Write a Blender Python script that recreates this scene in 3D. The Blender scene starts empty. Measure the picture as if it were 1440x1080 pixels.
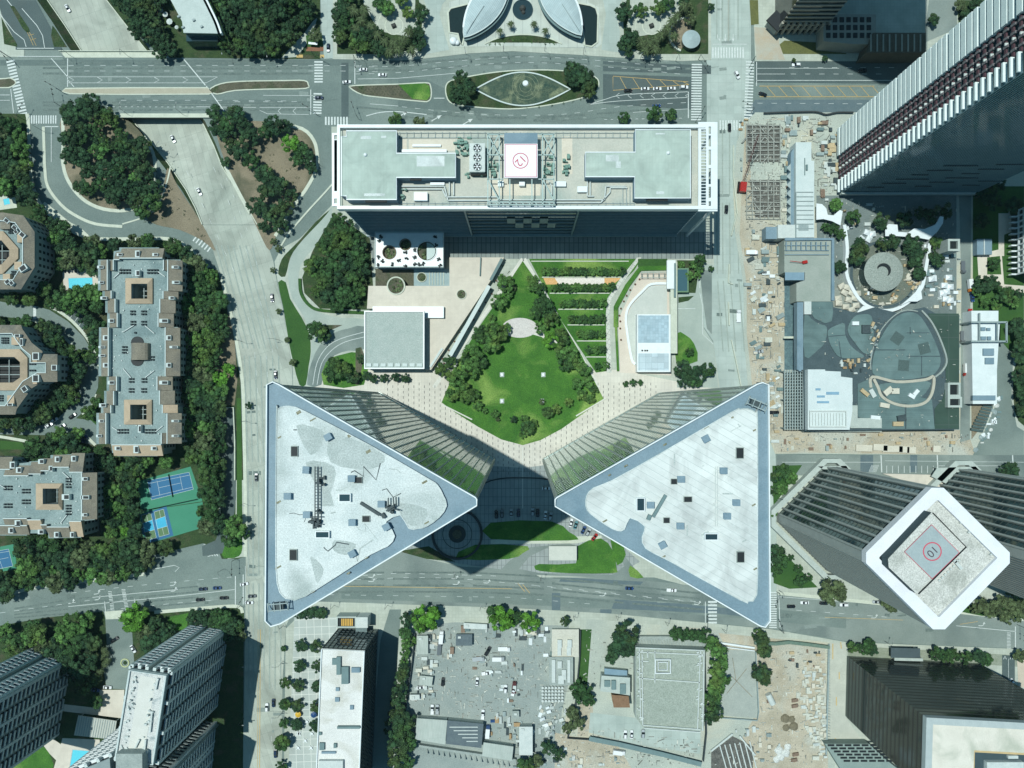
import bpy, bmesh, math, random
from mathutils import Vector, Matrix, noise
from mathutils.geometry import tessellate_polygon
R = random.Random(7)
H = 400.0
SC = bpy.context.scene
COL = SC.collection
def P(x, y, z=0.0):
    k = (H - z) / 1000.0
    return Vector(((x - 735) * k, -(y - 567) * k, z))
def PL(pts, z=0.0):
    return [P(a, b, z) for a, b in pts]
# ------------------------------------------------------------------ materials
MATS = {}
def _nt(name):
    m = bpy.data.materials.new(name); m.use_nodes = True
    nt = m.node_tree; b = nt.nodes['Principled BSDF']
    return m, nt, b
def mat(name, c1, c2=None, scale=0.3, rough=0.85, metal=0.0, bump=0.0, fine=None, c3=None, island=0.0, spec=0.3, rnd=0.0, stretch=None):
    """mottled surface: c1 to c2 by large noise, fine grain, optional stains c3"""
    if name in MATS: return MATS[name]
    m, nt, b = _nt(name); N = nt.nodes; L = nt.links
    b.inputs['Roughness'].default_value = rough; b.inputs['Metallic'].default_value = metal
    b.inputs['Specular IOR Level'].default_value = spec
    c2 = c2 or tuple(v * 0.86 for v in c1)
    g = N.new('ShaderNodeNewGeometry'); pos = g.outputs['Position']
    if stretch:
        mp = N.new('ShaderNodeMapping'); mp.inputs['Scale'].default_value = stretch[:3]
        mp.inputs['Rotation'].default_value = (0, 0, stretch[3] if len(stretch) > 3 else 0)
        mp.vector_type = 'TEXTURE' if False else 'POINT'
        L.new(pos, mp.inputs['Vector']); pos = mp.outputs['Vector']
    n1 = N.new('ShaderNodeTexNoise'); n1.inputs['Scale'].default_value = scale; n1.inputs['Detail'].default_value = 6
    n1.inputs['Roughness'].default_value = 0.65
    L.new(pos, n1.inputs['Vector'])
    r1 = N.new('ShaderNodeValToRGB'); r1.color_ramp.elements[0].position = 0.32; r1.color_ramp.elements[1].position = 0.68
    r1.color_ramp.elements[0].color = (*c1, 1); r1.color_ramp.elements[1].color = (*c2, 1)
    L.new(n1.outputs['Fac'], r1.inputs['Fac']); col = r1.outputs['Color']
    if c3:
        n3 = N.new('ShaderNodeTexNoise'); n3.inputs['Scale'].default_value = scale * 0.45; n3.inputs['Detail'].default_value = 8
        n3.inputs['Distortion'].default_value = 0.6
        L.new(pos, n3.inputs['Vector'])
        r3 = N.new('ShaderNodeValToRGB'); r3.color_ramp.elements[0].position = 0.52; r3.color_ramp.elements[1].position = 0.66
        L.new(n3.outputs['Fac'], r3.inputs['Fac'])
        x = N.new('ShaderNodeMix'); x.data_type = 'RGBA'
        L.new(r3.outputs['Color'], x.inputs['Factor']); L.new(col, x.inputs['A']); x.inputs['B'].default_value = (*c3, 1)
        col = x.outputs['Result']
    f = fine if fine is not None else 0.25
    if f:
        n2 = N.new('ShaderNodeTexNoise'); n2.inputs['Scale'].default_value = 2.2; n2.inputs['Detail'].default_value = 4
        L.new(g.outputs['Position'], n2.inputs['Vector'])
        mr = N.new('ShaderNodeMapRange'); mr.inputs['From Min'].default_value = 0.3; mr.inputs['From Max'].default_value = 0.7
        mr.inputs['To Min'].default_value = 1 - f; mr.inputs['To Max'].default_value = 1 + f * 0.6
        L.new(n2.outputs['Fac'], mr.inputs['Value'])
        v = N.new('ShaderNodeVectorMath'); v.operation = 'SCALE'
        L.new(col, v.inputs[0]); L.new(mr.outputs['Result'], v.inputs['Scale']); col = v.outputs['Vector']
    if island or rnd:
        mr = N.new('ShaderNodeMapRange'); a = max(island, rnd)
        mr.inputs['To Min'].default_value = 1 - a; mr.inputs['To Max'].default_value = 1 + a
        if island: L.new(g.outputs['Random Per Island'], mr.inputs['Value'])
        else:
            oi = N.new('ShaderNodeObjectInfo'); L.new(oi.outputs['Random'], mr.inputs['Value'])
        v = N.new('ShaderNodeVectorMath'); v.operation = 'SCALE'
        L.new(col, v.inputs[0]); L.new(mr.outputs['Result'], v.inputs['Scale']); col = v.outputs['Vector']
    L.new(col, b.inputs['Base Color'])
    if bump:
        bp = N.new('ShaderNodeBump'); bp.inputs['Strength'].default_value = bump; bp.inputs['Distance'].default_value = 0.3
        n4 = N.new('ShaderNodeTexNoise'); n4.inputs['Scale'].default_value = 1.3; n4.inputs['Detail'].default_value = 5
        L.new(g.outputs['Position'], n4.inputs['Vector'])
        L.new(n4.outputs['Fac'], bp.inputs['Height']); L.new(bp.outputs['Normal'], b.inputs['Normal'])
    MATS[name] = m
    return m
def gridmat(name, c1, c2, line, sx, sy, rot=0.0, w=0.12, scale=0.2, rough=0.85, cell=0.12, metal=0.0, spec=0.3, stain=0.0, ss=.09):
    """slabs / panels with joints, cell by cell tone"""
    if name in MATS: return MATS[name]
    m, nt, b = _nt(name); N = nt.nodes; L = nt.links
    b.inputs['Roughness'].default_value = rough; b.inputs['Metallic'].default_value = metal
    b.inputs['Specular IOR Level'].default_value = spec
    g = N.new('ShaderNodeNewGeometry')
    mp = N.new('ShaderNodeMapping'); mp.inputs['Rotation'].default_value = (0, 0, rot)
    L.new(g.outputs['Position'], mp.inputs['Vector'])
    sc = N.new('ShaderNodeVectorMath'); sc.operation = 'DIVIDE'; sc.inputs[1].default_value = (sx, sy, 1e6)
    L.new(mp.outputs['Vector'], sc.inputs[0])
    fl = N.new('ShaderNodeVectorMath'); fl.operation = 'FLOOR'; L.new(sc.outputs[0], fl.inputs[0])
    wn = N.new('ShaderNodeTexWhiteNoise'); wn.noise_dimensions = '3D'; L.new(fl.outputs[0], wn.inputs['Vector'])
    fr = N.new('ShaderNodeVectorMath'); fr.operation = 'FRACTION'; L.new(sc.outputs[0], fr.inputs[0])
    sp = N.new('ShaderNodeSeparateXYZ'); L.new(fr.outputs[0], sp.inputs[0])
    outs = []
    for ax, s in (('X', sx), ('Y', sy)):
        if s > 1e4: continue
        q = N.new('ShaderNodeMath'); q.operation = 'LESS_THAN'; q.inputs[1].default_value = w / s
        L.new(sp.outputs[ax], q.inputs[0]); outs.append(q.outputs[0])
    mx = outs[0]
    if len(outs) > 1:
        q = N.new('ShaderNodeMath'); q.operation = 'MAXIMUM'; L.new(outs[0], q.inputs[0]); L.new(outs[1], q.inputs[1]); mx = q.outputs[0]
    n1 = N.new('ShaderNodeTexNoise'); n1.inputs['Scale'].default_value = scale; n1.inputs['Detail'].default_value = 7
    L.new(g.outputs['Position'], n1.inputs['Vector'])
    r1 = N.new('ShaderNodeValToRGB'); r1.color_ramp.elements[0].position = 0.3; r1.color_ramp.elements[1].position = 0.7
    r1.color_ramp.elements[0].color = (*c1, 1); r1.color_ramp.elements[1].color = (*c2, 1); L.new(n1.outputs['Fac'], r1.inputs['Fac'])
    mr = N.new('ShaderNodeMapRange'); mr.inputs['To Min'].default_value = 1 - cell; mr.inputs['To Max'].default_value = 1 + cell
    L.new(wn.outputs['Value'], mr.inputs['Value'])
    v = N.new('ShaderNodeVectorMath'); v.operation = 'SCALE'; L.new(r1.outputs['Color'], v.inputs[0]); L.new(mr.outputs['Result'], v.inputs['Scale'])
    x = N.new('ShaderNodeMix'); x.data_type = 'RGBA'; L.new(mx, x.inputs['Factor']); L.new(v.outputs[0], x.inputs['A'])
    x.inputs['B'].default_value = (*line, 1)
    out = x.outputs['Result']
    n2 = N.new('ShaderNodeTexNoise'); n2.inputs['Scale'].default_value = ss; n2.inputs['Detail'].default_value = 9; n2.inputs['Distortion'].default_value = 1.0; n2.inputs['Roughness'].default_value = .62
    L.new(g.outputs['Position'], n2.inputs['Vector'])
    m2 = N.new('ShaderNodeMapRange'); m2.inputs['From Min'].default_value = .42; m2.inputs['From Max'].default_value = .68; m2.inputs['To Min'].default_value = 1.0; m2.inputs['To Max'].default_value = 1 - (stain or .12)
    L.new(n2.outputs['Fac'], m2.inputs['Value'])
    v2 = N.new('ShaderNodeVectorMath'); v2.operation = 'SCALE'; L.new(out, v2.inputs[0]); L.new(m2.outputs['Result'], v2.inputs['Scale'])
    L.new(v2.outputs[0], b.inputs['Base Color'])
    MATS[name] = m
    return m
def glass(name, c, rough=0.08, spec=0.9, metal=0.0):
    if name in MATS: return MATS[name]
    m, nt, b = _nt(name)
    b.inputs['Base Color'].default_value = (*c, 1); b.inputs['Roughness'].default_value = rough
    b.inputs['Specular IOR Level'].default_value = spec; b.inputs['Metallic'].default_value = metal
    MATS[name] = m
    return m
# ------------------------------------------------------------------ mesh builder (world coordinates)
class MB:
    def __init__(s): s.v = []; s.f = []
    def add(s, vs, fs):
        n = len(s.v); s.v += [tuple(q) for q in vs]; s.f += [tuple(i + n for i in f) for f in fs]; return s
    def quad(s, a, b, c, d): return s.add([a, b, c, d], [(0, 1, 2, 3)])
    def prism(s, pts, z0, z1, holes=(), bottom=False, top=True):
        """pts: list of 2D (x,y) world"""
        loops = [[(q[0], q[1]) for q in pts]] + [[(q[0], q[1]) for q in h] for h in holes]
        def area(l): return sum(l[i][0] * l[(i + 1) % len(l)][1] - l[(i + 1) % len(l)][0] * l[i][1] for i in range(len(l)))
        if area(loops[0]) < 0: loops[0].reverse()
        for k in range(1, len(loops)):
            if area(loops[k]) > 0: loops[k].reverse()
        allp = [q for l in loops for q in l]
        tris = tessellate_polygon([[Vector((a, b, 0)) for a, b in l] for l in loops])
        n = len(allp)
        def fix(t):
            a, b, c = [allp[i] for i in t]
            return t if (b[0] - a[0]) * (c[1] - a[1]) - (b[1] - a[1]) * (c[0] - a[0]) > 0 else (t[0], t[2], t[1])
        tris = [fix(t) for t in tris]
        vs = [(a, b, z1) for a, b in allp]; fs = list(tris) if top else []
        if z0 is not None:
            vs += [(a, b, z0) for a, b in allp]
            o = 0
            for l in loops:
                m = len(l)
                for i in range(m):
                    j = (i + 1) % m
                    fs.append((o + i, n + o + i, n + o + j, o + j))
                o += m
            if bottom: fs += [(n + t[0], n + t[2], n + t[1]) for t in tris]
        return s.add(vs, fs)
    def box(s, x0, y0, x1, y1, z0, z1):
        x0, x1 = min(x0, x1), max(x0, x1); y0, y1 = min(y0, y1), max(y0, y1)
        return s.add([(x0,y0,z0),(x1,y0,z0),(x1,y1,z0),(x0,y1,z0),(x0,y0,z1),(x1,y0,z1),(x1,y1,z1),(x0,y1,z1)],
                     [(4,5,6,7),(0,1,5,4),(1,2,6,5),(2,3,7,6),(3,0,4,7),(3,2,1,0)])
    def obox(s, c, l, w, z0, z1, rot=0.0, taper=1.0):
        ca, sa = math.cos(rot), math.sin(rot); vs = []
        for z, k in ((z0, 1.0), (z1, taper)):
            for a, b in ((-1,-1),(1,-1),(1,1),(-1,1)):
                u, t = a * l / 2 * k, b * w / 2 * k
                vs.append((c[0] + u * ca - t * sa, c[1] + u * sa + t * ca, z))
        return s.add(vs, [(4,5,6,7),(0,1,5,4),(1,2,6,5),(2,3,7,6),(3,0,4,7),(3,2,1,0)])
    def beam(s, a, b, w, h=None):
        a = Vector(a); b = Vector(b); h = h or w; d = b - a
        if d.length < 1e-6: return s
        d.normalize(); up = Vector((0, 0, 1)) if abs(d.z) < 0.95 else Vector((1, 0, 0))
        sd = d.cross(up).normalized(); u = sd.cross(d).normalized(); vs = []
        for q in (a, b):
            for i, j in ((-1,-1),(1,-1),(1,1),(-1,1)): vs.append(q + sd * i * w / 2 + u * j * h / 2)
        return s.add(vs, [(0,1,5,4),(1,2,6,5),(2,3,7,6),(3,0,4,7),(3,2,1,0),(4,5,6,7)])
    def tube(s, pts, r, n=6, r2=None):
        pts = [Vector(q) for q in pts]
        for i in range(len(pts) - 1):
            a, b = pts[i], pts[i + 1]; d = b - a
            if d.length < 1e-6: continue
            d.normalize(); up = Vector((0, 0, 1)) if abs(d.z) < 0.95 else Vector((1, 0, 0))
            x = d.cross(up).normalized(); y = x.cross(d).normalized(); ra = r; rb = r if r2 is None else r + (r2 - r) * (i + 1) / (len(pts) - 1)
            if r2 is not None: ra = r + (r2 - r) * i / (len(pts) - 1)
            vs = [a + (x * math.cos(t) + y * math.sin(t)) * ra for t in [k * math.tau / n for k in range(n)]] + \
                 [b + (x * math.cos(t) + y * math.sin(t)) * rb for t in [k * math.tau / n for k in range(n)]]
            s.add(vs, [(k, (k + 1) % n, n + (k + 1) % n, n + k) for k in range(n)] + [tuple(range(n))[::-1], tuple(range(n, 2 * n))])
        return s
    def cyl(s, c, r, z0, z1, n=20, r1=None, cap=True):
        r1 = r if r1 is None else r1
        vs = [(c[0] + r * math.cos(k * math.tau / n), c[1] + r * math.sin(k * math.tau / n), z0) for k in range(n)] + \
             [(c[0] + r1 * math.cos(k * math.tau / n), c[1] + r1 * math.sin(k * math.tau / n), z1) for k in range(n)]
        return s.add(vs, [(k, (k + 1) % n, n + (k + 1) % n, n + k) for k in range(n)] + ([tuple(range(n, 2 * n))] if cap else []))
    def ring(s, c, r0, r1, z0, z1, n=32, a0=0.0, a1=math.tau):
        full = abs(a1 - a0 - math.tau) < 1e-6
        k = n if full else n + 1
        an = [a0 + (a1 - a0) * i / n for i in range(k)]
        vs = []
        for z in (z0, z1):
            for r in (r0, r1): vs += [(c[0] + r * math.cos(t), c[1] + r * math.sin(t), z) for t in an]
        fs = []
        for i in range(n):
            j = (i + 1) % k
            fs += [(2*k+i, 3*k+i, 3*k+j, 2*k+j), (k+i, k+j, 3*k+j, 3*k+i), (i, 2*k+i, 2*k+j, j)]
        if not full: fs += [(0, k, 3*k, 2*k), (k-1, 3*k-1, 4*k-1, 2*k-1)]
        return s.add(vs, fs)
    def strip(s, pts, w, z0, z1=None, closed=False):
        """ribbon along 2D pts, width w, flat (z1 None) or as a low kerb"""
        n = len(pts); q = [Vector((a[0], a[1])) for a in pts]; Lf = []; Rt = []
        for i in range(n):
            a = q[(i - 1) % n] if (closed or i > 0) else q[i]; b = q[(i + 1) % n] if (closed or i < n - 1) else q[i]
            d = (b - a); d = d.normalized() if d.length > 0 else Vector((1, 0)); nn = Vector((-d.y, d.x))
            Lf.append(q[i] + nn * w / 2); Rt.append(q[i] - nn * w / 2)
        m = n if closed else n - 1
        if z1 is None:
            vs = [(a.x, a.y, z0) for a in Lf] + [(a.x, a.y, z0) for a in Rt]
            return s.add(vs, [(i, n + i, n + (i + 1) % n, (i + 1) % n) for i in range(m)])
        vs = []
        for z in (z0, z1): vs += [(a.x, a.y, z) for a in Lf] + [(a.x, a.y, z) for a in Rt]
        fs = []
        for i in range(m):
            j = (i + 1) % n
            fs += [(2*n+i, 3*n+i, 3*n+j, 2*n+j), (i, 2*n+i, 2*n+j, j), (n+i, n+j, 3*n+j, 3*n+i)]
        if not closed: fs += [(0, n, 3*n, 2*n), (n-1, 3*n-1, 4*n-1, 2*n-1)]
        return s.add(vs, fs)
    def sphere(s, c, r, n=8, sz=1.0):
        vs = []; fs = []
        for i in range(n + 1):
            t = math.pi * i / n
            for k in range(n * 2):
                a = math.tau * k / (n * 2); vs.append((c[0] + r * math.sin(t) * math.cos(a), c[1] + r * math.sin(t) * math.sin(a), c[2] + r * sz * math.cos(t)))
        m = n * 2
        for i in range(n):
            for k in range(m): fs.append((i * m + k, (i + 1) * m + k, (i + 1) * m + (k + 1) % m, i * m + (k + 1) % m))
        return s.add(vs, fs)
def mesh_from(name, mb, m, off=(0, 0, 0), smooth=False):
    me = bpy.data.meshes.new(name)
    me.from_pydata([(a - off[0], b - off[1], c - off[2]) for a, b, c in mb.v], [], mb.f); me.update()
    me.materials.append(m)
    if smooth: me.polygons.foreach_set('use_smooth', [True] * len(me.polygons))
    return me
SEEN = {}
def _props(o, label, cat, group=None, kind=None):
    if label: o['label'] = label; SEEN.setdefault(label, []).append(o.name)
    if cat: o['category'] = cat
    if group: o['group'] = group
    if kind: o['kind'] = kind
def root(name, label, cat, loc=(0, 0, 0), group=None, rot=0.0):
    o = bpy.data.objects.new(name, None); COL.objects.link(o); o.location = loc; o.rotation_euler = (0, 0, rot)
    o.empty_display_size = 0.5
    _props(o, label, cat, group); return o
def part(name, mb, m, parent, label=None, smooth=False, kind=None):
    top = parent; off = Vector((0, 0, 0))
    while top is not None: off = off + top.location; top = top.parent
    o = bpy.data.objects.new(name, mesh_from(name, mb, m, off, smooth)); COL.objects.link(o); o.parent = parent
    if label: o['label'] = label
    if kind: o['kind'] = kind
    return o
def single(name, mb, m, label, cat, base, group=None, smooth=False, kind=None):
    o = bpy.data.objects.new(name, mesh_from(name, mb, m, base, smooth)); COL.objects.link(o); o.location = base
    _props(o, label, cat, group, kind); return o
def struct(name, mb, m, kind='structure', label=None, cat=None):
    if name in ('road_markings', 'garden_path', 'paving_ring', 'dirt_patch') and mb.v and all(0 < q[2] < .07 for q in mb.v): mb.v = [(a, b, c + .09) for a, b, c in mb.v]
    o = bpy.data.objects.new(name, mesh_from(name, mb, m)); COL.objects.link(o); o['kind'] = kind
    if label: o['label'] = label
    if cat: o['category'] = cat
    return o
NSH = [0]
def sheet(name, pts, m, z=0.012):
    NSH[0] += 1; z = (z * 2 if z > -.05 else -.16 + (z + .16) * 2) + (NSH[0] % 12) * .0006
    return struct(name, MB().prism(PL(pts), None, z), m)
def slab(name, pts, m, z1=0.0, z0=-0.2, holes=()):
    return struct(name, MB().prism(PL(pts), z0, z1, [PL(h) for h in holes]), m)
def dup(r0, loc, rot=None, scale=None):
    r = r0.copy(); COL.objects.link(r); r.location = loc
    if rot is not None: r.rotation_euler = (0, 0, rot)
    if scale is not None: r.scale = scale
    for ch in r0.children:
        c = ch.copy(); COL.objects.link(c); c.parent = r
        for g in ch.children:
            d = g.copy(); COL.objects.link(d); d.parent = c
    return r
def inside(x, y, poly):
    r = False; n = len(poly)
    for i in range(n):
        x1, y1 = poly[i]; x2, y2 = poly[(i + 1) % n]
        if (y1 > y) != (y2 > y) and x < (x2 - x1) * (y - y1) / (y2 - y1) + x1: r = not r
    return r
def smooth_px(pts, k=4, closed=False):
    out = []; n = len(pts)
    for i in range(n if closed else n - 1):
        p0 = pts[(i - 1) % n] if (closed or i > 0) else pts[i]; p1 = pts[i]; p2 = pts[(i + 1) % n]
        p3 = pts[(i + 2) % n] if (closed or i < n - 2) else p2
        for j in range(k):
            t = j / k; t2 = t * t; t3 = t2 * t
            out.append(tuple(0.5 * (2 * p1[c] + (p2[c] - p0[c]) * t + (2 * p0[c] - 5 * p1[c] + 4 * p2[c] - p3[c]) * t2 + (3 * p1[c] - p0[c] - 3 * p2[c] + p3[c]) * t3) for c in (0, 1)))
    if not closed: out.append(pts[-1])
    return out
def text_mb(s, size, rot, c, z):
    cu = bpy.data.curves.new('t', 'FONT'); cu.body = s; cu.size = size; cu.align_x = 'CENTER'; cu.align_y = 'CENTER'
    o = bpy.data.objects.new('t', cu); COL.objects.link(o)
    dg = bpy.context.evaluated_depsgraph_get(); me = bpy.data.meshes.new_from_object(o.evaluated_get(dg))
    mb = MB(); ca, sa = math.cos(rot), math.sin(rot)
    mb.add([(c[0] + v.co.x * ca - v.co.y * sa, c[1] + v.co.x * sa + v.co.y * ca, z) for v in me.vertices], [tuple(p.vertices) for p in me.polygons])
    bpy.data.objects.remove(o); bpy.data.curves.remove(cu); bpy.data.meshes.remove(me)
    return mb
# ------------------------------------------------------------------ labels that single things out by what stands next to them
LM = []
PEND = []
def lm(name, x, y): LM.append((name, x, y))
def later(o, base, x, y): PEND.append((o, base, x, y))
ORD = ['nearest', 'second nearest', 'third nearest', 'fourth nearest', 'fifth nearest', 'sixth nearest', 'seventh nearest', 'eighth nearest',
       'ninth nearest', 'tenth nearest', 'eleventh nearest', 'twelfth nearest']
def settle():
    B = {}
    for o, base, x, y in PEND:
        n, lx, ly = min(LM, key=lambda l: (l[1] - x) ** 2 + (l[2] - y) ** 2)
        dx, dy = x - lx, y - ly
        a = math.degrees(math.atan2(-dy, dx)) % 360
        d = ['right of', 'above and right of', 'above', 'above and left of', 'left of', 'below and left of', 'below', 'below and right of'][int((a + 22.5) // 45) % 8]
        B.setdefault((base, d, n), []).append((math.hypot(dx, dy), o))
    for (base, d, n), l in B.items():
        l.sort(key=lambda t: t[0])
        for i, (_, o) in enumerate(l):
            if len(l) == 1: s = f'{base} {d} the {n}'
            elif i < 12: s = f'{base}, {ORD[i]} {d} the {n}'
            else: s = f'{base} far {d} the {n}'
            o['label'] = s
            if i >= 12 and not o.get('group'): o['group'] = base + 's'
# ------------------------------------------------------------------ palette
M_ASPH = mat('asphalt', (.135,.18,.165), (.175,.225,.205), 0.05, .9, fine=.18, c3=(.20,.25,.225))
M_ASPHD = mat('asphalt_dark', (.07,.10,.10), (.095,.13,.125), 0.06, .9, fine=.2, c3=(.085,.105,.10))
M_ASPHL = mat('asphalt_worn', (.18,.225,.205), (.235,.28,.255), 0.05, .9, fine=.14, c3=(.13,.17,.16))
M_PATCH = mat('asphalt_patch', (.095,.14,.155), (.125,.17,.18), 0.2, .9, fine=.15)
M_CONC = gridmat('concrete_road', (.33,.39,.345), (.42,.475,.42), (.27,.32,.29), 4.6, 4.6, math.radians(-14), .09, .06, cell=.05)
M_CONCB = gridmat('concrete_avenue', (.33,.40,.365), (.42,.49,.45), (.27,.33,.30), 4.4, 4.4, 0, .09, .07, cell=.05)
M_CONCR = gridmat('concrete_freeway', (.33,.375,.32), (.43,.465,.40), (.26,.30,.26), 3.4, 12.0, math.radians(-18), .12, .045, cell=.07, stain=.28, ss=.05)
M_WALK = gridmat('pavement_concrete', (.37,.41,.345), (.46,.50,.43), (.30,.335,.29), 1.8, 1.8, 0, .07, .12, cell=.04)
M_KERB = mat('kerb_concrete', (.46,.50,.41), (.56,.60,.50), 0.3, .9, fine=.12)
M_TAN = gridmat('terrace_paving', (.56,.52,.44), (.62,.58,.49), (.52,.485,.41), 2.0, 2.0, 0, .05, .06, cell=.025)
M_PLAZA = gridmat('plaza_paving', (.55,.53,.46), (.62,.60,.52), (.42,.41,.37), 1.9, 3.8, 0, .08, .06, cell=.03)
M_PLAZG = gridmat('plaza_paving_grey', (.38,.43,.40), (.45,.50,.46), (.60,.63,.58), 4.2, 4.2, math.radians(-2), .32, .06, cell=.05)
M_PLAZN = gridmat('plaza_slabs_light', (.42,.50,.46), (.50,.57,.52), (.22,.28,.28), 4.4, 7.2, 0, .14, .1, cell=.05)
M_SAND = mat('bare_soil_sandy', (.34,.31,.23), (.50,.46,.36), 0.08, .95, fine=.3, c3=(.44,.46,.40), bump=.3)
M_SANDG = mat('worn_ground_grey', (.34,.385,.34), (.45,.49,.42), 0.05, .95, fine=.22, c3=(.50,.48,.37), bump=.2)
M_YARD = mat('yard_asphalt', (.23,.28,.265), (.31,.355,.33), 0.06, .95, fine=.25, c3=(.35,.39,.35))
M_LAWN = mat('lawn', (.035,.12,.02), (.075,.20,.03), 0.09, .95, fine=.5, c3=(.20,.32,.075))
M_LAWND = mat('lawn_dark', (.028,.085,.02), (.05,.12,.028), 0.06, .95, fine=.35)  # darker green tone for grass strips and hedges
M_BED = mat('planting_bed_earth', (.085,.085,.06), (.13,.125,.085), 0.25, .95, fine=.45, c3=(.05,.075,.035))
M_BEDG = mat('ground_cover', (.025,.055,.02), (.05,.085,.03), 0.3, .95, fine=.6, c3=(.075,.08,.045))
M_DIRT = mat('dry_slope', (.19,.165,.115), (.26,.225,.155), 0.12, .95, fine=.35, c3=(.11,.11,.07))
M_WHITE = mat('road_paint_white', (.62,.67,.64), (.50,.56,.54), 0.8, .7, fine=.22)
M_YEL = mat('road_paint_yellow', (.55,.38,.13), (.50,.36,.15), 0.8, .7, fine=.2)
M_WATER = glass('pond_water', (.012,.022,.018), .05)
# sunken freeway corridor cut into the ground
ROWS = [((-30,-150),(50,-150),-6),((28,-80),(110,-80),-6),((67,0),(150,0),-6),((92,36),(178,36),-6),((115,72),(207,72),-6),((150,120),(245,122),-6),((193,177),(287,176),-6),
        ((215,203),(301,205),-5.2),((237,230),(313,235),-4.0),((262,267),(335,270),-2.2),((275,292),(349,293),-1.0),((285,316),(362,316),-.25)]
def rowedge(k, side, out):
    p = P(*ROWS[k][side], ROWS[k][2]); return Vector((p.x + (-out if side == 0 else out), p.y, 0))
HOLE_L = [rowedge(k, 0, 1.0 - .55 * ROWS[k][2]) for k in range(len(ROWS))]
HOLE_R = [rowedge(k, 1, 1.0 - .35 * ROWS[k][2]) for k in range(len(ROWS))]
HOLE_L[-1] = P(*ROWS[-1][0], 0); HOLE_R[-1] = P(*ROWS[-1][1], 0)
hole = HOLE_L + HOLE_R[::-1]
GZ = -.16
big = 1500
struct('ground', MB().prism([(-big,-big),(big,-big),(big,big),(-big,big)], None, GZ, [[(q.x, q.y) for q in hole]]), M_ASPH)
lo = MB()
for k in range(len(ROWS) - 1):
    a, b = ROWS[k], ROWS[k + 1]
    lo.quad(P(*a[0], a[2]), P(*b[0], b[2] if k < len(ROWS) - 2 else GZ), P(*b[1], b[2] if k < len(ROWS) - 2 else GZ), P(*a[1], a[2]))
struct('sunken_road', lo, M_CONCR)
bk = MB()
for k in range(len(ROWS) - 1):
    for side, E in ((0, HOLE_L), (1, HOLE_R)):
        a, b = ROWS[k], ROWS[k + 1]; zb = b[2] if k < len(ROWS) - 2 else GZ
        A, B = P(*a[side], a[2]), P(*b[side], zb); C, D = E[k + 1].copy(), E[k].copy(); C.z = D.z = GZ
        q = (A, D, C, B) if side else (A, B, C, D)
        bk.quad(*q)
struct('embankment', bk, M_BEDG)
for side in (0, 1):
    w = MB()
    for k in range(len(ROWS) - 1):
        a, b = ROWS[k], ROWS[k + 1]
        w.beam(P(*a[side], a[2]) + Vector((0, 0, .3)), P(*b[side], b[2]) + Vector((0, 0, .3)), .5, .9)
    struct('kerb', w, M_KERB)
# ---- boulevard bridge over the sunken road
br = root('road_bridge', 'wide road bridge carrying the boulevard over the sunken pale freeway', 'bridge', P(200, 120))
def xr(x0, x1, y0, y1): return [(x0, y0), (x1, y0), (x1, y1), (x0, y1)]
part('deck', MB().prism(PL([(84,74),(232,74),(310,166),(170,166)]), -1.6, GZ + .008, bottom=True), M_ASPH, br)
part('sidewalk', MB().prism(PL([(84,72.5),(232,72.5),(238,81),(92,81)]), -1.5, .02), M_KERB, br)
part('sidewalk', MB().prism(PL([(160,159.5),(303,159.5),(310,166),(168,166)]), -1.5, .02), M_KERB, br)
for a, b in (((84,72.6),(232,72.6)), ((168,165.8),(310,165.8))):
    part('parapet', MB().beam(P(*a, 0) + Vector((0,0,.55)), P(*b, 0) + Vector((0,0,.55)), .35, 1.05), M_KERB, br)
# ------------------------------------------------------------------ roads
RZ = GZ + .016
def road(pts, m, z=RZ, name='road'): return sheet(name, pts, m, z)
road([(285,316.5),(362,316.5),(376,342),(384,366),(390,400),(397,430),(405,480),(411,520),(412,700),(412,860),(402,880),(397,960),(396,1180),(338,1180),(343,1000),(345,860),(346,700),(343,600),(342,537),(332,477),(322,432),(310,385),(297,345)], M_CONCR)
road([(994,84),(1046,84),(1056,84),(1056,-90),(1000,-90),(1000,84)], M_CONCB)
road([(994,84.2),(1056,84.2),(1048,172),(1036,200),(1031,270),(1036,330),(1048,400),(1048,470),(1056,540),(1090,625),(1092,664),(1092,840),(1034,840),(1016,620),(1012,545),(1003,480),(990,460),(985,415),(1004,372),(1004,172),(994,172)], M_CONCB)
road([(1093,640),(1600,640),(1600,680),(1093,668)], M_ASPHL)
# south boulevard worn lanes / patches
road([(412,795),(560,775),(740,808),(860,812),(1088,834),(1440,872),(1600,885),(1600,925),(1440,912),(1190,902),(1085,884),(860,863),(720,855),(450,846),(412,850)], M_ASPHL)
road([(480,823),(700,826),(770,836),(850,842),(1050,852),(1190,868),(1190,884),(1050,870),(860,856),(720,850),(480,842)], M_ASPH, RZ + .012)
def poly_patch(l, m, z=RZ + .024):
    for q in l: sheet('road_patch', q, m, z)
poly_patch([[(776,834),(788,834),(788,858),(776,858)],[(865,843),(960,849),(1020,855),(1075,860),(1070,870),(1010,863),(860,856)],[(844,857),(860,857),(860,866),(844,866)],
            [(790,812),(905,818),(900,823),(786,818)],[(1025,852),(1060,856),(1058,866),(1025,862)]], M_PATCH)
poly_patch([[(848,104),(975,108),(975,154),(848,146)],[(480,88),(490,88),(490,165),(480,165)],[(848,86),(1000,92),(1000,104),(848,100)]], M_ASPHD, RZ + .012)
poly_patch([[(1062,86),(1290,86),(1290,118),(1062,116)]], M_ASPHD, RZ + .012)
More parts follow.
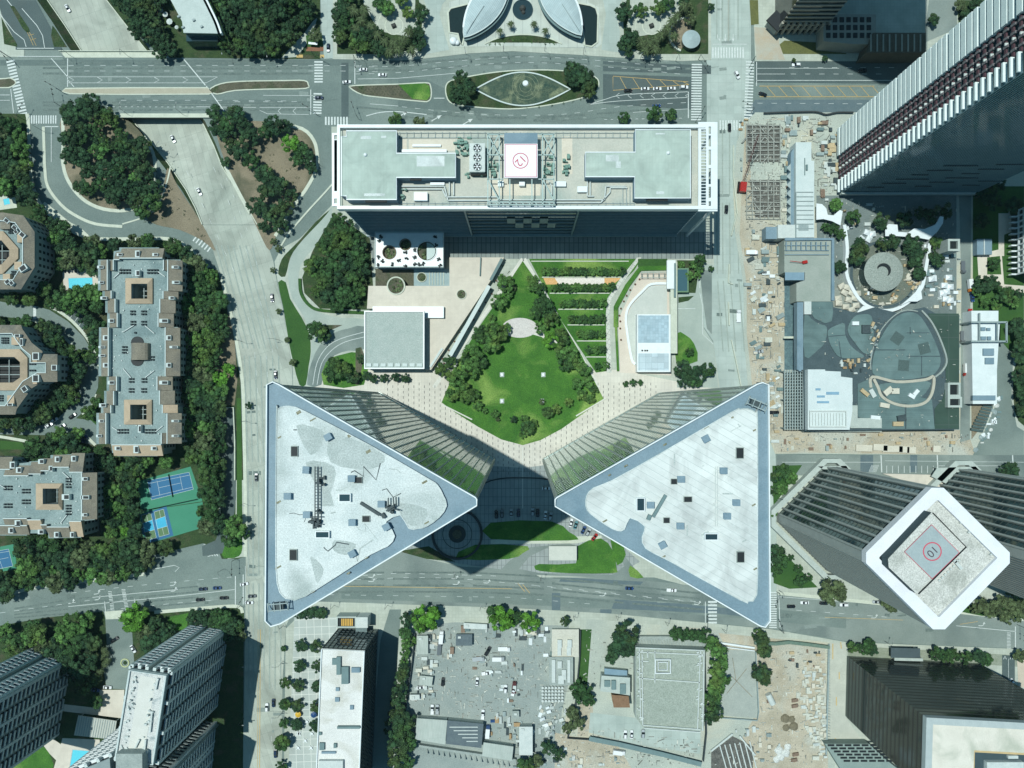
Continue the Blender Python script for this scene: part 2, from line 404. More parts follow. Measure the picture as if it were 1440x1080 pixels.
poly_patch([[(0,84),(480,84),(560,88),(560,96),(480,92),(0,92)],[(170,140),(400,140),(400,146),(170,146)],[(560,110),(600,112),(700,160),(560,150)]], mat('asphalt_track',(.11,.15,.14),(.14,.185,.17),.2,.9,fine=.15), RZ + .008)
for pts in ([(1062,140),(1300,140),(1300,160),(1046,165)], [(1210,640),(1228,640),(1228,664),(1210,664)], [(1280,640),(1290,640),(1290,664),(1280,664)]): sheet('road_patch', pts, M_PATCH, RZ + .012)
# grey truck lane beside the fenced site, condo street, driveways
# ------------------------------------------------------------------ kerbed blocks (pavement level 0)
slab('pavement', [(-300,158),(38,160),(40,176),(42,232),(45,262),(57,287),(75,306),(92,319),(112,330),(140,336),(237,336),(262,346),(294,376),(306,380),(318,432),(328,477),(338,537),(340,600),(343,700),(343,783),(335,786),(312,786),(306,772),(286,764),(214,781),(205,808),(120,818),(40,829),(0,842),(-300,880)], M_BEDG)
slab('pavement', [(-300,915),(0,880),(60,869),(145,860),(148,870),(172,868),(172,860),(217,860),(300,853),(335,852),(343,862),(341,1180),(-300,1180)], M_BEDG)
slab('pavement', [(-300,-150),(-8,-150),(-30,-80),(6,-20),(22,2),(34,70),(34,80),(-300,80)], M_WALK)
slab('pavement', [(222,74),(175,30),(152,0),(110,-85),(450,-85),(450,83),(240,81)], M_BEDG)
slab('pavement', [(468,-90),(1000,-90),(1000,84),(960,86),(900,83),(810,77),(720,72),(660,75),(600,82),(560,85),(468,83)], M_WALK)
slab('pavement', [(1056,-90),(1700,-90),(1700,86),(1062,86)], M_WALK)
slab('pavement', [(1062,158),(1700,158),(1700,632),(1370,640),(1090,638),(1052,545),(1046,470),(1046,400),(1034,330),(1031,270),(1036,200),(1046,176)], M_SANDG)
slab('pavement', [(1092,668),(1700,680),(1700,885),(1440,871),(1260,851),(1092,834)], M_WALK)
slab('pavement', [(402,884),(440,847),(450,846),(720,855),(860,863),(1085,885),(1190,903),(1440,913),(1700,930),(1700,1180),(398,1180)], M_WALK)
# interchange greens
slab('pavement', smooth_px([(86,166),(88,200),(87,225),(92,248),(104,268),(122,284),(146,294),(176,296),(200,287),(211,268),(218,240),(215,215),(202,192),(190,178),(172,167),(120,163)], 3, True), M_DIRT)
slab('pavement', smooth_px([(236,236),(250,262),(280,308),(303,352),(284,338),(252,323),(220,316),(206,305),(220,288),(230,262)], 3, True), M_DIRT)
slab('pavement', smooth_px([(304,178),(330,170),(390,172),(425,180),(441,196),(447,217),(446,238),(430,268),(406,300),(388,332),(379,352),(366,330),(352,300),(340,275),(318,232)], 3, True), M_DIRT)
# centre block
slab('pavement', [(466,178),(1002,174),(1004,180),(1004,372),(985,415),(990,462),(1003,482),(1012,545),(1024,700),(1034,812),(1034,826),(960,822),(920,812),(760,812),(740,800),(650,797),(600,786),(575,768),(560,775),(412,795),(412,520),(405,480),(398,430),(391,400),(386,368),(395,350),(422,335),(467,288)], M_WALK)
# medians
def island(pts, m, k=3, kerb=True, name='median', gap=1.6):
    sp = smooth_px(pts, k, True) if k > 1 else pts
    slab(name, sp, M_KERB, 0.0)
    cx = sum(p[0] for p in sp) / len(sp); cy = sum(p[1] for p in sp) / len(sp); q = []
    n = len(sp)
    for i in range(n):
        a = Vector(sp[i - 1]); b = Vector(sp[(i + 1) % n]); d = (b - a); d = d.normalized() if d.length else Vector((1, 0)); nn = Vector((-d.y, d.x))
        p = Vector(sp[i]); c = p + nn * gap
        if not inside(c.x, c.y, sp): c = p - nn * gap
        q.append((c.x, c.y) if inside(c.x, c.y, sp) else (p.x, p.y))
    sheet('planting_bed' if m in (M_BED, M_BEDG) else 'grass_strip', q, m, .014)
    return q
M_BRK = mat('median_tan_paving', (.36,.345,.26), (.42,.40,.31), .3, .9, fine=.12)
island([(86,129),(92,123.5),(180,122.5),(292,122.5),(300,130),(294,133),(170,133.5),(98,132.5)], M_BRK, 1)
island([(294,126),(310,117),(340,113.5),(400,112.5),(428,112.5),(434,118),(430,125),(380,126),(330,128),(305,133)], M_BED)
island([(-60,110),(0,110),(15,109),(23,116),(15,123),(0,124),(-60,124)], M_BED)
island([(492,124),(498,119.5),(560,117.5),(598,115.5),(606,120),(607,136),(602,143),(590,143),(540,138),(510,134)], M_BED)
island([(626,130),(628,117),(640,111),(680,103),(720,98.5),(770,97.5),(815,101),(838,108),(843,118),(838,130),(820,138),(780,147),(730,153.5),(690,153),(650,149),(632,144)], M_BEDG)
sheet('grass_strip', [(560,118.8),(598,117),(604,121),(605,135),(600,141),(580,139)], M_LAWN, .022)
# ring road dividers
dv = MB()
dv.strip([P(*q) for q in smooth_px([(61,178),(62,210),(63,235),(67,262),(86,288),(108,304),(135,315),(172,318.5)], 4)], 1.6, GZ, 0.02)
dv.strip([P(*q) for q in smooth_px([(240,233),(233,262),(222,288),(205,304),(172,315)], 4)], .8, GZ, 0.02)
struct('road_divider', dv, M_KERB)
dv = MB()
dv.strip([P(*q) for q in smooth_px([(470,256),(452,276),(430,300),(405,330),(392,352)], 4)], .9, GZ, 0.1)
struct('road_divider', dv, M_KERB)
# kerb lines of the big blocks (pale concrete edge)
kb = MB()
for l in ([(46,262),(57,287.5),(75,306),(92,319),(112,330),(140,336),(200,335.6),(237,336),(262,346),(294,376)], [(38,160),(40,176),(42,232),(46,262)], [(312,392),(322,432),(332,477),(341,537),(343,600),(345,700),(345,783)],
          [(88,166),(89,200),(88,225),(93,248),(105,268),(122,284),(146,294),(176,296),(200,287),(211,268),(218,240),(215,215),(202,192)],
          [(390,173),(425,181),(441,197),(446,217),(445,238),(429,268),(405,300),(387,332)], [(312,225),(338,275),(352,300)],
          [(0,841),(40,828),(120,817),(205,807)], [(217,861),(300,854),(335,853),(341,862)], [(1094,834),(1260,851),(1440,871)]):
    kb.strip([P(*q) for q in smooth_px(l, 3)], 1.9, .0, .04)
kb.strip([P(*q) for q in smooth_px([(60,287),(92,313),(118,326)], 3)][0:1] + [P(*q) for q in [(96,316),(110,323),(122,334)]], 3.5, 0, .03)
struct('kerb', kb, M_KERB)
# ------------------------------------------------------------------ markings
wm = MB(); ym = MB(); MZ = GZ + .125
def line(pts, w=.25, on=None, off=None, b=wm, z=MZ, sm=0):
    q = [P(*p) for p in (smooth_px(pts, 4) if sm else pts)]
    if on is None: b.strip(q, w, z); return
    L = [0]
    for i in range(len(q) - 1): L.append(L[-1] + (q[i + 1] - q[i]).length)
    def at(s):
        for i in range(len(q) - 1):
            if s <= L[i + 1]: return q[i].lerp(q[i + 1], (s - L[i]) / max(L[i + 1] - L[i], 1e-6))
        return q[-1]
    s = 0
    while s + on < L[-1]:
        b.strip([at(s), at(s + on)], w, z); s += on + off
def zebra(a, b, wd, n, z=MZ, w=.55, m=wm):
    """stripes spread from a to b, each of length wd across"""
    A, B = P(*a), P(*b); d = (B - A); u = d.normalized(); nn = Vector((-u.y, u.x, 0))
    for i in range(n):
        c = A + d * ((i + .5) / n)
        m.strip([c - nn * wd / 2, c + nn * wd / 2], d.length / n * w, z)
def arrow(x, y, ang, s=1.0, turn=0, m=wm, z=MZ):
    c = P(x, y); ca, sa = math.cos(math.radians(ang)), math.sin(math.radians(ang))
    def q(u, v): return Vector((c.x + (u * ca - v * sa) * s, c.y + (u * sa + v * ca) * s, z))
    if not turn:
        m.add([q(-2.4,-.18), q(.6,-.18), q(.6,.18), q(-2.4,.18)], [(0,1,2,3)]); m.add([q(.5,-.8), q(2.4,0), q(.5,.8)], [(0,1,2)])
    else:
        m.strip([q(-2,0), q(0,0), q(.9,.5*turn), q(1.1,1.2*turn)], .36*s, z); m.add([q(.4,1.1*turn), q(1.2,2.2*turn), q(1.9,1.1*turn)], [(0,1,2)] if turn < 0 else [(0,2,1)])
for y0, y1 in ((92,92),(99.8,99.8)):
    line([(96,y0),(480,y1),(540,y1+1)], .2, 3, 6)
line([(95,108),(306,108)], .22); line([(95,116.5),(290,116.5),(306,108)], .22); line([(95,82),(95,122)], .45); line([(72,82),(95,108)], .4); line([(95,112),(104,122)], .35)
for x in (97,137,177,217,257): line([(x,108.5),(x+7,112.5),(x,116)], .28)
line([(170,141),(300,141),(420,142)], .2, 3, 6); line([(150,150),(280,150.5)], .25, 1.2, 2.2); line([(276,150),(360,151)], .25)
line([(370,134),(440,134.5)], .22); line([(365,151),(435,151)], .22); line([(365,155),(376,160),(434,161)], .22); line([(437,126),(437,161)], .45)
for x in (391,412): line([(x+4,152),(x,156),(x+4,160)], .28)
line([(330,143),(435,143)], .2, 3, 5)
zebra((14,84),(33,162),4.6,18); zebra((36,168),(80,168),4.6,13); line([(15,125),(19,159)], .4); line([(63,178),(82,178)], .5); line([(72,178),(72,228)], .3); line([(0,133.5),(14,133.5)], .3)
line([(-60,141),(14,141)], .25)
zebra((448,85),(448,117),4.8,8); zebra((447,130),(446,161),4.8,8); zebra((456,170),(490,170),4.6,8); zebra((458,76),(483,76),5,6); line([(499,86),(499,118)], .45)
line([(500,94),(560,93),(640,86),(720,80),(800,82),(900,90),(972,96)], .2, 3, 4.5, sm=1); line([(500,104),(560,102),(640,94),(720,88),(800,90),(900,98),(972,106)], .2, 3, 4.5, sm=1)
line([(503,111),(560,110),(640,103),(655,101)], .25)
line([(520,146),(560,149)], .25); line([(565,150),(640,158),(720,162),(800,160),(870,150),(968,144)], .2, 3, 4.5, sm=1)
line([(515,163),(535,158),(560,157),(600,161)], .45, sm=1); line([(610,138),(625,138)], .4)
for x, y in ((566,161),(614,166),(658,171)): arrow(x, y, 30, 1.35)
line([(828,147),(850,140),(880,133),(968,129)], .28, sm=1); line([(828,147),(870,142),(966,137)], .28, sm=1)
for x in (866,883,900,916,932,949,964): line([(x+5,131),(x,134.5),(x+5,138)], .25)
line([(968,129),(968,166)], .5); line([(890,158),(968,153)], .22); line([(850,168),(966,166)], .25, 1.5, 2)
line([(862,108),(862,127),(968,119)], .25, b=ym); line([(862,107),(968,115)], .25, b=ym)
for x in (872,890,909,928,946,960): line([(x, 108+(x-862)*.065),(x+9, 126-(x-862)*.07)], .25, b=ym)
zebra((980,89),(979,170),5.8,22); zebra((989,74),(1047,74),6,15); zebra((1055,85),(1052,168),4.6,20); zebra((1011,176),(1046,176),5.5,9)
for x in (1013,1024,1035): line([(x,0),(x,58)], .15); 
line([(1002,62),(1050,62)], .4); line([(1024,0),(1024,58)], .2, b=ym)
for x in (1009,1020,1031): arrow(x, 53, -90, .9, 1 if x == 1009 else 0)
# east arm
line([(1064,87),(1064,121)], .4); line([(1064,96),(1180,96)], .2); line([(1064,104),(1104,104)], .22); line([(1112,104),(1240,104)], .2, 3, 5); line([(1064,113),(1260,113)], .3); line([(1110,95),(1260,95)], .2, 3, 5)
line([(1068,121),(1230,121)], .3, b=ym); line([(1068,136),(1230,136)], .3, b=ym)
for i in range(10): line([(1078+16.5*i,121),(1091+16.5*i,136)], .25, b=ym)
line([(1065,145),(1220,146)], .2, 3, 5)
# concrete west boulevard
line([(318,250),(350,330),(372,410),(384,500),(386,700)], .15, 2, 8); line([(262,240),(300,320),(338,400),(357,480),(366,600),(366,760)], .18, 3, 7)
line([(300,235),(322,285),(350,360),(370,440),(377,540)], .15, 3, 7); line([(366,885),(365,1080)], .35, b=ym); line([(363,885),(362,1080)], .2, b=ym)
line([(352,885),(351,1080)], .15, 3, 7); line([(384,885),(381,1080)], .15, 3, 7)
# lower-left boulevard
line([(100,834),(170,826),(250,818),(330,811)], .2, 3, 5, sm=1); line([(96,853),(250,838),(330,829)], .28, sm=1); line([(130,840),(250,829)], .28); line([(150,858),(250,848),(330,842)], .2, 3, 5, sm=1); line([(0,862),(100,848),(140,842)], .2, 3, 5)
line([(331,810),(331,852)], .5); line([(342,808),(342,850)], .5); line([(345,796),(345,852)], .2)
line([(147,846),(149,866)], .4); line([(189,842),(190,852)], .35)
for x, y in ((101,848),(137,835),(138,843),(244,823),(245,831)): arrow(x, y, 8, 1.0, 1)
for i in range(8): line([(152+.6*i, 832+4.3*i),(157+.6*i, 832+4.3*i),(157+.6*i,834.4+4.3*i),(152+.6*i,834.4+4.3*i)], .3)
for i in range(8): line([(171+.7*i, 829+4*i),(176+.7*i, 829+4*i),(176+.7*i,831+4*i),(171+.7*i,831+4*i)], .3)
for i in range(4): line([(287+3.4*i,765),(296+3.4*i,782)], .5)
line([(286,766),(298,762),(304,780)], .3); line([(292,783),(302,779)], .3); line([(218,800),(245,795),(252,798),(246,804)], .3)
zebra((272,334),(296,352),3.4,6, w=.4); line([(326,690),(326,725)], .3)
# south boulevard
line([(470,812),(560,806),(700,810)], .2, 3, 5); line([(455,818),(600,812),(740,822),(900,838),(1000,848)], .2, 3, 6, sm=1); line([(460,824),(720,828)], .25, b=ym); line([(440,836),(720,840),(850,851)], .18, 3, 6)
line([(730,820),(800,829),(1060,855)], .18, 3, 6, sm=1)
for x, y in ((523,812),(523,818),(640,814),(642,822),(685,820),(848,838),(981,850)): arrow(x, y, -5, 1.0, 1)
line([(992,846),(992,876)], .4); zebra((1002,844),(1002,878),5,7); zebra((1087,832),(1087,884),4.2,16); line([(1095,834),(1097,882)], .4)
line([(1094,839),(1240,850)], .22); line([(1120,858),(1250,868)], .2, 3, 5); line([(1160,868),(1270,872)], .2, b=ym); line([(1345,880),(1428,888)], .3); line([(1428,881),(1428,911)], .5); line([(1350,878),(1375,874)], .2, b=ym)
arrow(1230,869,0,1,1); arrow(1381,880,0,1,1)
for i in range(6): line([(1416,890+4*i),(1421,890+4*i),(1421,892+4*i),(1416,892+4*i)], .3)
line([(735,822),(745,834)], .3, b=ym); line([(728,820),(738,832)], .3, b=ym)
# east side street
for x in (1239,1318,1424): line([(x,640),(x+1,664)], .6)
for i in range(9): line([(1247+8.2*i,655),(1247+8.2*i,665)], .3)
for i in range(7): line([(1222+1.6*i,664),(1226+1.6*i,654)], .2)
line([(1100,650),(1240,650)], .2); line([(1245,648),(1440,650)], .18); line([(1320,655),(1420,655)], .2)
struct('road_markings', wm, M_WHITE); struct('road_markings', ym, M_YEL)

# wear: sealed cracks, tyre darkened tracks, square repairs
wr = MB(); wl = MB(); r = random.Random(77)
for y in (88, 95.5, 103, 143.5, 148, 154): line([(60,y),(300,y+.6),(440,y)], 1.0, 34, 5, wr, GZ + .1)
for l in ([(505,90),(600,87),(700,79),(800,80),(960,92)], [(505,99),(600,97),(700,89),(800,88),(960,101)], [(500,150),(640,163),(760,165),(960,150)]): line(l, 1.0, 28, 6, wr, GZ + .1, 1)
for dy in (0, 7, 14, 21): line([(20,856 + dy*.6),(140,838 + dy),(330,820 + dy*1.1)], .9, 30, 7, wr, GZ + .1, 1)
for dy in (0, 9, 18, 27): line([(440,806 + dy),(700,806 + dy),(860,822 + dy*.9),(1040,840 + dy*.8)], 1.0, 40, 5, wr, GZ + .1, 1)
wc = MB()
for dx in (0, 9, 20, 30, 41, 52, 63): line([(304 + dx*.8,345),(330 + dx*.8,450),(347 + dx*.75,560),(350 + dx*.7,1080)], .7, 60, 4, wc, GZ + .1, 1)
for x in (1008,1016,1026,1038): line([(x,-20),(x,85)], .7, 30, 3, wc, GZ + .1); line([(x,175),(x,365),(x + 4,470),(x + 22,560)], .7, 40, 4, wc, GZ + .1)
for i in range(120):
    x, y = r.choice(((r.uniform(90,440), r.uniform(84,158)), (r.uniform(500,980), r.uniform(84,104)), (r.uniform(20,330), r.uniform(820,860)), (r.uniform(420,1060), r.uniform(812,850)), (r.uniform(348,395), r.uniform(420,1070)), (r.uniform(1010,1040), r.uniform(0,540)), (r.uniform(1100,1400), r.uniform(842,890)), (r.uniform(560,960), r.uniform(158,170))))
    c = P(x, y); (wr if i % 2 else wl).obox((c.x, c.y), r.uniform(1.2,7), r.uniform(.8,2.6), GZ + .085, GZ + .09 + i * .0001, r.choice((0,0,.1,-.1)))
    if i % 3 == 0: wr.strip([c + Vector((t*4 + r.uniform(-1,1), r.uniform(-1.2,1.2), 0)) for t in range(5)], .16, GZ + .11)
struct('road_wear', wr, mat('tyre_worn', (.10,.14,.13), (.17,.215,.195), .5, .9, fine=.3)); struct('road_wear', wl, mat('repair_pale', (.24,.29,.265), (.20,.25,.23), .5, .9, fine=.2))
struct('road_wear', wc, mat('concrete_worn', (.265,.32,.285), (.33,.385,.345), .3, .9, fine=.2))
# ------------------------------------------------------------------ centre block surfaces
lm('tall white parapet office roof', 735, 235); lm('round helipad number twelve', 733, 226); lm('left triangular tower', 500, 700); lm('right triangular tower', 950, 700)
sheet('plaza', [(436,540),(515,520),(870,520),(1000,546),(1024,700),(1030,780),(860,700),(780,652),(735,660),(690,656),(500,760),(425,760)], M_PLAZA, .012)
sheet('plaza', [(476,326),(1003,326),(1003,364),(628,364),(628,380),(527,380),(516,330)], gridmat('plaza_ribbed',(.20,.24,.23),(.26,.30,.28),(.10,.12,.12),2.6,30,0,.35,.1,cell=.06), .012)
sheet('courtyard_paving', [(560,775),(690,655),(735,658),(782,652),(800,700),(900,790),(860,812),(740,806),(600,786)], gridmat('court_paving',(.27,.31,.30),(.33,.37,.35),(.14,.16,.16),2.4,4.8,math.radians(0),.22,.08,cell=.05), .016)
cd = MB(); cd.strip([P(*q) for q in smooth_px([(645,700),(690,676),(735,672),(780,676),(815,695)], 4)], .7, .02, .28); struct('kerb', cd, mat('dark_kerb',(.05,.06,.06),rough=.7))
# drives, left side
drive = mat('drive_concrete', (.30,.36,.32), (.38,.44,.39), .08, .9, fine=.12)
sheet('driveway', smooth_px([(467,291),(440,322),(418,345),(408,365),(405,390),(411,420),(427,445),(438,480),(436,510),(431,541),(447,541),(452,500),(470,478),(512,470),(512,449),(480,447),(455,441),(438,432),(424,415),(420,395),(423,372),(440,350),(462,325)], 2, True), drive, .014)
sheet('driveway', smooth_px([(432,541),(438,510),(450,485),(470,468),(490,462),(512,459),(512,491),(490,493),(470,500),(457,515),(452,541)], 2, True), M_ASPHL, .02)
for l in ([(440,541),(446,510),(460,488),(480,476),(512,467)], [(446,541),(452,512),(466,493),(485,481),(512,474)]):
    k = MB(); k.strip([P(*q) for q in smooth_px(l, 4)], .3, .03); struct('road_markings', k, M_WHITE)
sheet('planting_bed', smooth_px([(464,295),(444,312),(422,337),(406,353),(396,365),(391,385),(401,389),(406,370),(412,355),(428,335),(450,312)], 2, True), M_BEDG, .02)
sheet('grass_strip', smooth_px([(391,397),(402,397),(408,420),(424,446),(435,470),(437,495),(434,515),(430,541),(421,541),(413,512),(406,480),(398,430)], 2, True), M_LAWND, .02)
for l in ([(422,392),(424,413),(436,430),(455,437),(512,440)],):
    k = MB(); k.strip([P(*q) for q in smooth_px(l, 4)], 1.7, 0, .8); single('hedge', k, M_LAWND, 'low curved bright green hedge along the driveway bend', 'hedge', P(440, 430))
sheet('lawn', smooth_px([(458,510),(475,500),(512,497),(512,541),(455,541)], 2, True), M_LAWN, .02)
sheet('planting_bed', [(470,300),(520,335),(527,436),(450,434),(428,412),(425,390),(440,352)], M_BEDG, .018)
for q in ([(447,457),(482,457),(452,470)], [(500,490),(508,488),(512,498),(505,541),(500,541)]): sheet('planting_bed', q, M_BED, .024)
# the park
lawn = [(735,367),(716,396),(700,422),(672,462),(645,508),(621,566),(640,580),(672,600),(705,618),(735,626),(760,619),(790,603),(825,578),(849,561),(838,540),(818,500),(790,452),(762,406)]
sheet('park_lawn', lawn, M_LAWN, .03)
pw = MB()
for a, b in (((735,364),(610,545)), ((737,364),(842,545))): pw.strip([P(*a), P(*b)], 2.1, .034)
pw.strip([P(622,569), P(664,590)], .7, 0, .5); pw.strip([P(852,560), P(810,585)], .7, 0, .5)
struct('garden_path', pw, mat('pale_path',(.55,.56,.50),(.62,.62,.56),.3,.9,fine=.1))
sheet('garden_path', [(731+25*math.cos(t*math.tau/28), 461+14*math.sin(t*math.tau/28)) for t in range(28)], mat('gravel_circle',(.52,.50,.48),(.60,.58,.55),.5,.95,fine=.2), .045)
sheet('garden_path', [(745,462),(770,466),(784,482),(778,488),(762,474),(748,470)], MATS['pale_path'], .04)
lm('pale oval park circle', 731, 461); lm('park lawn centre', 735, 545)
# terraced hedge garden
sheet('terrace_lawn', [(744,364),(902,364),(892,380),(870,402),(854,432),(853,522),(838,524),(790,452)], M_LAWN, .02)
sheet('garden_path', [(896,362),(902,362),(880,392),(860,420),(857,440),(860,524),(853,524),(852,440),(854,420),(872,392)], gridmat('path_slabs',(.50,.52,.46),(.56,.58,.52),(.30,.32,.29),2.4,2.4,math.radians(30),.22,.1,cell=.04), .03)
ws = MB()
for x0, x1, y in ((747,884,367.5),(762,876,390),(773,857,412.5),(785,848,435),(798,850,457),(811,853,479.5),(824,852,502)):
    ws.strip([P(x0,y), P(x1,y)], .55, .0, .45)
single('garden_wall', ws, M_KERB, 'low white parallel retaining walls between the hedge rows of the terraced garden', 'garden wall', P(800,430))
sheet('gravel_strip', [(764,391),(780,391),(788,400),(768,400)], mat('orange_gravel',(.62,.36,.14),(.66,.42,.2),.3,.9), .03)
sheet('gravel_strip', [(850,391),(874,391),(862,400),(850,400)], MATS['orange_gravel'], .03)
sheet('gravel_strip', [(780,391),(850,391),(850,400),(786,400)], mat('white_gravel',(.68,.64,.58),(.74,.70,.64),.3,.9), .03)
lm('terraced hedge garden', 812, 430); lm('orange and white gravel strip', 815, 395)
k = MB(); k.strip([P(938,377), P(900,378), P(882,402), P(866,432), P(866,460)], 2.6, 0, .9); k.strip([P(866,460), P(869,522)], 1.2, 0, .9)
single('hedge', k, M_LAWN, 'clipped bright green hedge bending round the tan pool terrace', 'hedge', P(880,420))
k = MB(); k.strip([P(897,370), P(938,370)], 4.5, 0, .7); single('hedge', k, M_LAWND, 'darker planting strip behind the bright clipped hedge', 'hedge', P(915,370))
sheet('terrace', [(900,384),(940,382),(944,528),(872,524),(869,450)], mat('tan_deck',(.56,.50,.42),(.62,.56,.48),.1,.9,fine=.08), .022)
# drive court, east side
sheet('driveway', [(954,372),(1003,372),(985,415),(990,462),(1003,482),(1010,545),(952,545),(952,500)], drive, .014)
sheet('driveway', [(984,380),(1001,380),(1001,470),(994,462),(988,420)], M_ASPHL, .024)
sheet('planting_bed', [(952,366),(985,366),(978,412),(954,412)], M_BEDG, .02)
sheet('lawn', smooth_px([(951,469),(964,471),(976,483),(981,508),(951,510)], 2, True), M_LAWN, .03)
sheet('planting_bed', [(954,418),(976,416),(968,423),(954,426)], M_BEDG, .02)
for l in ([(984,412),(988,430),(988,470),(1003,484)], [(984,380),(984,405)], [(953,434),(978,434)]):
    k = MB(); k.strip([P(*q) for q in l], .3, .04); struct('road_markings', k, M_WHITE)
# front court south of towers
sheet('planting_bed', [(560,775),(603,768),(640,790),(600,786)], M_BEDG, .02)
for q in ([(752,799),(758,793),(810,792),(812,768),(845,757),(862,775),(867,800),(862,806),(800,806),(760,803)], [(886,795),(905,812),(886,811)], [(690,735),(775,733),(800,748),(812,756),(800,760),(690,758)], [(668,766),(742,768),(735,778),(715,786),(640,786)], [(858,756),(872,762),(880,780),(868,795)]):
    sheet('lawn', smooth_px(q, 2, True), M_LAWN, .03)
sheet('driveway', smooth_px([(742,770),(800,764),(812,768),(770,770),(745,782),(730,800),(760,806),(862,808),(878,796),(866,770),(845,752),(852,748),(885,790),(905,815),(700,806),(715,790)], 1), M_ASPHL, .024)
sheet('driveway', [(690,759),(846,753),(846,757),(812,764),(690,765)], M_KERB, .028)
k = MB()
for i in range(52):
    for j in range(17):
        x, y = 545 + i*7.4, 540 + j*7.6 + (i % 2)*3.8; k.box(P(x,y).x-.16, P(x,y).y-.75, P(x,y).x+.16, P(x,y).y+.75, .05, .06)
struct('paving_inlay', k, mat('inlay_dark', (.16,.16,.15), fine=.1))
k = MB(); k.strip([P(735,628), P(735,715)], .45, .05, .09); struct('kerb', k, MATS['pale_path'])
# west housing estate
sheet('garden_path', [(0,424),(18,427),(50,430),(70,436),(96,452),(118,474),(131,496),(139,520),(138,545),(128,570),(105,590),(80,605),(70,612),(-40,610),(-40,600),(60,598),(80,590),(100,570),(112,548),(116,526),(112,500),(98,478),(76,460),(50,450),(0,445),(-60,445),(-60,424)], M_ASPH, .014)
sheet('driveway', [(68,598),(105,588),(136,592),(136,626),(110,622),(70,612)], M_ASPH, .018)
sheet('driveway', [(88,440),(104,432),(126,452),(114,468)], M_ASPHD, .02)
k = MB()
for i in range(5): k.strip([P(91+6.2*i,444+5.3*i), P(97+6.2*i,436+5.3*i)], .25, .03)
k.strip([P(49,431), P(49,449)], 1.6, .03)
struct('road_markings', k, M_WHITE)
k = MB()
for l in ([(68,430),(88,441),(108,458),(128,484),(139,515)], [(-20,613),(0,614),(40,621)], [(115,582),(128,568),(134,554)], [(118,610),(134,626)], [(40,448),(80,465),(104,490),(113,512)]): k.strip([P(*q) for q in smooth_px(l, 3)], 1.6, 0, .06)
struct('kerb', k, M_KERB)
for q in ([(121,585),(136,560),(138,600)], [(-20,618),(30,622),(40,632),(-20,632)], [(162,742),(186,742),(186,760),(165,758)], [(155,700),(168,745),(150,748)]): sheet('lawn', q, M_LAWND, .02)
sheet('pool_terrace', [(88,384),(94,378),(140,378),(141,408),(90,408)], M_TAN, .02)
# garage ramp (walled trench look) east of the housing
sheet('driveway', [(303,573),(329,573),(331,650),(332,700),(327,745),(314,778),(285,782),(284,768),(303,760),(312,735),(309,650)], M_ASPHD, .02)
k = MB(); k.strip([P(*q) for q in [(303,573),(308,640),(310,735)]], .6, 0, 1.1); k.strip([P(*q) for q in [(303,573),(329,573),(331,620),(331,675)]], .6, 0, 1.1)
single('retaining_wall', k, M_KERB, 'low grey wall round the dark garage ramp beside the pale boulevard', 'wall', P(318,640))
sheet('pavement', [(332,675),(343,675),(343,783),(320,786),(326,765),(331,735)], M_WALK, .012)
sheet('grass_strip', [(333,560),(339,560),(341,740),(333,742)], M_LAWND, .02)
sheet('grass_strip', smooth_px([(312,780),(326,745),(338,740),(341,770),(336,782),(322,785)], 2, True), M_LAWN, .024)
sheet('dirt_patch', [(300,520),(310,470),(322,440),(330,480),(334,535),(330,570),(305,570)], M_DIRT, .014)
# tennis courts
M_GRN = mat('court_green', (.045,.21,.13), (.055,.24,.15), .1, .8, fine=.06)
M_BLU = mat('court_blue', (.035,.135,.25), (.04,.15,.28), .1, .8, fine=.06)
M_CYN = mat('court_cyan', (.06,.42,.62), rough=.8, fine=.05); M_OLV = mat('court_olive', (.11,.20,.10), rough=.8, fine=.05)
tc = root('tennis_court', 'green tennis court with one large blue playing field, upper of the two', 'tennis court', P(240,690)); lm('blue tennis court', 240, 684)
part('surface', MB().prism(PL([(193,677),(268,656),(285,705),(198,718)]), 0, .03), M_GRN, tc)
part('playing_field', MB().prism(PL([(207,676),(266,664),(272,688),(213,703)]), .03, .04), M_BLU, tc)
def ln(l, w=.14, z=.05):
    k = MB()
    for a, b in l: k.strip([P(*a), P(*b)], w, z)
    return k
part('court_lines', ln([((207,676),(266,664)),((266,664),(272,688)),((272,688),(213,703)),((213,703),(207,676)),((209,680),(267,668)),((212,699),(271,685)),((221,676),(225,697)),((253,669),(257,689)),((223,686),(255,679))]), M_WHITE, tc)
part('net', MB().beam(P(237,667,.5), P(243,699,.5), .1, 1.0), mat('net_dark',(.02,.02,.02)), tc)
tc2 = root('pickleball_court', 'green court pair with cyan and olive striped fields, lower of the two', 'ball court', P(230,735)); lm('striped cyan ball courts', 225, 733)
part('surface', MB().prism(PL([(196,719),(285,706),(285,742),(215,763),(198,752)]), 0, .03), M_GRN, tc2)
part('playing_field', MB().prism(PL([(198,724),(234,712),(244,753),(212,763),(200,750)]), .03, .04), M_BLU, tc2)
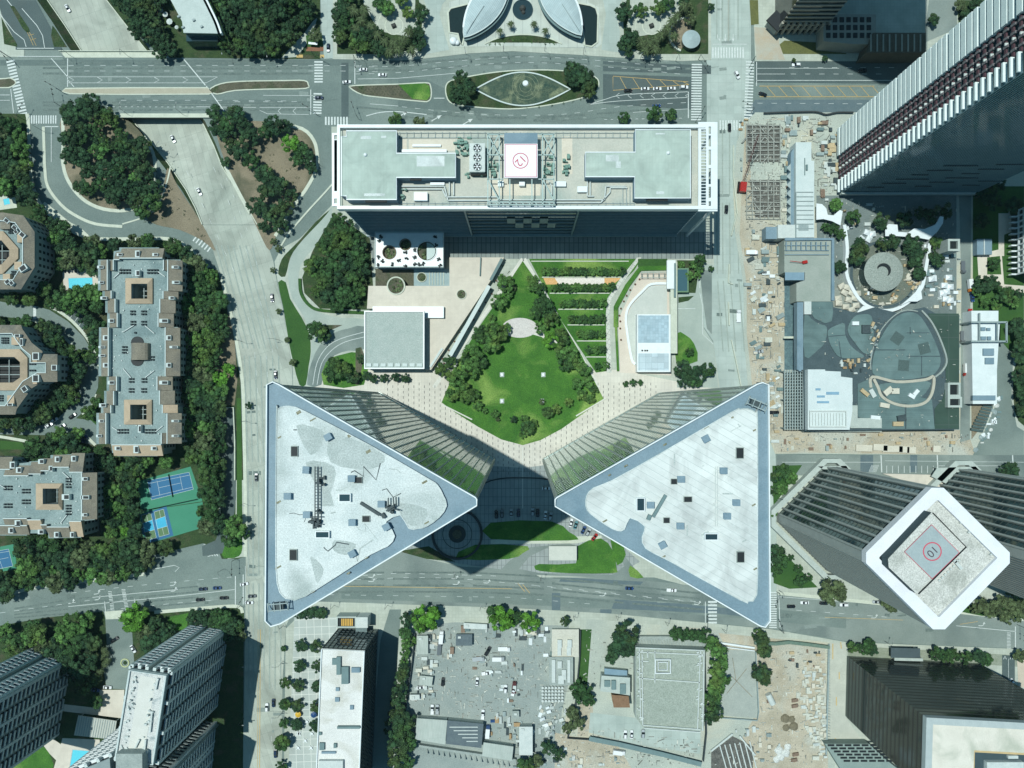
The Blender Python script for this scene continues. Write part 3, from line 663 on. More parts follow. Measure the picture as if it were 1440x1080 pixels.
for dx, dy in ((0,0),(18,-5)):
    def T(x, y): return (x + dx, y + dy)
    part('stripe', MB().prism(PL([T(200,736),T(214,731),T(217,745),T(203,749)]), .04, .05), M_CYN, tc2)
    part('stripe', MB().prism(PL([T(199,725),T(212,721),T(214,731),T(200,736)]), .04, .05), M_OLV, tc2)
    part('stripe', MB().prism(PL([T(203,749),T(217,745),T(220,756),T(206,760)]), .04, .05), M_OLV, tc2)
    part('court_lines', ln([(T(199,725),T(212,721)),(T(212,721),T(220,756)),(T(220,756),T(206,760)),(T(206,760),T(199,725)),(T(200,736),T(214,731)),(T(203,749),T(217,745)),(T(206,723),T(208,733)),(T(210,747),T(213,758))], z=.06), M_WHITE, tc2)
k = MB(); k.beam(P(197,719,1.2), P(276,702,1.2), .12, 2.4); single('court_fence', k, mat('fence_dark',(.015,.03,.022)), 'dark green mesh fence between the two ball courts', 'fence', P(236,710))
tc3 = root('tennis_court', 'blue tennis court cut by the left edge of the photo', 'tennis court', P(0,790))
part('surface', MB().prism(PL([(-60,780),(20,765),(24,800),(-60,815)]), 0, .03), M_GRN, tc3)
part('playing_field', MB().prism(PL([(-50,784),(12,772),(18,796),(-46,809)]), .03, .04), M_BLU, tc3)
part('court_lines', ln([((-50,784),(12,772)),((12,772),(18,796)),((18,796),(-46,809)),((-30,782),(14,775)),((0,789),(4,800)),((-8,788),(12,784))]), M_WHITE, tc3)
# pools
M_POOL = mat('pool_water', (.10,.55,.68), (.14,.62,.72), 1.5, .1, fine=.08, spec=.6)
def pool(label, px, rim):
    p = root('swimming_pool', label, 'pool', P(*px[0]))
    part('water', MB().prism(PL(px), None, .05), M_POOL, p)
    k = MB(); k.strip(PL(px), .5, .02, .1, closed=True); part('coping', k, mat('pool_coping',(.5,.52,.48)), p)
    lm(rim, sum(a for a, b in px) / len(px), sum(b for a, b in px) / len(px))
pool('rectangular turquoise pool between the octagonal block and long condominium', [(96,391),(130,390),(131,407),(97,408)], 'rectangular turquoise pool')
pool('small turquoise pool between the two balconied towers at the bottom', [(102,1054),(128,1056),(122,1090),(96,1090)], 'bottom turquoise pool')
pool('tiny pale pool at the left edge above the octagonal block', [(4,280),(13,278),(15,287),(6,289)], 'tiny left edge pool')
sheet('pool_terrace', [(88,1038),(140,1040),(150,1100),(70,1100)], M_TAN, .02)
sheet('pool_terrace', [(-5,272),(20,270),(24,292),(-5,296)], M_KERB, .018)
sheet('driveway', [(148,868),(172,866),(186,890),(190,950),(182,970),(150,968),(145,940),(150,905)], M_ASPH, .02)
sheet('pavement', [(147,860),(173,858),(174,870),(149,871)], M_KERB, .024)
sheet('lawn', smooth_px([(10,1075),(30,1055),(55,1048),(70,1060),(72,1090),(10,1100)], 2, True), M_LAWN, .02)
sheet('lawn', [(235,868),(265,862),(262,890),(240,885)], M_LAWN, .02); sheet('lawn', [(118,900),(142,890),(140,905),(120,915)], M_LAWN, .02)
sheet('pavement', [(140,970),(175,970),(172,1010),(88,1000),(88,990),(140,996)], M_TAN, .028)
sheet('pavement', [(55,1040),(70,1035),(90,1050),(80,1070),(70,1060)], M_TAN, .03)
rp = root('round_planter', 'small ring planter in the middle of the condominium drop off court', 'planter', P(176,932))
part('rim', MB().ring(P(176,932), 1.9, 2.5, 0, .4), mat('yellow_rim',(.5,.55,.3)), rp); part('plants', MB().cyl(P(176,932), 1.2, 0, .5, 12, .7), M_BEDG, rp)
# west edge pieces north of the boulevard
sheet('driveway', [(-8,-90),(26,0),(50,0),(88,70),(22,70),(22,60),(2,20),(-30,-90)], M_ASPHD, .008)
slab('median', [(14,8),(20,9),(41,40),(42,45),(38,46),(32,40)], M_BEDG, .12)
k = MB()
for l in ([(0,20),(20,45),(34,56),(37,66)], [(31,12),(52,36),(60,50),(63,68)], [(10,0),(18,10)], [(24,68),(76,68)], [(25,79.5),(88,79.5)]): k.strip([P(*q) for q in l], .35, .03)
struct('road_markings', k, M_WHITE)
k = MB()
for a, b in (((38,44),(47,64)),((41,44),(51,64)),((40,50),(48,48)),((43,57),(51,54))): k.strip([P(*a), P(*b)], .2, .03)
struct('road_markings', k, M_YEL)
slab('planting_bed', [(2,24),(8,36),(24,62),(24,66),(6,62)], M_BEDG, .1); slab('planting_bed', [(74,36),(80,44),(94,66),(76,66),(72,50)], M_BEDG, .1)
# north gardens
sheet('pavement', [(448,-90),(468,-90),(468,82),(456,83),(452,40)], M_CONCB, .02)
sheet('driveway', smooth_px([(395,82),(425,50),(440,30),(446,25),(440,50),(418,80)], 1), M_WALK, .02)
sheet('lawn', [(430,50),(452,46),(455,66),(432,66)], M_LAWND, .03); sheet('planting_bed', [(432,66),(455,66),(455,72),(430,72)], mat('red_earth',(.25,.12,.07)), .034)
sheet('tactile_paving', [(417,77),(426,77),(426,81),(417,81)], M_YEL, .03); sheet('tactile_paving', [(450,77),(456,77),(456,81),(450,81)], M_YEL, .03)
for cx, s in ((554,1),(916,-1)):
    sheet('planting_bed', [(cx+q[0]*s, q[1]) for q in ((-80,-60),(20,-60),(40,20),(38,66),(0,76),(-80,76))], M_BEDG, .016)
    sheet('garden_path', [(cx+q[0]*s, q[1]) for q in ((-50,-60),(30,-60),(30,20),(36,40),(22,52),(10,50),(-20,44),(-42,10))], M_WALK, .022)
    k = MB()
    k.ring(P(cx, 36), 4.8, 5.3, .03, .05, 32); k.ring(P(cx, 36), 9.0, 9.3, .03, .05, 40, math.radians(20), math.radians(200))
    struct('paving_ring', k, M_KERB)
    pd = root('garden_pedestal', 'dark square plinth centred in the %s circular garden' % ('left' if s > 0 else 'right'), 'plinth', P(cx, 37)); part('block', MB().obox(P(cx, 37), 2.4, 2.2, 0, 1.2, .4), mat('dark_stone',(.03,.035,.035)), pd)
    part('cap', MB().obox(P(cx, 37), 1.5, 1.3, 1.2, 1.5, .4), mat('dark_stone2',(.06,.065,.06)), pd)
sheet('driveway', smooth_px([(600,-80),(628,-40),(632,-5),(622,6),(618,20),(626,50),(632,70),(600,76),(597,45),(604,20),(596,0),(590,-80)], 1), M_CONCB, .03)
sheet('driveway', smooth_px([(860,-80),(844,-20),(852,20),(848,50),(846,70),(870,74),(872,45),(866,20),(878,-10),(880,-80)], 1), M_CONCB, .03)
sheet('forecourt', [(632,3),(642,0),(700,-60),(790,-60),(828,4),(842,10),(846,62),(838,68),(720,65),(632,66)], gridmat('forecourt_slabs',(.43,.48,.43),(.50,.55,.49),(.22,.26,.25),5.1,50,0,.16,.1,cell=.04), .036)
for q in ([(630,18),(634,12),(670,3),(676,0),(664,20),(656,40),(650,64),(646,58),(644,48),(632,46)], [(796,2),(830,8),(838,12),(841,22),(840,60),(832,66),(822,64),(820,44),(812,26)]):
    k = MB(); k.prism(PL(q), None, .08); k2 = MB(); k2.strip(PL(q), .9, .04, .5, closed=True)
    w = root('reflecting_pond', 'dark still pond wrapping round the %s leaf roof' % ('left' if q[0][0] < 700 else 'right'), 'pond', P(*q[0])); part('water', k, M_WATER, w); part('rim', k2, M_KERB, w)
gb = [(687,60),(700,53),(720,50),(735,49.5),(750,50),(772,54),(786,61),(740,60)]
sheet('planting_bed', gb, M_BEDG, .06); k = MB(); k.strip(PL(smooth_px([(682,62),(700,54),(720,50),(736,49),(752,50),(772,54),(790,62)], 3)), .7, .04, .5); struct('kerb', k, M_KERB)
# concrete circle garden right
k = MB(); k.ring(P(965,50), 9, 10, 0, 1.2, 40, math.radians(60), math.radians(250))
rp = root('curved_planter', 'arc walled planter curling round the grey dome beside the avenue', 'planter', P(965,50)); part('wall', k, M_KERB, rp); part('soil', MB().prism([(P(965,50).x + 9*math.cos(math.radians(a)), P(965,50).y + 9*math.sin(math.radians(a))) for a in range(60,251,10)], None, .5), M_DIRT, rp)
# ------------------------------------------------------------------ south blocks surfaces
sheet('plaza', [(414,868),(474,868),(474,908),(452,912),(445,1180),(402,1180)], M_PLAZG, .02)
sheet('side_street', [(548,857),(564,857),(558,940),(545,1180),(510,1180),(535,900)], M_ASPH, .02)
sheet('yard_surface', [(585,880),(640,875),(800,880),(800,960),(790,1000),(780,1180),(560,1180),(578,960)], M_YARD, .02)
sheet('yard_surface', [(825,870),(1000,885),(1180,905),(1170,1180),(780,1180),(795,1010),(815,960)], M_SANDG, .024)
sheet('yard_surface', [(1010,890),(1160,905),(1165,1100),(1010,1100),(1065,1000)], M_SAND, .03)
sheet('bare_soil', [(780,1030),(870,1050),(900,1100),(780,1100)], M_SAND, .034)
sheet('bare_soil', [(815,990),(826,985),(830,960),(834,1000),(826,1035),(812,1035)], M_SAND, .036)
sheet('grass_strip', [(815,885),(832,885),(826,960),(822,985),(812,985)], M_LAWND, .036)
sheet('paved_yard', [(830,1002),(900,1010),(905,1020),(985,1022),(985,1060),(900,1048),(828,1030)], M_CONCB, .04)
sheet('paved_yard', [(1015,913),(1062,915),(1066,1010),(1010,1006)], mat('pad_grey',(.30,.34,.31),(.36,.40,.36),.2,.9,fine=.15), .04)
for a, b in (((1028,950),(1058,980)),((1050,940),(1022,975)),((1035,958),(1030,925))):
    k = MB(); k.strip([P(*a), P(*b)], .3, .05); struct('dirt_patch', k, M_DIRT)
sheet('driveway', [(1166,904),(1190,904),(1190,1010),(1215,1045),(1165,1045)], mat('lane_beige',(.40,.42,.36),(.48,.50,.43),.15,.9,fine=.12), .044)
sheet('driveway', [(1409,921),(1427,922),(1427,963),(1420,960),(1409,955)], M_ASPHD, .04); k = MB()
for x in (1413,1422):
    k.strip([P(x-2,927),P(x,922.5),P(x+2,927)], .35, .05)
k.strip([P(1418,926),P(1418,960)], .2, .05)
struct('road_markings', k, M_WHITE)
k = MB()
for a, b in (((1171,905),(1171,927)),((1180,945),(1180,955)),((1176,980),(1176,992)),((1174,1038),(1178,1042)),((1182,903),(1183,912))): k.strip([P(*a), P(*b)], .5, .06)
struct('road_markings', k, M_YEL)
sheet('pavement', [(1430,925),(1600,930),(1600,1010),(1432,965)], mat('peach_paving',(.48,.42,.33),(.53,.47,.38),.2,.9,fine=.1), .04)
sheet('grass_strip', [(1192,908),(1440,922),(1440,938),(1192,922)], mat('grey_bed',(.30,.33,.27),(.20,.24,.17),.3,.9,fine=.3), .03)
# SE plaza by the diamond tower
sheet('grass_strip', [(1086,655),(1128,654),(1096,700),(1088,720)], M_LAWND, .02); sheet('grass_strip', [(1086,765),(1100,775),(1150,826),(1110,828),(1088,820)], M_LAWND, .02)
sheet('grass_strip', [(1330,856),(1440,840),(1440,870),(1380,866)], M_LAWND, .02)
# ------------------------------------------------------------------ NE construction side surfaces
sheet('bare_soil', [(1048,170),(1118,165),(1118,330),(1104,345),(1102,600),(1360,605),(1372,640),(1092,636),(1058,545),(1050,470),(1050,400),(1040,330),(1044,250)], M_SAND, .014)
sheet('bare_soil', [(1050,170),(1110,168),(1150,240),(1170,270),(1120,340),(1060,300)], M_SANDG, .02)
sheet('service_lane', [(1348,262),(1366,262),(1364,500),(1364,618),(1350,622),(1352,400)], M_ASPHL, .03)
sheet('side_road', [(1376,470),(1400,470),(1425,500),(1422,560),(1430,600),(1440,606),(1440,640),(1368,640),(1385,605),(1400,570),(1398,520),(1376,480)], M_ASPH, .03)
sheet('planting_bed', smooth_px([(1436,505),(1426,520),(1425,560),(1432,592),(1460,600),(1470,505)], 2, True), M_BEDG, .05)
sheet('garden_bed', [(1368,262),(1440,262),(1440,495),(1368,490)], M_LAWND, .03)
sheet('garden_path', [(1374,358),(1408,350),(1412,400),(1440,402),(1440,412),(1405,404),(1400,392),(1376,392)], M_TAN, .04); sheet('garden_path', [(1404,300),(1440,300),(1440,320),(1412,330),(1412,360),(1404,360)], M_TAN, .044)
sheet('garden_path', [(1388,362),(1406,360),(1408,386),(1388,386)], M_LAWND, .05)
sheet('dirt_patch', [(1366,538),(1396,548),(1396,575),(1380,600),(1366,618)], M_DIRT, .05)
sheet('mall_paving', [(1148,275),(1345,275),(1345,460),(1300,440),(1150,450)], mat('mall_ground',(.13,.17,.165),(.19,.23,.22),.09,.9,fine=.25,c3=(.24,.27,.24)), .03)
for q in ([(1103,57),(1190,62),(1190,76),(1100,76),(1092,66)], [(1054,0),(1066,0),(1067,34),(1056,35)]): sheet('lawn', q, mat('olive_turf',(.10,.11,.04),(.14,.15,.05),.2,.9,fine=.3), .03)
sheet('plaza', [(1060,38),(1092,40),(1096,62),(1104,84),(1064,84)], mat('peach_tiles',(.42,.35,.25),(.40,.42,.36),.12,.9,fine=.1), .03)
sheet('grass_strip', [(1345,0),(1440,0),(1360,32),(1348,34)], M_BEDG, .03); sheet('plaza', [(1306,0),(1345,0),(1346,40),(1300,60)], M_ASPHL, .034)
# ------------------------------------------------------------------ trees
TONES = {
 'D': ('dark green', mat('foliage_dark', (.014,.046,.022), (.034,.078,.030), .16, .9, fine=.25, c3=(.050,.085,.026), island=.65, rnd=0)),
 'N': ('deep green', mat('foliage_deep', (.020,.060,.020), (.042,.10,.030), .16, .9, fine=.25, c3=(.062,.115,.028), island=.65)),
 'M': ('mid green', mat('foliage_mid', (.042,.112,.028), (.085,.18,.045), .16, .9, fine=.25, c3=(.09,.155,.035), island=.65)),
 'B': ('bright green', mat('foliage_bright', (.055,.16,.018), (.095,.235,.03), .35, .9, fine=.25, island=.65)),
 'O': ('olive green', mat('foliage_olive', (.055,.085,.035), (.09,.125,.055), .35, .9, fine=.25, island=.65)),
}
M_BARK = mat('bark', (.10,.075,.05), (.15,.12,.085), 2, .9)
def crown_mesh(seed, lumps, leaves, flat=.72, gap=.25):
    r = random.Random(seed); mb = MB(); cs = []
    for i in range(lumps):
        a = r.uniform(0, math.tau); d = math.sqrt(r.random()) * .8 if i else 0
        cs.append((math.cos(a) * d, math.sin(a) * d, r.uniform(-.15, .42) * (1.1 - d), r.uniform(.15, .34)))
    for c in cs:                                        # small solid hearts keep the crown from being see-through
        n0 = len(mb.v); mb.sphere(c[:3], c[3] * .8, 4, flat)
        for k in range(n0, len(mb.v)):
            v = Vector(mb.v[k]); q = v - Vector(c[:3]); s = 1 + .35 * noise.noise(v * 5 + Vector((seed, 0, 0)))
            mb.v[k] = tuple(Vector(c[:3]) + q * s)
    for i in range(leaves):
        c = cs[r.randrange(len(cs))]; t = Vector((r.gauss(0,1), r.gauss(0,1), r.gauss(.25,1))).normalized()
        rad = c[3] * r.uniform(.75, 1.1)
        p = Vector(c[:3]) + Vector((t.x * rad, t.y * rad, t.z * rad * flat))
        if noise.noise(p * 3.1 + Vector((seed * 3, 1, 2))) > gap: continue
        nrm = (t + Vector((r.gauss(0,.6), r.gauss(0,.6), r.gauss(.3,.6)))).normalized()
        x = nrm.orthogonal().normalized(); y = nrm.cross(x); s = r.uniform(.03, .10); a = r.uniform(0, math.tau)
        u = (x * math.cos(a) + y * math.sin(a)) * s; w = (y * math.cos(a) - x * math.sin(a)) * s * r.uniform(.5, .9)
        mb.add([p - u, p - w * .9 + u*.1, p + u, p + w * .9 + u*.1], [(0, 1, 2, 3)])
    return mb
def trunk_mesh(seed):
    r = random.Random(seed); mb = MB(); mb.tube([(0,0,-1.25),(.02,.01,-.7),(.03,-.02,-.1)], .085, 7, .05)
    for i in range(5):
        a = i * 1.26 + r.random(); mb.tube([(.02,0,-.75 + .08*i),(math.cos(a)*.22, math.sin(a)*.22, -.35),(math.cos(a)*.48, math.sin(a)*.48, .02)], .04, 5, .015)
    return mb
PROTO = {}
def tree_proto(kind, tone):
    key = (kind, tone)
    if key not in PROTO:
        base = ('c', kind)
        if base not in PROTO:
            a = mesh_from('crown', crown_mesh(kind * 7 + 3, 24 + kind % 4 * 5, 1800, .72 if kind < 6 else .6), M_BARK)
            b = mesh_from('trunk', trunk_mesh(kind), M_BARK); PROTO[base] = (a, b)
        a, b = PROTO[base]; a2 = a.copy(); a2.materials.clear(); a2.materials.append(TONES[tone][1]); PROTO[key] = (a2, b)
    return PROTO[key]
TREES = []
def tree(x, y, r, tone='D', h=None, group=None, what='tree', desc=None):
    """x, y: crown centre in the picture, r: crown radius in photo pixels"""
    TREES.append((x, y, r, tone, h, group, desc, R.randrange(8), R.uniform(0, 6.28)))
def plant_trees(limit=285):
    T = sorted(TREES, key=lambda t: -t[2]); rest = {}
    for i, (x, y, r, tone, h, group, desc, kind, rot) in enumerate(T):
        rm = r * .4 * 1.17; h = h or max(3.0, rm * 1.55); p = P(x, y, h * .6); cm, tm = tree_proto(kind, tone); zs = h / 1.9
        if i < limit:
            o = bpy.data.objects.new('tree', None); COL.objects.link(o); o.location = (p.x, p.y, 0); o.rotation_euler = (0, 0, rot)
            for nm, me in (('crown', cm), ('trunk', tm)):
                c = bpy.data.objects.new(nm, me); COL.objects.link(c); c.parent = o; c.location = (0, 0, zs * 1.25); c.scale = (rm, rm, zs)
            o['category'] = 'tree'; o['group'] = group or 'trees of the city blocks'
            size = 'small' if r < 8 else ('medium' if r < 13 else 'large')
            later(o, desc or f'{size} {TONES[tone][0]} tree', x, y)
        else:
            mb = rest.setdefault(tone, MB()); ca, sa = math.cos(rot), math.sin(rot)
            vs = [(p.x + (v.co.x * ca - v.co.y * sa) * rm, p.y + (v.co.x * sa + v.co.y * ca) * rm, zs * 1.25 + v.co.z * zs) for v in cm.vertices]
            mb.add(vs, [tuple(f.vertices) for f in cm.polygons])
            tb = rest.setdefault('trunk', MB()); tb.add([(p.x + v.co.x * rm, p.y + v.co.y * rm, zs * 1.25 + v.co.z * zs) for v in tm.vertices], [tuple(f.vertices) for f in tm.polygons])
    me = bpy.data.meshes.new('small_trees'); V = []; F = []; MI = []
    for k, (tone, mb) in enumerate(rest.items()):
        n = len(V); V += mb.v; F += [tuple(i + n for i in f) for f in mb.f]; MI += [k] * len(mb.f); me.materials.append(M_BARK if tone == 'trunk' else TONES[tone][1])
    me.from_pydata(V, [], F); me.polygons.foreach_set('material_index', MI); me.update()
    o = bpy.data.objects.new('small_trees', me); COL.objects.link(o); o['kind'] = 'stuff'; o['label'] = 'the many smaller trees filling belts, parks and street edges'; o['category'] = 'small trees'
def grove(poly, r0, r1, n, tones, group, gap=.8, desc=None):
    xs = [q[0] for q in poly]; ys = [q[1] for q in poly]; mine = []; t = 0
    while len(mine) < n and t < n * 60:
        t += 1; x, y = R.uniform(min(xs), max(xs)), R.uniform(min(ys), max(ys)); r = R.uniform(r0, r1)
        if not inside(x, y, poly) or (190 < x + r*.6 and x - r < 275 and y + r*.6 > 656 and y - r < 758 and x > 196 - (y - 656)*.02 ) or (x < 30 and 762 < y < 812): continue
        if any((x - a) ** 2 + (y - b) ** 2 < ((r + c) * gap * .75) ** 2 for a, b, c in [q[:3] for q in TREES]): continue
        tree(x, y, r, R.choice(tones), h=r * .4 * R.uniform(1.3, 2.0) + 2, group=group, desc=desc); mine.append(1)
# landmarks in the tree country
for n, x, y in (('upper left traffic loop', 150, 240), ('freeway side divider', 270, 290), ('right traffic loop', 390, 220), ('octagonal block upper pool side', 30, 350), ('long condominium centre', 195, 490),
                ('long condominium north end', 197, 350), ('long condominium south end', 192, 640), ('octagonal condominium', 20, 515), ('lower left condominium', 70, 697), ('condominium parking bays', 112, 448),
                ('garage ramp', 318, 650), ('round drop off planter', 176, 932), ('left balconied tower', 40, 960), ('right balconied tower', 240, 960), ('bus stop corner', 442, 70), ('left garden plinth', 554, 37),
                ('right garden plinth', 916, 37), ('lens shaped fountain', 740, 122), ('grassy median tip', 585, 128), ('white roof garden pavilion', 575, 355), ('square grey pavilion', 555, 478), ('curved driveway bend', 420, 400),
                ('mosaic oval dome', 1243, 382), ('egg shaped mall roof', 1275, 490), ('diamond tower', 1320, 785), ('black glass tower', 1370, 1040), ('transformer yard', 940, 960), ('equipment yard', 700, 960),
                ('checked plaza', 430, 960), ('slender white roof tower', 480, 1000), ('brick service building', 870, 970), ('grey test pad', 1038, 960), ('stone stack yard', 1145, 960), ('louvered white tower', 1290, 170),
                ('white framed pavilion', 1390, 460), ('east walkway lawn', 1385, 370), ('circle of trees cafe', 965, 50), ('curved dark ramp mouth', 643, 750), ('pool terrace', 905, 480), ('east drive lawn', 965, 490),
                ('wide avenue junction', 1020, 120), ('boulevard left junction', 100, 840), ('west boulevard lower junction', 365, 830), ('stone median', 190, 128), ('far upper left road fork', 35, 45), ('pale curved roof building', 270, 30), ('southern boulevard middle', 740, 835), ('right street corner', 1424, 890), ('steel pit frames', 1080, 250), ('long grey shed roof', 1128, 260), ('mall white roof', 1165, 560), ('tan service road end', 1400, 600), ('lower avenue', 370, 980)):
    lm(n, x, y)
G1 = 'trees of the belt between ramp road and condominiums'
grove([(-20,165),(16,168),(32,185),(36,222),(40,262),(54,290),(80,314),(108,336),(150,342),(200,338),(240,342),(262,352),(290,380),(270,400),(255,362),(225,346),(150,348),(138,362),(138,380),(100,376),(84,350),(70,320),(40,292),(10,270),(-20,250)], 9, 14, 46, 'DDNNMO', G1)
G2 = 'trees of the wood beside the long condominium'
grove([(262,352),(290,375),(304,405),(312,440),(316,470),(300,500),(300,560),(306,640),(300,740),(280,752),(276,700),(262,655),(262,560),(270,480),(258,420)], 9, 15, 58, 'DDNNNMO', G2)
grove([(284,640),(312,560),(308,740),(286,750)], 8, 11, 12, 'DDN', G2)
G3 = 'trees of the thick belt along the lower left boulevard'
grove([(-20,770),(20,762),(40,752),(120,760),(150,770),(190,766),(230,762),(280,750),(300,745),(284,762),(214,776),(202,806),(120,814),(40,824),(-20,838)], 10, 16, 46, 'DDDNNMO', G3)
G4 = 'trees between the condominium blocks'
grove([(60,622),(75,600),(95,598),(118,612),(125,625),(160,645),(165,680),(190,700),(195,750),(160,765),(150,740),(140,700),(138,655),(95,640),(40,668),(22,650),(36,632)], 9, 13, 28, 'DDNM', G4)
grove([(142,650),(230,648),(270,655),(262,662),(200,672),(188,690),(150,690)], 9, 13, 12, 'DNNM', G4)
grove([(68,405),(95,410),(138,412),(142,440),(150,470),(138,492),(128,470),(118,440),(96,438),(68,428)], 10, 14, 11, 'DNNM', G4)
grove([(50,450),(75,462),(100,485),(112,510),(112,540),(104,562),(80,572),(60,590),(40,582),(70,560),(84,530),(84,500),(60,470)], 8, 12, 19, 'DDN', G4)
grove([(-10,446),(30,448),(48,452),(20,458),(-10,458)], 8, 10, 4, 'DN', G4); grove([(-10,586),(40,588),(60,595),(30,606),(-10,606)], 7, 9, 5, 'D', G4)
for x, y, r in ((18,420,10),(42,421,10),(62,406,11),(85,372,9),(100,352,10),(145,475,9),(128,505,8),(125,580,10),(135,565,7),(120,500,8)): tree(x, y, r, 'N', group=G4)
for x, y, r, t in ((310,532,11,'B'),(322,520,9,'B'),(312,548,10,'M'),(302,480,10,'N'),(330,740,15,'M'),(324,758,11,'N'),(342,750,9,'N'),(180,745,9,'B'),(170,735,8,'M'),(350,570,5,'D')): tree(x, y, r, t, group=G2)
G5 = 'trees on the upper left traffic loop'
grove([(96,152),(130,150),(160,165),(196,182),(206,210),(212,240),(232,280),(236,298),(215,322),(196,300),(170,292),(140,282),(110,262),(92,242),(88,200)], 9, 13, 40, 'DDDNN', G5, .6)
for x, y, r, t in ((110,152,13,'D'),(128,148,15,'D'),(150,160,10,'O'),(100,165,12,'D'),(142,208,14,'M'),(190,253,10,'M'),(92,196,9,'D')): tree(x, y, r, t, group=G5)
G6 = 'trees on the right traffic loop'
for x, y, r, t in ((302,158,10,'D'),(318,172,13,'N'),(332,162,13,'D'),(305,180,11,'D'),(322,190,11,'D'),(345,178,10,'D'),(352,195,13,'D'),(335,212,13,'D'),(352,225,12,'N'),(325,205,8,'D'),(318,228,7,'D'),(372,245,13,'D'),(392,262,13,'D'),(375,270,12,'D'),(360,290,12,'D'),(382,300,13,'D'),(402,292,12,'D'),(396,318,11,'D'),(372,318,8,'D'),(385,178,14,'D'),(375,185,10,'N'),(409,202,12,'B'),(423,210,10,'N'),(432,222,10,'D'),(438,236,8,'D'),(418,225,9,'N'),(402,178,9,'D'),(410,275,9,'D'),(385,340,5,'O'),(392,350,5,'O')):
    tree(x, y, r, t, group=G6)
G7 = 'trees of the park north of the boulevard'
grove([(160,0),(225,-8),(222,30),(240,60),(252,72),(225,72),(196,50),(172,22)], 9, 12, 16, 'D', G7, .75)
grove([(300,-10),(430,-10),(440,10),(420,40),(395,62),(380,75),(330,76),(315,60),(305,30)], 9, 14, 34, 'DDDN', G7, .75)
grove([(470,-10),(500,-10),(500,70),(540,72),(528,40),(512,10),(475,60),(468,70)], 8, 12, 12, 'DDN', G7)
for x, y, r, t in ((505,60,14,'N'),(478,20,11,'D'),(478,50,10,'D'),(492,12,9,'O'),(530,66,11,'D'),(585,45,11,'D'),(592,18,11,'D'),(590,62,9,'D'),(545,12,10,'M'),(535,6,10,'N'),(573,18,8,'M'),(565,0,9,'M'),(518,48,9,'O'),(443,50,9,'O'),
                   (877,18,12,'D'),(900,15,10,'N'),(926,12,10,'N'),(885,52,12,'D'),(878,62,10,'D'),(884,75,6,'D'),(912,72,6,'D'),(938,5,10,'N'),(960,0,9,'D'),(970,28,8,'O'),(965,12,9,'O'),(1000,10,5,'D')): tree(x, y, r, t, group='trees round the circular gardens')
G8 = 'trees on the boulevard medians'
for x, y, r, t in ((648,110,10,'D'),(645,124,12,'D'),(650,138,11,'D'),(660,124,10,'D'),(640,135,8,'D'),(804,98,11,'D'),(816,104,11,'D'),(826,112,12,'D'),(828,128,10,'D'),(806,112,10,'D'),(556,168,9,'N'),(590,172,8,'O'),(877,166,8,'N'),(919,161,11,'N'),(944,162,8,'N')): tree(x, y, r, t, group=G8)
G9 = 'trees of the clump beside the curved driveway'
for x, y, r, t in ((474,308,9,'N'),(486,318,12,'N'),(470,328,13,'N'),(492,335,13,'N'),(458,345,12,'N'),(478,350,14,'N'),(505,345,11,'D'),(505,362,13,'N'),(490,370,13,'D'),(468,370,14,'N'),(448,372,12,'N'),(436,374,9,'M'),(512,380,10,'D'),(498,392,13,'N'),(478,392,13,'D'),(458,395,13,'N'),(505,410,10,'N'),(485,415,13,'N'),(462,415,12,'D'),(445,410,8,'N'),(474,428,11,'N'),(494,424,10,'N'),(442,382,8,'M'),(447,466,13,'N'),(458,472,8,'D'),(437,462,7,'N'),(470,512,10,'N'),(468,526,12,'N'),(484,520,10,'N'),(496,530,9,'D'),(508,505,6,'D'),(515,528,6,'D'),(525,532,6,'D'),(540,532,6,'D'),(556,531,6,'D'),(570,532,6,'D'),(404,478,4,'O'),(412,510,5,'O'),(392,438,4,'O'),(384,380,4,'O')):
    tree(x, y, r, t, group=G9)
G10 = 'trees of the park lawn'
for x, y, r, t in ((712,400,11,'M'),(706,392,6,'M'),(702,425,11,'M'),(715,412,7,'M'),(692,447,5,'M'),(676,470,12,'N'),(692,462,10,'M'),(690,482,14,'M'),(702,470,11,'N'),(712,462,7,'M'),(664,498,13,'M'),(655,510,10,'N'),(678,510,8,'N'),(662,520,12,'M'),(632,508,9,'N'),(622,520,10,'N'),(640,530,12,'M'),(650,545,10,'M'),(636,555,9,'M'),(665,556,9,'N'),(672,570,7,'M'),(655,560,8,'M'),(682,578,4,'M'),(696,582,6,'M'),(700,590,3,'O'),
                   (722,405,4,'O'),(744,392,4,'M'),(752,392,5,'M'),(758,405,9,'N'),(750,402,8,'M'),(764,428,12,'N'),(752,440,8,'M'),(758,438,10,'N'),(772,440,9,'N'),(776,448,10,'N'),(762,461,9,'M'),(774,478,11,'B'),(788,470,9,'N'),(792,478,8,'N'),(790,495,10,'M'),(802,500,11,'M'),(795,512,10,'N'),(812,512,8,'M'),(822,520,9,'M'),(812,540,8,'M'),(826,538,8,'M'),(835,548,6,'N'),(818,556,8,'M'),(830,560,7,'M'),(770,580,8,'N'),(782,575,7,'M'),(742,602,10,'N'),(738,590,6,'M'),(750,596,6,'M'),(722,590,5,'D'),(800,566,6,'M'),(762,565,4,'O'),(735,612,5,'M')):
    tree(x, y, r, t, group=G10)
G11 = 'small clipped trees in rows of the terraced hedge garden'
for y, x0, x1 in ((382,762,878),(404.5,775,864),(427,788,852),(449,800,850),(470,812,850),(492,824,852),(514,836,856)):
    n = int((x1 - x0) / 7.2)
    for i in range(n):
        xx = x0 + (i + .5) * (x1 - x0) / n
        tree(xx, y + R.uniform(-1, 1), R.uniform(5.2, 6.4), R.choice('NNM'), h=3.6, group=G11, desc='small clipped garden tree')
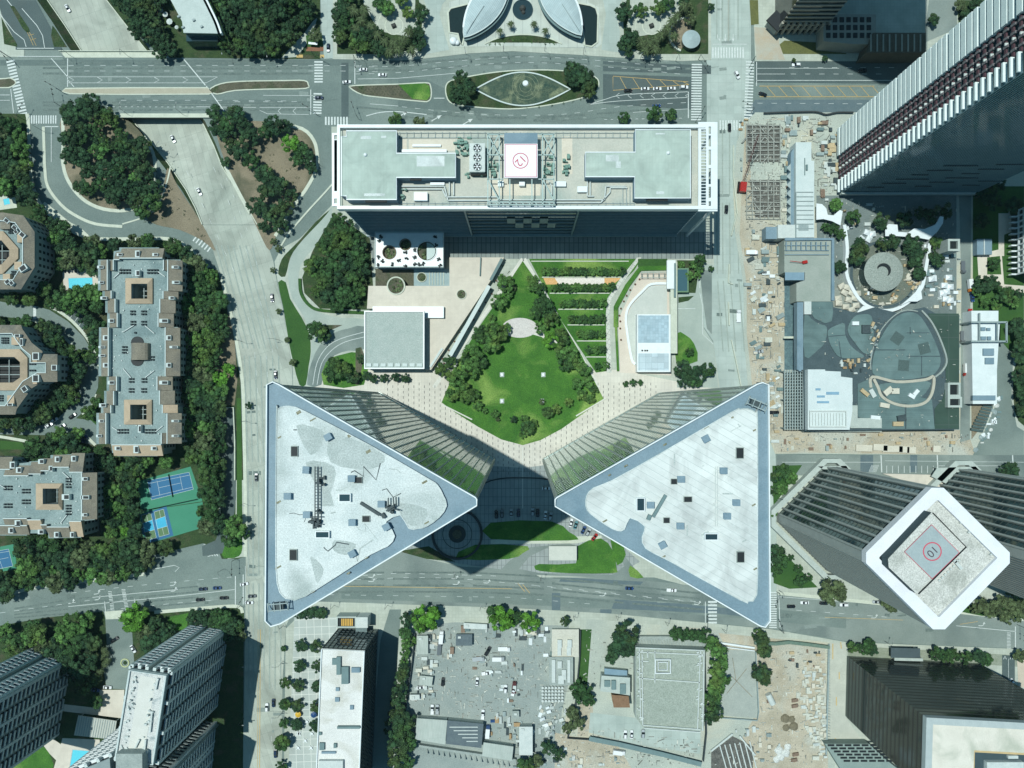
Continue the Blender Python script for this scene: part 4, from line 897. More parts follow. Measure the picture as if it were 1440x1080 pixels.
G12 = 'trees along the southern streets'
for x, y, r, t in ((190,868,17,'B'),(182,875,12,'B'),(200,862,10,'M'),(205,890,12,'O'),(220,880,12,'D'),(212,905,14,'D'),(232,895,12,'D'),(240,885,8,'D'),(20,905,15,'N'),(8,890,13,'M'),(52,888,16,'N'),(45,895,14,'M'),(105,878,17,'M'),(92,890,14,'M'),(122,872,12,'M'),(115,895,15,'N'),(100,910,14,'N'),(128,905,14,'D'),(95,935,15,'D'),(112,945,15,'D'),(125,930,13,'D'),(75,912,14,'D'),(60,905,12,'O'),(118,965,12,'D'),(132,955,9,'D'),(30,915,12,'O'),(275,868,11,'D'),(290,868,11,'D'),(305,866,11,'N'),(318,870,11,'N'),(330,878,10,'D'),(320,890,12,'D'),(302,880,9,'N'),(340,895,7,'O'),(136,986,9,'N'),(336,880,8,'N'),
                   (600,868,18,'B'),(592,878,11,'M'),(575,870,11,'D'),(610,862,10,'B'),(705,868,17,'B'),(695,860,10,'N'),(715,875,9,'B'),(745,873,14,'B'),(726,868,9,'N'),
                   (880,890,17,'D'),(876,905,16,'D'),(884,912,11,'D'),(862,917,10,'D'),(860,926,8,'D'),(950,890,9,'N'),(962,892,9,'N'),(975,893,8,'N'),(990,893,10,'N'),(1002,908,12,'M'),(1012,920,11,'M'),(1010,938,13,'M'),(1012,956,14,'M'),(1006,972,12,'M'),(1000,985,13,'N'),(1005,1002,11,'D'),(998,1010,9,'D'),(1070,900,11,'D'),(1075,915,10,'D'),(1068,945,12,'D'),(1074,952,11,'D'),(1065,892,8,'N'),(820,975,14,'N'),(812,968,11,'N'),(828,984,9,'N'),(812,1015,11,'O'),(805,1002,9,'O'),(798,1024,7,'O'),(795,873,7,'D'),
                   (565,950,9,'D'),(562,968,11,'D'),(560,985,11,'D'),(568,940,8,'D'),(560,1005,13,'D'),(555,1022,14,'D'),(568,1030,14,'N'),(560,1045,15,'D'),(573,1012,12,'D'),(575,1045,11,'N'),(558,1068,13,'D'),(572,1070,11,'N'),(570,890,9,'N'),(572,905,8,'M'),(570,918,7,'M'),(568,930,6,'M'),(584,900,5,'M'),(770,1050,10,'D'),(785,1060,9,'D'),(740,1075,12,'N'),(755,1070,9,'O')):
    tree(x, y, r, t, group=G12)
for x, y in ((424,908),(445,909),(421,936),(447,937),(420,963),(447,965),(418,992),(445,993),(417,1019),(443,1021)): tree(x, y, 8.5, 'D', h=4.5, group='dark round trees on the checked plaza')
for x, y, r in ((402,960,8),(401,990,8),(400,1017,7),(397,1044,11),(396,1078,8),(399,912,4)): tree(x, y, r, 'N', group=G12)
for x in (422,432,442,452): tree(x, 862, 8, 'D', h=4, group='clipped trees by the left tower tip')
G13 = 'trees at the foot of the diamond tower'
for x, y, r, t in ((1100,662,10,'N'),(1090,670,8,'D'),(1112,672,9,'M'),(1100,688,8,'M'),(1088,690,7,'N'),(1085,725,7,'M'),(1090,778,12,'D'),(1098,790,9,'N'),(1112,784,5,'N'),(1122,800,6,'N'),(1136,812,6,'N'),(1125,818,8,'N'),(1090,800,10,'N'),(1170,832,17,'O'),(1160,835,9,'O'),(1182,838,8,'O'),(1254,852,9,'O'),(1244,845,7,'O'),(1380,852,12,'O'),(1392,858,10,'O'),(1405,850,13,'O'),(1420,845,12,'O'),(1430,862,12,'O'),(1415,868,9,'O'),(1370,856,7,'O'),(1440,850,10,'O'),(1422,660,10,'D'),(1412,662,8,'D'),
                   (1199,909,8,'N'),(1216,910,10,'N'),(1226,914,8,'D'),(1222,905,8,'N'),(1316,918,10,'N'),(1326,922,8,'N'),(1338,921,10,'N'),(1358,924,9,'N'),(1376,922,9,'D'),(1386,927,9,'N'),(1434,922,9,'O')):
    tree(x, y, r, t, group=G13)
G14 = 'trees of the mall gardens'
for x, y, r, t in ((1200,306,10,'N'),(1175,288,9,'M'),(1172,322,8,'N'),(1160,320,6,'N'),(1182,330,7,'N'),(1208,345,10,'D'),(1204,362,11,'D'),(1212,352,9,'D'),(1180,376,9,'D'),(1240,344,9,'D'),(1255,340,10,'D'),(1238,312,11,'D'),(1280,342,11,'D'),(1290,352,11,'D'),(1288,366,11,'D'),(1292,385,9,'D'),(1276,350,8,'D'),(1316,342,9,'N'),(1318,366,9,'D'),(1312,360,7,'D'),(1272,308,11,'D'),(1308,305,10,'D'),(1295,300,9,'D'),(1330,300,8,'D'),
                   (1398,371,8,'N'),(1380,400,12,'D'),(1395,398,10,'D'),(1412,414,12,'N'),(1432,414,7,'D'),(1374,408,8,'M'),(1384,424,7,'M'),(1400,428,8,'M'),(1425,425,8,'M'),(1380,312,10,'D'),(1395,285,12,'D'),(1380,275,10,'D'),(1430,460,12,'D'),(1438,480,14,'D'),(1435,500,12,'D'),(1432,530,11,'D'),(1440,550,13,'D'),(1438,575,11,'D'),(1312,28,8,'D'),(1350,8,8,'O'),(1358,22,8,'D'),(1372,6,9,'D'),(1390,-2,9,'D'),(1160,82,4,'D'),(1116,85,3,'D'),(1425,290,12,'D'),(1400,260,12,'D')):
    tree(x, y, r, t, group=G14)
for x, y, r, t in ((968,388,7,'M'),(975,372,6,'M'),(984,378,6,'N'),(981,388,5,'M'),(958,372,5,'M'),(960,520,12,'D'),(972,526,10,'D'),(984,524,11,'D'),(995,520,10,'N'),(962,534,10,'D'),(978,536,9,'N'),(970,495,6,'N'),(1000,378,4,'N'),(983,380,6,'M'),(985,366,8,'N'),(890,538,5,'N'),(900,538,4,'N'),(880,540,4,'N')): tree(x, y, r, t, group='trees along the east drive')
# low shrubs: median rows, planters, dry slope tufts
SHR = 'low shrubs of the planted beds'
shm = {}
def shrub(x, y, r, tone='D', group=SHR, desc=None, z=0.03):
    k = (R.randrange(3), tone)
    if k not in shm:
        mb = crown_mesh(50 + k[0], 4, 130, .7); shm[k] = mesh_from('shrub', mb, TONES[tone][1])
    o = bpy.data.objects.new('shrub', shm[k]); COL.objects.link(o); p = P(x, y); s = r * .4 * 1.15
    o.location = (p.x, p.y, z + s * .3); o.scale = (s, s, s * .8); o.rotation_euler = (0, 0, R.uniform(0, 6))
    o['category'] = 'shrub'; o['group'] = group; later(o, desc or f'low {TONES[tone][0]} shrub', x, y)
for y in (122, 125.6, 129.2, 132.6):
    for i in range(13):
        x = 500 + i * 5.2 + (y - 122) * .9
        if x < 566: shrub(x, y + R.uniform(-.4,.4), 1.1, 'D', 'dark dots of shrubs in the wedge median')
for i in range(22): shrub(348 + i * 3.6, 116 + (i % 3) * 2.9, 1.2, 'O', 'shrubs in the long median bed')
for i in range(46):
    x, y = R.uniform(345, 420), R.uniform(205, 265)
    if x + y * .6 > 480 and x < 432: shrub(x, y, R.uniform(.9, 1.7), 'O', 'dry tufts on the right traffic loop')
for i in range(16):
    t = R.random(); x = 240 + 58 * t; y = 248 + 92 * t + R.uniform(-2, 10); shrub(x - 6 - 14 * (1 - abs(2 * t - 1)) * R.random(), y, R.uniform(1, 2), 'D', 'tufts on the wedge beside the freeway')
for i in range(20): shrub(R.uniform(200, 245), R.uniform(200, 255) if i % 2 else R.uniform(288, 318), R.uniform(1, 1.8), 'O', 'tufts on the left traffic loop')
for i in range(15): shrub(690 + i * 6.4, 56 + abs(i - 7) * .8 + R.uniform(-1.5, 1.5), 2.6, R.choice('NM'), 'shrubs in the arc bed before the forecourt')
for i in range(26):
    a = math.pi * (.12 + .76 * (i % 13) / 12); s = 1 if i < 13 else -1
    shrub(740 - math.cos(a) * 92, 126 - s * math.sin(a) * 24.5, 2.0, R.choice('DNO'), 'shrubs ringing the lens shaped fountain')
for x, y in ((724,388),(718,396),(712,385),(698,408),(704,375),(690,432)): shrub(x + 3, y - 2, 2.5, 'O', 'shrubs beside the diagonal walk')
# palms
def palm_mesh(seed, n=17):
    r = random.Random(seed); mb = MB()
    for i in range(n):
        a = math.tau * i / n + r.uniform(-.1, .1); L = r.uniform(.8, 1.05); w = .09; up = r.uniform(.02, .22)
        pts = [Vector((math.cos(a) * L * t, math.sin(a) * L * t, up * math.sin(t * 2.6) - .55 * t * t * t)) for t in (0, .3, .6, .85, 1)]
        sd = Vector((-math.sin(a), math.cos(a), 0))
        for s in (1, -1):
            for j in range(4):
                w0, w1 = [w * q for q in ((.25,1,.95,.6,.08))][j:j+2]
                mb.add([pts[j], pts[j+1], pts[j+1] + sd*s*w1 - Vector((0,0,.05)), pts[j] + sd*s*w0 - Vector((0,0,.05))], [(0,1,2,3) if s < 0 else (0,3,2,1)])
    return mb
PM = [mesh_from('fronds', palm_mesh(s), TONES['O'][1]) for s in range(3)]; PT = None
ptk = MB(); ptk.tube([(0,0,0),(.02,0,.5),(0,0,1)], .05, 7, .035); PT = mesh_from('trunk', ptk, M_BARK)
def palm(x, y, r=9, h=8, tone=None, group='palm trees round the gardens'):
    p = P(x, y, h); o = bpy.data.objects.new('palm_tree', None); COL.objects.link(o); o.location = (p.x, p.y, 0); o.rotation_euler = (0, 0, R.uniform(0, 6))
    c = bpy.data.objects.new('fronds', R.choice(PM)); COL.objects.link(c); c.parent = o; c.location = (0, 0, h); s = r * .4 * 1.05; c.scale = (s, s, s)
    c = bpy.data.objects.new('trunk', PT); COL.objects.link(c); c.parent = o; c.scale = (5, 5, h)
    o['category'] = 'palm tree'; o['group'] = group; later(o, 'star shaped palm tree', x, y)
for x, y in ((498,15),(508,28),(522,36),(530,48),(512,12),(541,58),(554,60),(566,55),(574,44),(548,72),(560,70),(578,70),(500,40),(903,58),(913,60),(922,56),(930,48),(938,40),(945,30),(952,22),(908,70),(922,68),(962,8),(948,50)): palm(x, y)
for x, y in ((718,33),(751,33),(703,43),(767,43)): palm(x, y, 6, 5, group='pale palms on the forecourt slabs')
for x, y in ((145,915),(142,925),(146,935),(140,945),(138,955),(148,920),(150,930)): palm(x, y, 6, 4, group='bushy palms beside the drop off court')
for x, y in ((1319,292),(1334,288)): palm(x, y, 6, 9, group='pale palms in the mall shade')
def planter(x, y, r, z, label, pm=None):
    t = root('round_planter', label, 'planter', P(x, y, z)); rm = r * .4 * (H - z) / H
    part('rim', MB().ring(P(x, y, z), rm * .86, rm, z, z + .5, 28), pm or M_KERB, t); part('soil', MB().cyl(P(x, y, z), rm * .86, z, z + .35, 24), M_BED, t)
    k = MB(); r2 = random.Random(int(x))
    for i in range(14):
        a, d = r2.uniform(0, 6.28), math.sqrt(r2.random()) * rm * .7; c = P(x, y, z); k.sphere((c.x + math.cos(a)*d, c.y + math.sin(a)*d, z + .5), rm * r2.uniform(.1, .2), 4, .7)
    part('plants', k, TONES['O'][1], t)
# ------------------------------------------------------------------ vehicles
def paint(n, c): 
    m = glass('paint_' + n, c, .28, .5); return m
PAINT = {'white': paint('white', (.72,.75,.75)), 'black': paint('black', (.012,.014,.016)), 'silver': paint('silver', (.36,.40,.41)), 'grey': paint('grey', (.12,.14,.15)), 'blue': paint('blue', (.02,.06,.17)),
         'navy': paint('navy', (.012,.03,.07)), 'red': paint('red', (.35,.02,.015)), 'orange': paint('orange', (.55,.18,.03)), 'yellow': paint('yellow', (.6,.38,.04)), 'maroon': paint('maroon', (.09,.02,.02)), 'green': paint('green', (.05,.2,.12)), 'teal': paint('teal',(.10,.24,.26))}
M_CGL = glass('car_glass', (.01,.014,.016), .12, .7); M_TYRE = mat('tyre', (.012,.012,.012), rough=.8, fine=0); M_LAMP = glass('headlamp', (.6,.62,.6), .2)
def loft(secs):
    """secs: (x, halfwidth, z_low, z_top, top halfwidth)"""
    mb = MB(); n = len(secs)
    for x, w, zl, zt, tw in secs: mb.v += [(x, -w, zl), (x, -w, zl + (zt - zl) * .55), (x, -tw, zt), (x, tw, zt), (x, w, zl + (zt - zl) * .55), (x, w, zl)]
    for i in range(n - 1):
        for k in range(6): mb.f.append((i*6+k, (i+1)*6+k, (i+1)*6+(k+1)%6, i*6+(k+1)%6))
    mb.f += [tuple(range(6)), tuple(range((n-1)*6, n*6))[::-1]]
    return mb
KINDS = {}
def car_meshes(kind):
    if kind in KINDS: return KINDS[kind]
    if kind == 'sedan':
        body = loft([(-2.35,.72,.35,.78,.6),(-2.2,.86,.25,.95,.74),(-1.4,.92,.22,1.02,.8),(0,.93,.22,1.0,.82),(1.3,.92,.22,.96,.78),(2.1,.86,.25,.84,.7),(2.38,.68,.35,.68,.52)])
        win = loft([(-1.75,.74,.95,1.0,.66),(-1.05,.78,.95,1.40,.58),(.25,.78,.95,1.42,.58),(1.15,.76,.92,.98,.66)]); roof = loft([(-.98,.56,1.38,1.46,.5),(.2,.56,1.40,1.48,.5)])
    elif kind == 'suv':
        body = loft([(-2.35,.84,.35,1.1,.76),(-2.2,.94,.3,1.15,.84),(0,.97,.28,1.15,.88),(1.2,.96,.28,1.1,.84),(2.1,.92,.3,1.0,.78),(2.38,.76,.4,.85,.62)])
        win = loft([(-2.2,.82,1.1,1.15,.76),(-1.85,.86,1.1,1.68,.68),(.2,.86,1.1,1.70,.68),(1.05,.84,1.08,1.14,.74)]); roof = loft([(-1.8,.66,1.66,1.76,.6),(.15,.66,1.68,1.78,.6)])
    elif kind == 'pickup':
        body = loft([(-2.8,.9,.4,.75,.84),(-.55,.96,.35,.76,.86),(-.5,.96,.35,1.1,.86),(1.4,.96,.35,1.1,.84),(2.5,.92,.4,1.02,.78),(2.8,.76,.45,.9,.62)])
        win = loft([(-.5,.82,1.05,1.6,.66),(-.3,.86,1.05,1.72,.68),(.7,.86,1.05,1.74,.68),(1.5,.84,1.05,1.12,.74)]); roof = loft([(-.28,.66,1.7,1.8,.6),(.68,.66,1.72,1.82,.6)])
        for s in (-1, 1): body.box(-2.75, s*.82, -.5, s*.95, .7, 1.1)
        body.box(-2.8, -.9, -2.7, .9, .7, 1.1)
    else:  # box truck / flatbed
        body = loft([(1.9,1.05,.5,2.2,.95),(2.2,1.1,.45,2.3,1.0),(3.2,1.1,.45,2.2,.95),(3.6,1.0,.5,1.2,.9)]); body.box(-3.4,-.5,2.0,.5,.5,.8)
        win = loft([(2.6,.98,1.4,2.3,.86),(3.25,1.02,1.3,2.0,.9),(3.55,.9,1.2,1.3,.85)]); roof = MB().box(-3.4,-1.15,1.8,1.15,.85,2.9 if kind == 'truck' else 1.05)
    tail = -2.3; fr = 1.45; rr = -1.4
    if kind in ('truck', 'flatbed'): fr, rr = 2.7, -2.2
    if kind == 'pickup': fr, rr = 1.75, -1.75
    wh = []
    for x in (fr, rr):
        for s in (-1, 1):
            w = MB(); n = 10; y = s * (.86 if kind not in ('truck','flatbed') else 1.0)
            for yy in (y - .12, y + .12): w.v += [(x + .34*math.cos(k*math.tau/n), yy, .34 + .34*math.sin(k*math.tau/n)) for k in range(n)]
            w.f += [(k, (k+1)%n, n+(k+1)%n, n+k) for k in range(n)] + [tuple(range(n))[::-1], tuple(range(n, 2*n))]; wh.append(mesh_from('wheel', w, M_TYRE))
    hl = []
    fx = {'sedan': 2.12, 'suv': 2.15, 'pickup': 2.55}.get(kind, 3.5)
    for s in (-1, 1): hl.append(mesh_from('headlight', MB().box(fx, s*.62-.14, fx+.14, s*.62+.14, .68 if kind=='sedan' else .85, .84 if kind=='sedan' else 1.02), M_LAMP))
    KINDS[kind] = (body, win, roof, wh, hl, {}); return KINDS[kind]
NV = [0]
def car(x, y, ang, colour='white', kind='sedan', group='cars on the streets', base=None, z=None):
    body, win, roof, wh, hl, cache = car_meshes(kind)
    if colour not in cache: cache[colour] = (mesh_from('body', body, PAINT[colour]), mesh_from('window', win, M_CGL), mesh_from('roof', roof, PAINT[colour if kind != 'truck' else 'white']))
    z = z if z is not None else GZ + .06
    p = P(x, y, z); o = bpy.data.objects.new({'truck':'box_truck','flatbed':'flatbed_truck','pickup':'pickup_truck'}.get(kind, 'parked_car' if 'park' in group else 'car'), None); COL.objects.link(o)
    o.location = p; o.rotation_euler = (0, 0, math.radians(ang))
    for nm, me in zip(('body', 'window', 'roof' if kind not in ('truck','flatbed') else 'cargo_bed'), cache[colour]):
        c = bpy.data.objects.new(nm, me); COL.objects.link(c); c.parent = o
    for me in wh: c = bpy.data.objects.new('wheel', me); COL.objects.link(c); c.parent = o
    for me in hl: c = bpy.data.objects.new('headlight', me); COL.objects.link(c); c.parent = o
    o['category'] = {'truck':'truck','flatbed':'truck','pickup':'pickup truck'}.get(kind, 'car'); o['group'] = group; NV[0] += 1
    later(o, base or f'{colour} {"car" if kind in ("sedan","suv") else kind if kind != "flatbed" else "flatbed truck"}', x, y); return o
GB = 'cars on the northern boulevard'
for x, y, a, c, k in ((511,98.5,180,'white','sedan'),(538,106,178,'white','sedan'),(488,116,5,'white','sedan'),(449,138,0,'navy','sedan'),(462,68,-90,'navy','sedan'),
                      (883,128,0,'black','sedan'),(907,125.5,2,'white','sedan'),(924,125.5,0,'white','sedan'),(944,125,2,'white','sedan'),(961.5,123.5,0,'white','suv'),(923,149.5,3,'blue','sedan'),(1036,106,-62,'white','suv'),(1025.5,180,-90,'black','sedan'),(1021,295,-92,'black','suv'),(1119,92,180,'white','suv'),(1072,133,160,'black','sedan'),(1212,100,180,'black','suv')):
    car(x, y, a, c, k, GB)
for x, y, a, c in ((96,12.5,-60,'white'),(244,196,-62,'white'),(281,270,-64,'white'),(383,419,-85,'navy'),(388,527,-88,'navy')):
    z = -6 if y < 100 else (-5.4 if y < 200 else (-2.1 if y < 300 else GZ)); car(x, y, a, c, 'sedan', 'cars on the pale western boulevard', z=z + .05)
for x, y, a, c, k in ((361,671,90,'grey','sedan'),(376,994,90,'white','suv'),(385,988,-90,'navy','sedan'),(388,1059,-90,'navy','suv'),(344,821,10,'white','sedan'),(355,838,3,'grey','sedan'),(351,847,0,'white','sedan'),(286,828,3,'navy','sedan'),(306,826.5,2,'blue','sedan'),(282,843,3,'black','sedan'),(315.5,840.5,2,'black','sedan'),
                      (885,827,-3,'blue','sedan'),(944,829.5,-3,'white','pickup'),(1112,852.5,0,'black','sedan'),(1131,847,180,'white','sedan'),(1157.5,848,178,'black','sedan'),(1186,850,180,'white','suv'),(1232,846,180,'silver','sedan'),(1423,959,-60,'white','sedan')):
    car(x, y, a, c, k, 'cars on the southern streets')
GP = 'parked cars at the tower forecourt'
for x, y, a, c, k in ((698,723,92,'black','sedan'),(706,722,90,'grey','suv'),(719,721,90,'silver','sedan'),(729,721,90,'navy','sedan'),(749,720,88,'silver','suv'),(756,721,88,'black','sedan'),(767,724,84,'white','sedan'),(774,726,78,'silver','suv'),(768,686.5,0,'white','sedan'),(803,735,75,'white','sedan'),(809.5,738,72,'teal','sedan'),(820.5,745,65,'blue','sedan'),(827,748,60,'silver','suv'),(836,755,52,'red','sedan')): car(x, y, a, c, k, GP, z=.06)
for x, y, a, c in ((117,449,45,'black'),(162,899,35,'black'),(152,966,-5,'white'),(135,970,-8,'blue'),(120,617,60,'blue'),(115,612,60,'navy'),(77,591,30,'white'),(70,598,30,'white'),(103,585,35,'black'),(88,600,35,'silver'),(188,912,-60,'white')): car(x, y, a, c, 'sedan', 'parked cars at the condominiums', z=.06)
GY = 'vehicles parked in the equipment yard'
for x, y, a, c, k in ((608,997,88,'white','pickup'),(615,997,88,'silver','pickup'),(679,1004,85,'white','pickup'),(671,958,85,'white','sedan'),(711,968,85,'white','suv'),(592,966,5,'white','sedan'),(585,981,3,'white','pickup'),(621,895,85,'white','truck'),(701,925,0,'silver','truck'),(709,912,0,'white','flatbed'),(684,946,8,'white','pickup'),(673,926,5,'silver','flatbed'),(618,912,85,'grey','flatbed'),(879,1032,88,'white','suv'),(888,1032,88,'white','sedan'),(904,1031,88,'silver','suv'),(870,1056,-8,'white','truck'),(723,966,85,'maroon','flatbed'),(686,1027,85,'blue','truck'),(722,971,75,'white','pickup'),(623,958,85,'black','suv'),(686,915,60,'black','pickup')):
    car(x, y, a, c, k, GY, z=.08)
for x, y, a, c, k in ((1088,580,0,'black','pickup'),(1353,376,-90,'grey','flatbed'),(1352,474,-90,'grey','flatbed'),(1362,402,-85,'orange','truck'),(1366,418,-80,'blue','pickup'),(1363,443,-90,'red','flatbed'),(1356,520,-90,'red','truck'),(1056,356,0,'white','truck'),(1038,445,90,'white','flatbed'),(1066,495,10,'silver','pickup')):
    car(x, y, a, c, k, 'construction vehicles on the eastern site', z=.1)
# ------------------------------------------------------------------ street lamps, signals
M_POLE = mat('lamp_pole', (.04,.055,.055), rough=.6, fine=0)
lampm = MB().tube([(0,0,0),(0,0,8.5)], .11, 6, .07); armm = MB().tube([(0,0,8.4),(1.4,0,8.9),(2.6,0,8.9)], .07, 5); headm = MB().obox((2.9,0), .95, .42, 8.78, 8.98)
LME = [mesh_from('pole', lampm, M_POLE), mesh_from('arm', armm, M_POLE), mesh_from('lamp_head', headm, mat('lamp_head', (.25,.28,.27), rough=.5, fine=0))]
def lamp(x, y, ang):
    o = bpy.data.objects.new('street_lamp', None); COL.objects.link(o); o.location = P(x, y); o.rotation_euler = (0, 0, math.radians(ang))
    for nm, me in zip(('pole', 'arm', 'lamp_head'), LME): c = bpy.data.objects.new(nm, me); COL.objects.link(c); c.parent = o
    o['category'] = 'street lamp'; o['group'] = 'street lamps along the roads'; later(o, 'single arm street lamp', x, y)
for x, y, a in ((100,79,-80),(180,79,-80),(320,79,-80),(382,83,-80),(180,161,80),(257,161,80),(12,80,-60),(60,184,0),(230,214,60),(655,76,-80),(708,72,-80),(766,72,-80),(820,76,-80),(580,81,-80),(900,84,-80),(950,86,-80),(508,84,-80),(340,480,0),(346,592,0),(344,708,0),(392,478,180),(404,560,180),(451,233,190),(315,800,-60),(640,808,80),(760,812,80),(545,851,80),(676,853,80),(806,866,80),(935,874,80),(1015,884,80),(1243,901,80),(1095,884,100),(1095,830,-100),(1396,168,200),(398,930,180),(398,1000,180),(343,930,0),(343,1010,0),(1052,190,180),(970,815,100),(1094,700,180),(470,851,80),(866,866,80)): lamp(x, y, a)
TLM = [mesh_from('pole', MB().tube([(0,0,0),(0,0,6.2)], .13, 6), M_POLE), mesh_from('arm', MB().tube([(0,0,6.0),(7.5,0,6.5)], .09, 5), M_POLE)]
sg = [MB().box(7.0,-.2,7.5,.2,5.7,6.8), MB().box(4.2,-.2,4.7,.2,5.6,6.7)]
TLH = [mesh_from('signal_head', q, mat('signal_case', (.02,.025,.02), rough=.5, fine=0)) for q in sg]
def signal(x, y, ang):
    o = bpy.data.objects.new('traffic_light', None); COL.objects.link(o); o.location = P(x, y); o.rotation_euler = (0, 0, math.radians(ang))
    for nm, me in zip(('pole', 'arm', 'signal_head', 'signal_head'), TLM + TLH): c = bpy.data.objects.new(nm, me); COL.objects.link(c); c.parent = o
    o['category'] = 'traffic light'; o['group'] = 'traffic lights at the junctions'; later(o, 'dark traffic light mast', x, y)
for x, y, a in ((90,131,150),(86,150,100),(442,79,-30),(504,167,110),(446,162,150),(500,84,-80),(982,84,-60),(1058,86,-120),(1056,158,150),(978,172,60),(33,168,60),(332,786,-90),(338,852,60),(398,880,110),(404,842,150),(1097,886,110),(1092,832,-110),(1430,878,-90),(991,880,90),(10,78,-50)): signal(x, y, a)
k = MB(); k.strip([P(250,73), P(289,120)], .55, -.02); k.strip([P(290,121), P(318,160)], .55, -.02); part('expansion_joint', k, M_WHITE, br)
# ------------------------------------------------------------------ building helpers and materials
M_WH = mat('white_metal', (.64,.70,.71), (.72,.78,.78), .3, .45, fine=.05, spec=.5)
M_RGRN = gridmat('roof_pale_green', (.37,.46,.41), (.43,.52,.46), (.33,.42,.37), 1.5, 3.0, 0, .06, .08, cell=.03, stain=.2)
M_DECK = mat('roof_deck', (.42,.44,.38), (.52,.52,.45), .1, .9, fine=.15, c3=(.34,.40,.36))
M_GRAV = mat('roof_gravel_white', (.50,.57,.56), (.66,.71,.69), .09, .9, fine=.2, c3=(.37,.43,.41))
M_BLUE = mat('coping_blue_grey', (.15,.235,.285), (.19,.28,.33), .15, .6, fine=.14, spec=.4, c3=(.125,.21,.26))
M_BLUEW = mat('wall_blue_grey', (.16,.26,.33), (.20,.31,.38), .3, .6, fine=.08)
M_DKGL = glass('dark_glass', (.06,.11,.12), .06, 1.0, .6)
M_BLK = mat('black_opening', (.012,.018,.02), rough=.6, fine=0)
M_STEEL = mat('steel_grey', (.22,.29,.29), (.30,.37,.36), .5, .55, fine=.15, spec=.5)
M_PIPE = mat('pipe_pale', (.46,.52,.50), (.56,.61,.58), .5, .5, fine=.1)
M_GREENM = mat('machine_green', (.10,.22,.18), (.20,.33,.27), 1.2, .6, fine=.3)
M_REDP = mat('paint_red_line', (.55,.10,.14), rough=.7, fine=.05)
M_PINKW = mat('helipad_white', (.78,.76,.80), (.82,.80,.84), .2, .7, fine=.04)
M_CONCW = mat('precast_concrete', (.36,.42,.39), (.44,.50,.46), .3, .8, fine=.12)
M_CONCD = mat('precast_weathered', (.26,.31,.29), (.34,.39,.36), .3, .85, fine=.2)
def rect(x0, y0, x1, y1, z): return PL([(x0, y0), (x1, y0), (x1, y1), (x0, y1)], z)
def pbox(mb, x0, y0, x1, y1, z0, z1):
    """box whose TOP face covers the given photo rectangle"""
    a, b = P(x0, y0, z1), P(x1, y1, z1); return mb.box(a.x, a.y, b.x, b.y, z0, z1)
def psh(pts, z): return [(q.x, q.y) for q in PL(pts, z)]
def rail(mb, a, b, w, z0, z1):
    """bar whose top follows photo points a-b"""
    A, B = P(*a, z1), P(*b, z1); return mb.strip([A, B], w, z0, z1)
def offset(poly, d):
    n = len(poly); ar = sum(poly[i][0]*poly[(i+1)%n][1] - poly[(i+1)%n][0]*poly[i][1] for i in range(n)); s = 1 if ar > 0 else -1; out = []
    for i in range(n):
        a, b, c = Vector(poly[i-1][:2]), Vector(poly[i][:2]), Vector(poly[(i+1)%n][:2])
        u = (b - a).normalized(); v = (c - b).normalized(); n1 = Vector((-u.y, u.x)) * s; n2 = Vector((-v.y, v.x)) * s
        m = (n1 + n2); m = m.normalized() if m.length > 1e-6 else n1; k = d / max(.35, m.dot(n1)); out.append((b.x + m.x*k, b.y + m.y*k))
    return out
def fins(mb, a, b, z0, z1, n, w, depth, ends=True):
    """vertical fins on the wall a-b (outside is to the right of a->b)"""
    a, b = Vector((a[0], a[1], 0)), Vector((b[0], b[1], 0)); d = (b - a).normalized(); o = Vector((d.y, -d.x, 0)); an = math.atan2(d.y, d.x)
    for i in range(n + 1):
        if not ends and i in (0, n): continue
        p = a.lerp(b, i / n) + o * depth / 2; mb.obox(p, w, depth, z0, z1, an)
def bands(mb, a, b, zs, h, depth, e0=0.0, e1=1.0):
    a, b = Vector((a[0], a[1], 0)), Vector((b[0], b[1], 0)); d = (b - a).normalized(); o = Vector((d.y, -d.x, 0)); an = math.atan2(d.y, d.x)
    A, B = a.lerp(b, e0), a.lerp(b, e1); c = (A + B) / 2 + o * depth / 2
    for z in zs: mb.obox(c, (B - A).length, depth, z, z + h, an)
# ================================================================== long white office building with helipad
Z = 60.0
ob = root('office_building', 'long white office block with rooftop helipad marked twelve beside the boulevard', 'office building', P(735, 300)); 
rb = psh([(477,178),(990,178),(990,294),(477,294)], Z)
body = offset(rb, 1.2)
part('curtain_wall', MB().prism(body, 0, Z - 3.0, top=False), M_DKGL, ob)
part('roof_deck', MB().prism(offset(rb, .8), Z - 3.2, Z - 2.6), M_DECK, ob)
S0, S1 = body[0], body[1]
ys = min(q[1] for q in body); xa, xb = min(q[0] for q in body), max(q[0] for q in body); yn = max(q[1] for q in body)
k = MB(); xm0, xm1 = xa + (xb - xa) * .34, xa + (xb - xa) * .66
for x0, x1 in ((xa, xm0), (xm1, xb)):
    k = MB()
    for i in range(17): k.box(x0, ys - .55, x1, ys - .02, 6 + i * 3.1, 6.3 + i * 3.1)
    part('louvres', k, mat('louvre_teal', (.16,.25,.27), (.22,.31,.33), .3, .5, fine=.1, spec=.5), ob)
k = MB()
for i in range(8): k.box(xm0, ys - .5, xm1, ys - .02, 4 + i * 6.6, 4.5 + i * 6.6)
k.box(xm0 - .5, ys - 1.1, xm0 + .3, ys, 0, Z - 3); k.box(xm1 - .3, ys - 1.1, xm1 + .5, ys, 0, Z - 3); k.box(xa, ys - 1.5, xb, ys - .03, 4.0, 5.6)
part('wall_frame', k, MATS['louvre_teal'], ob)
k = MB()
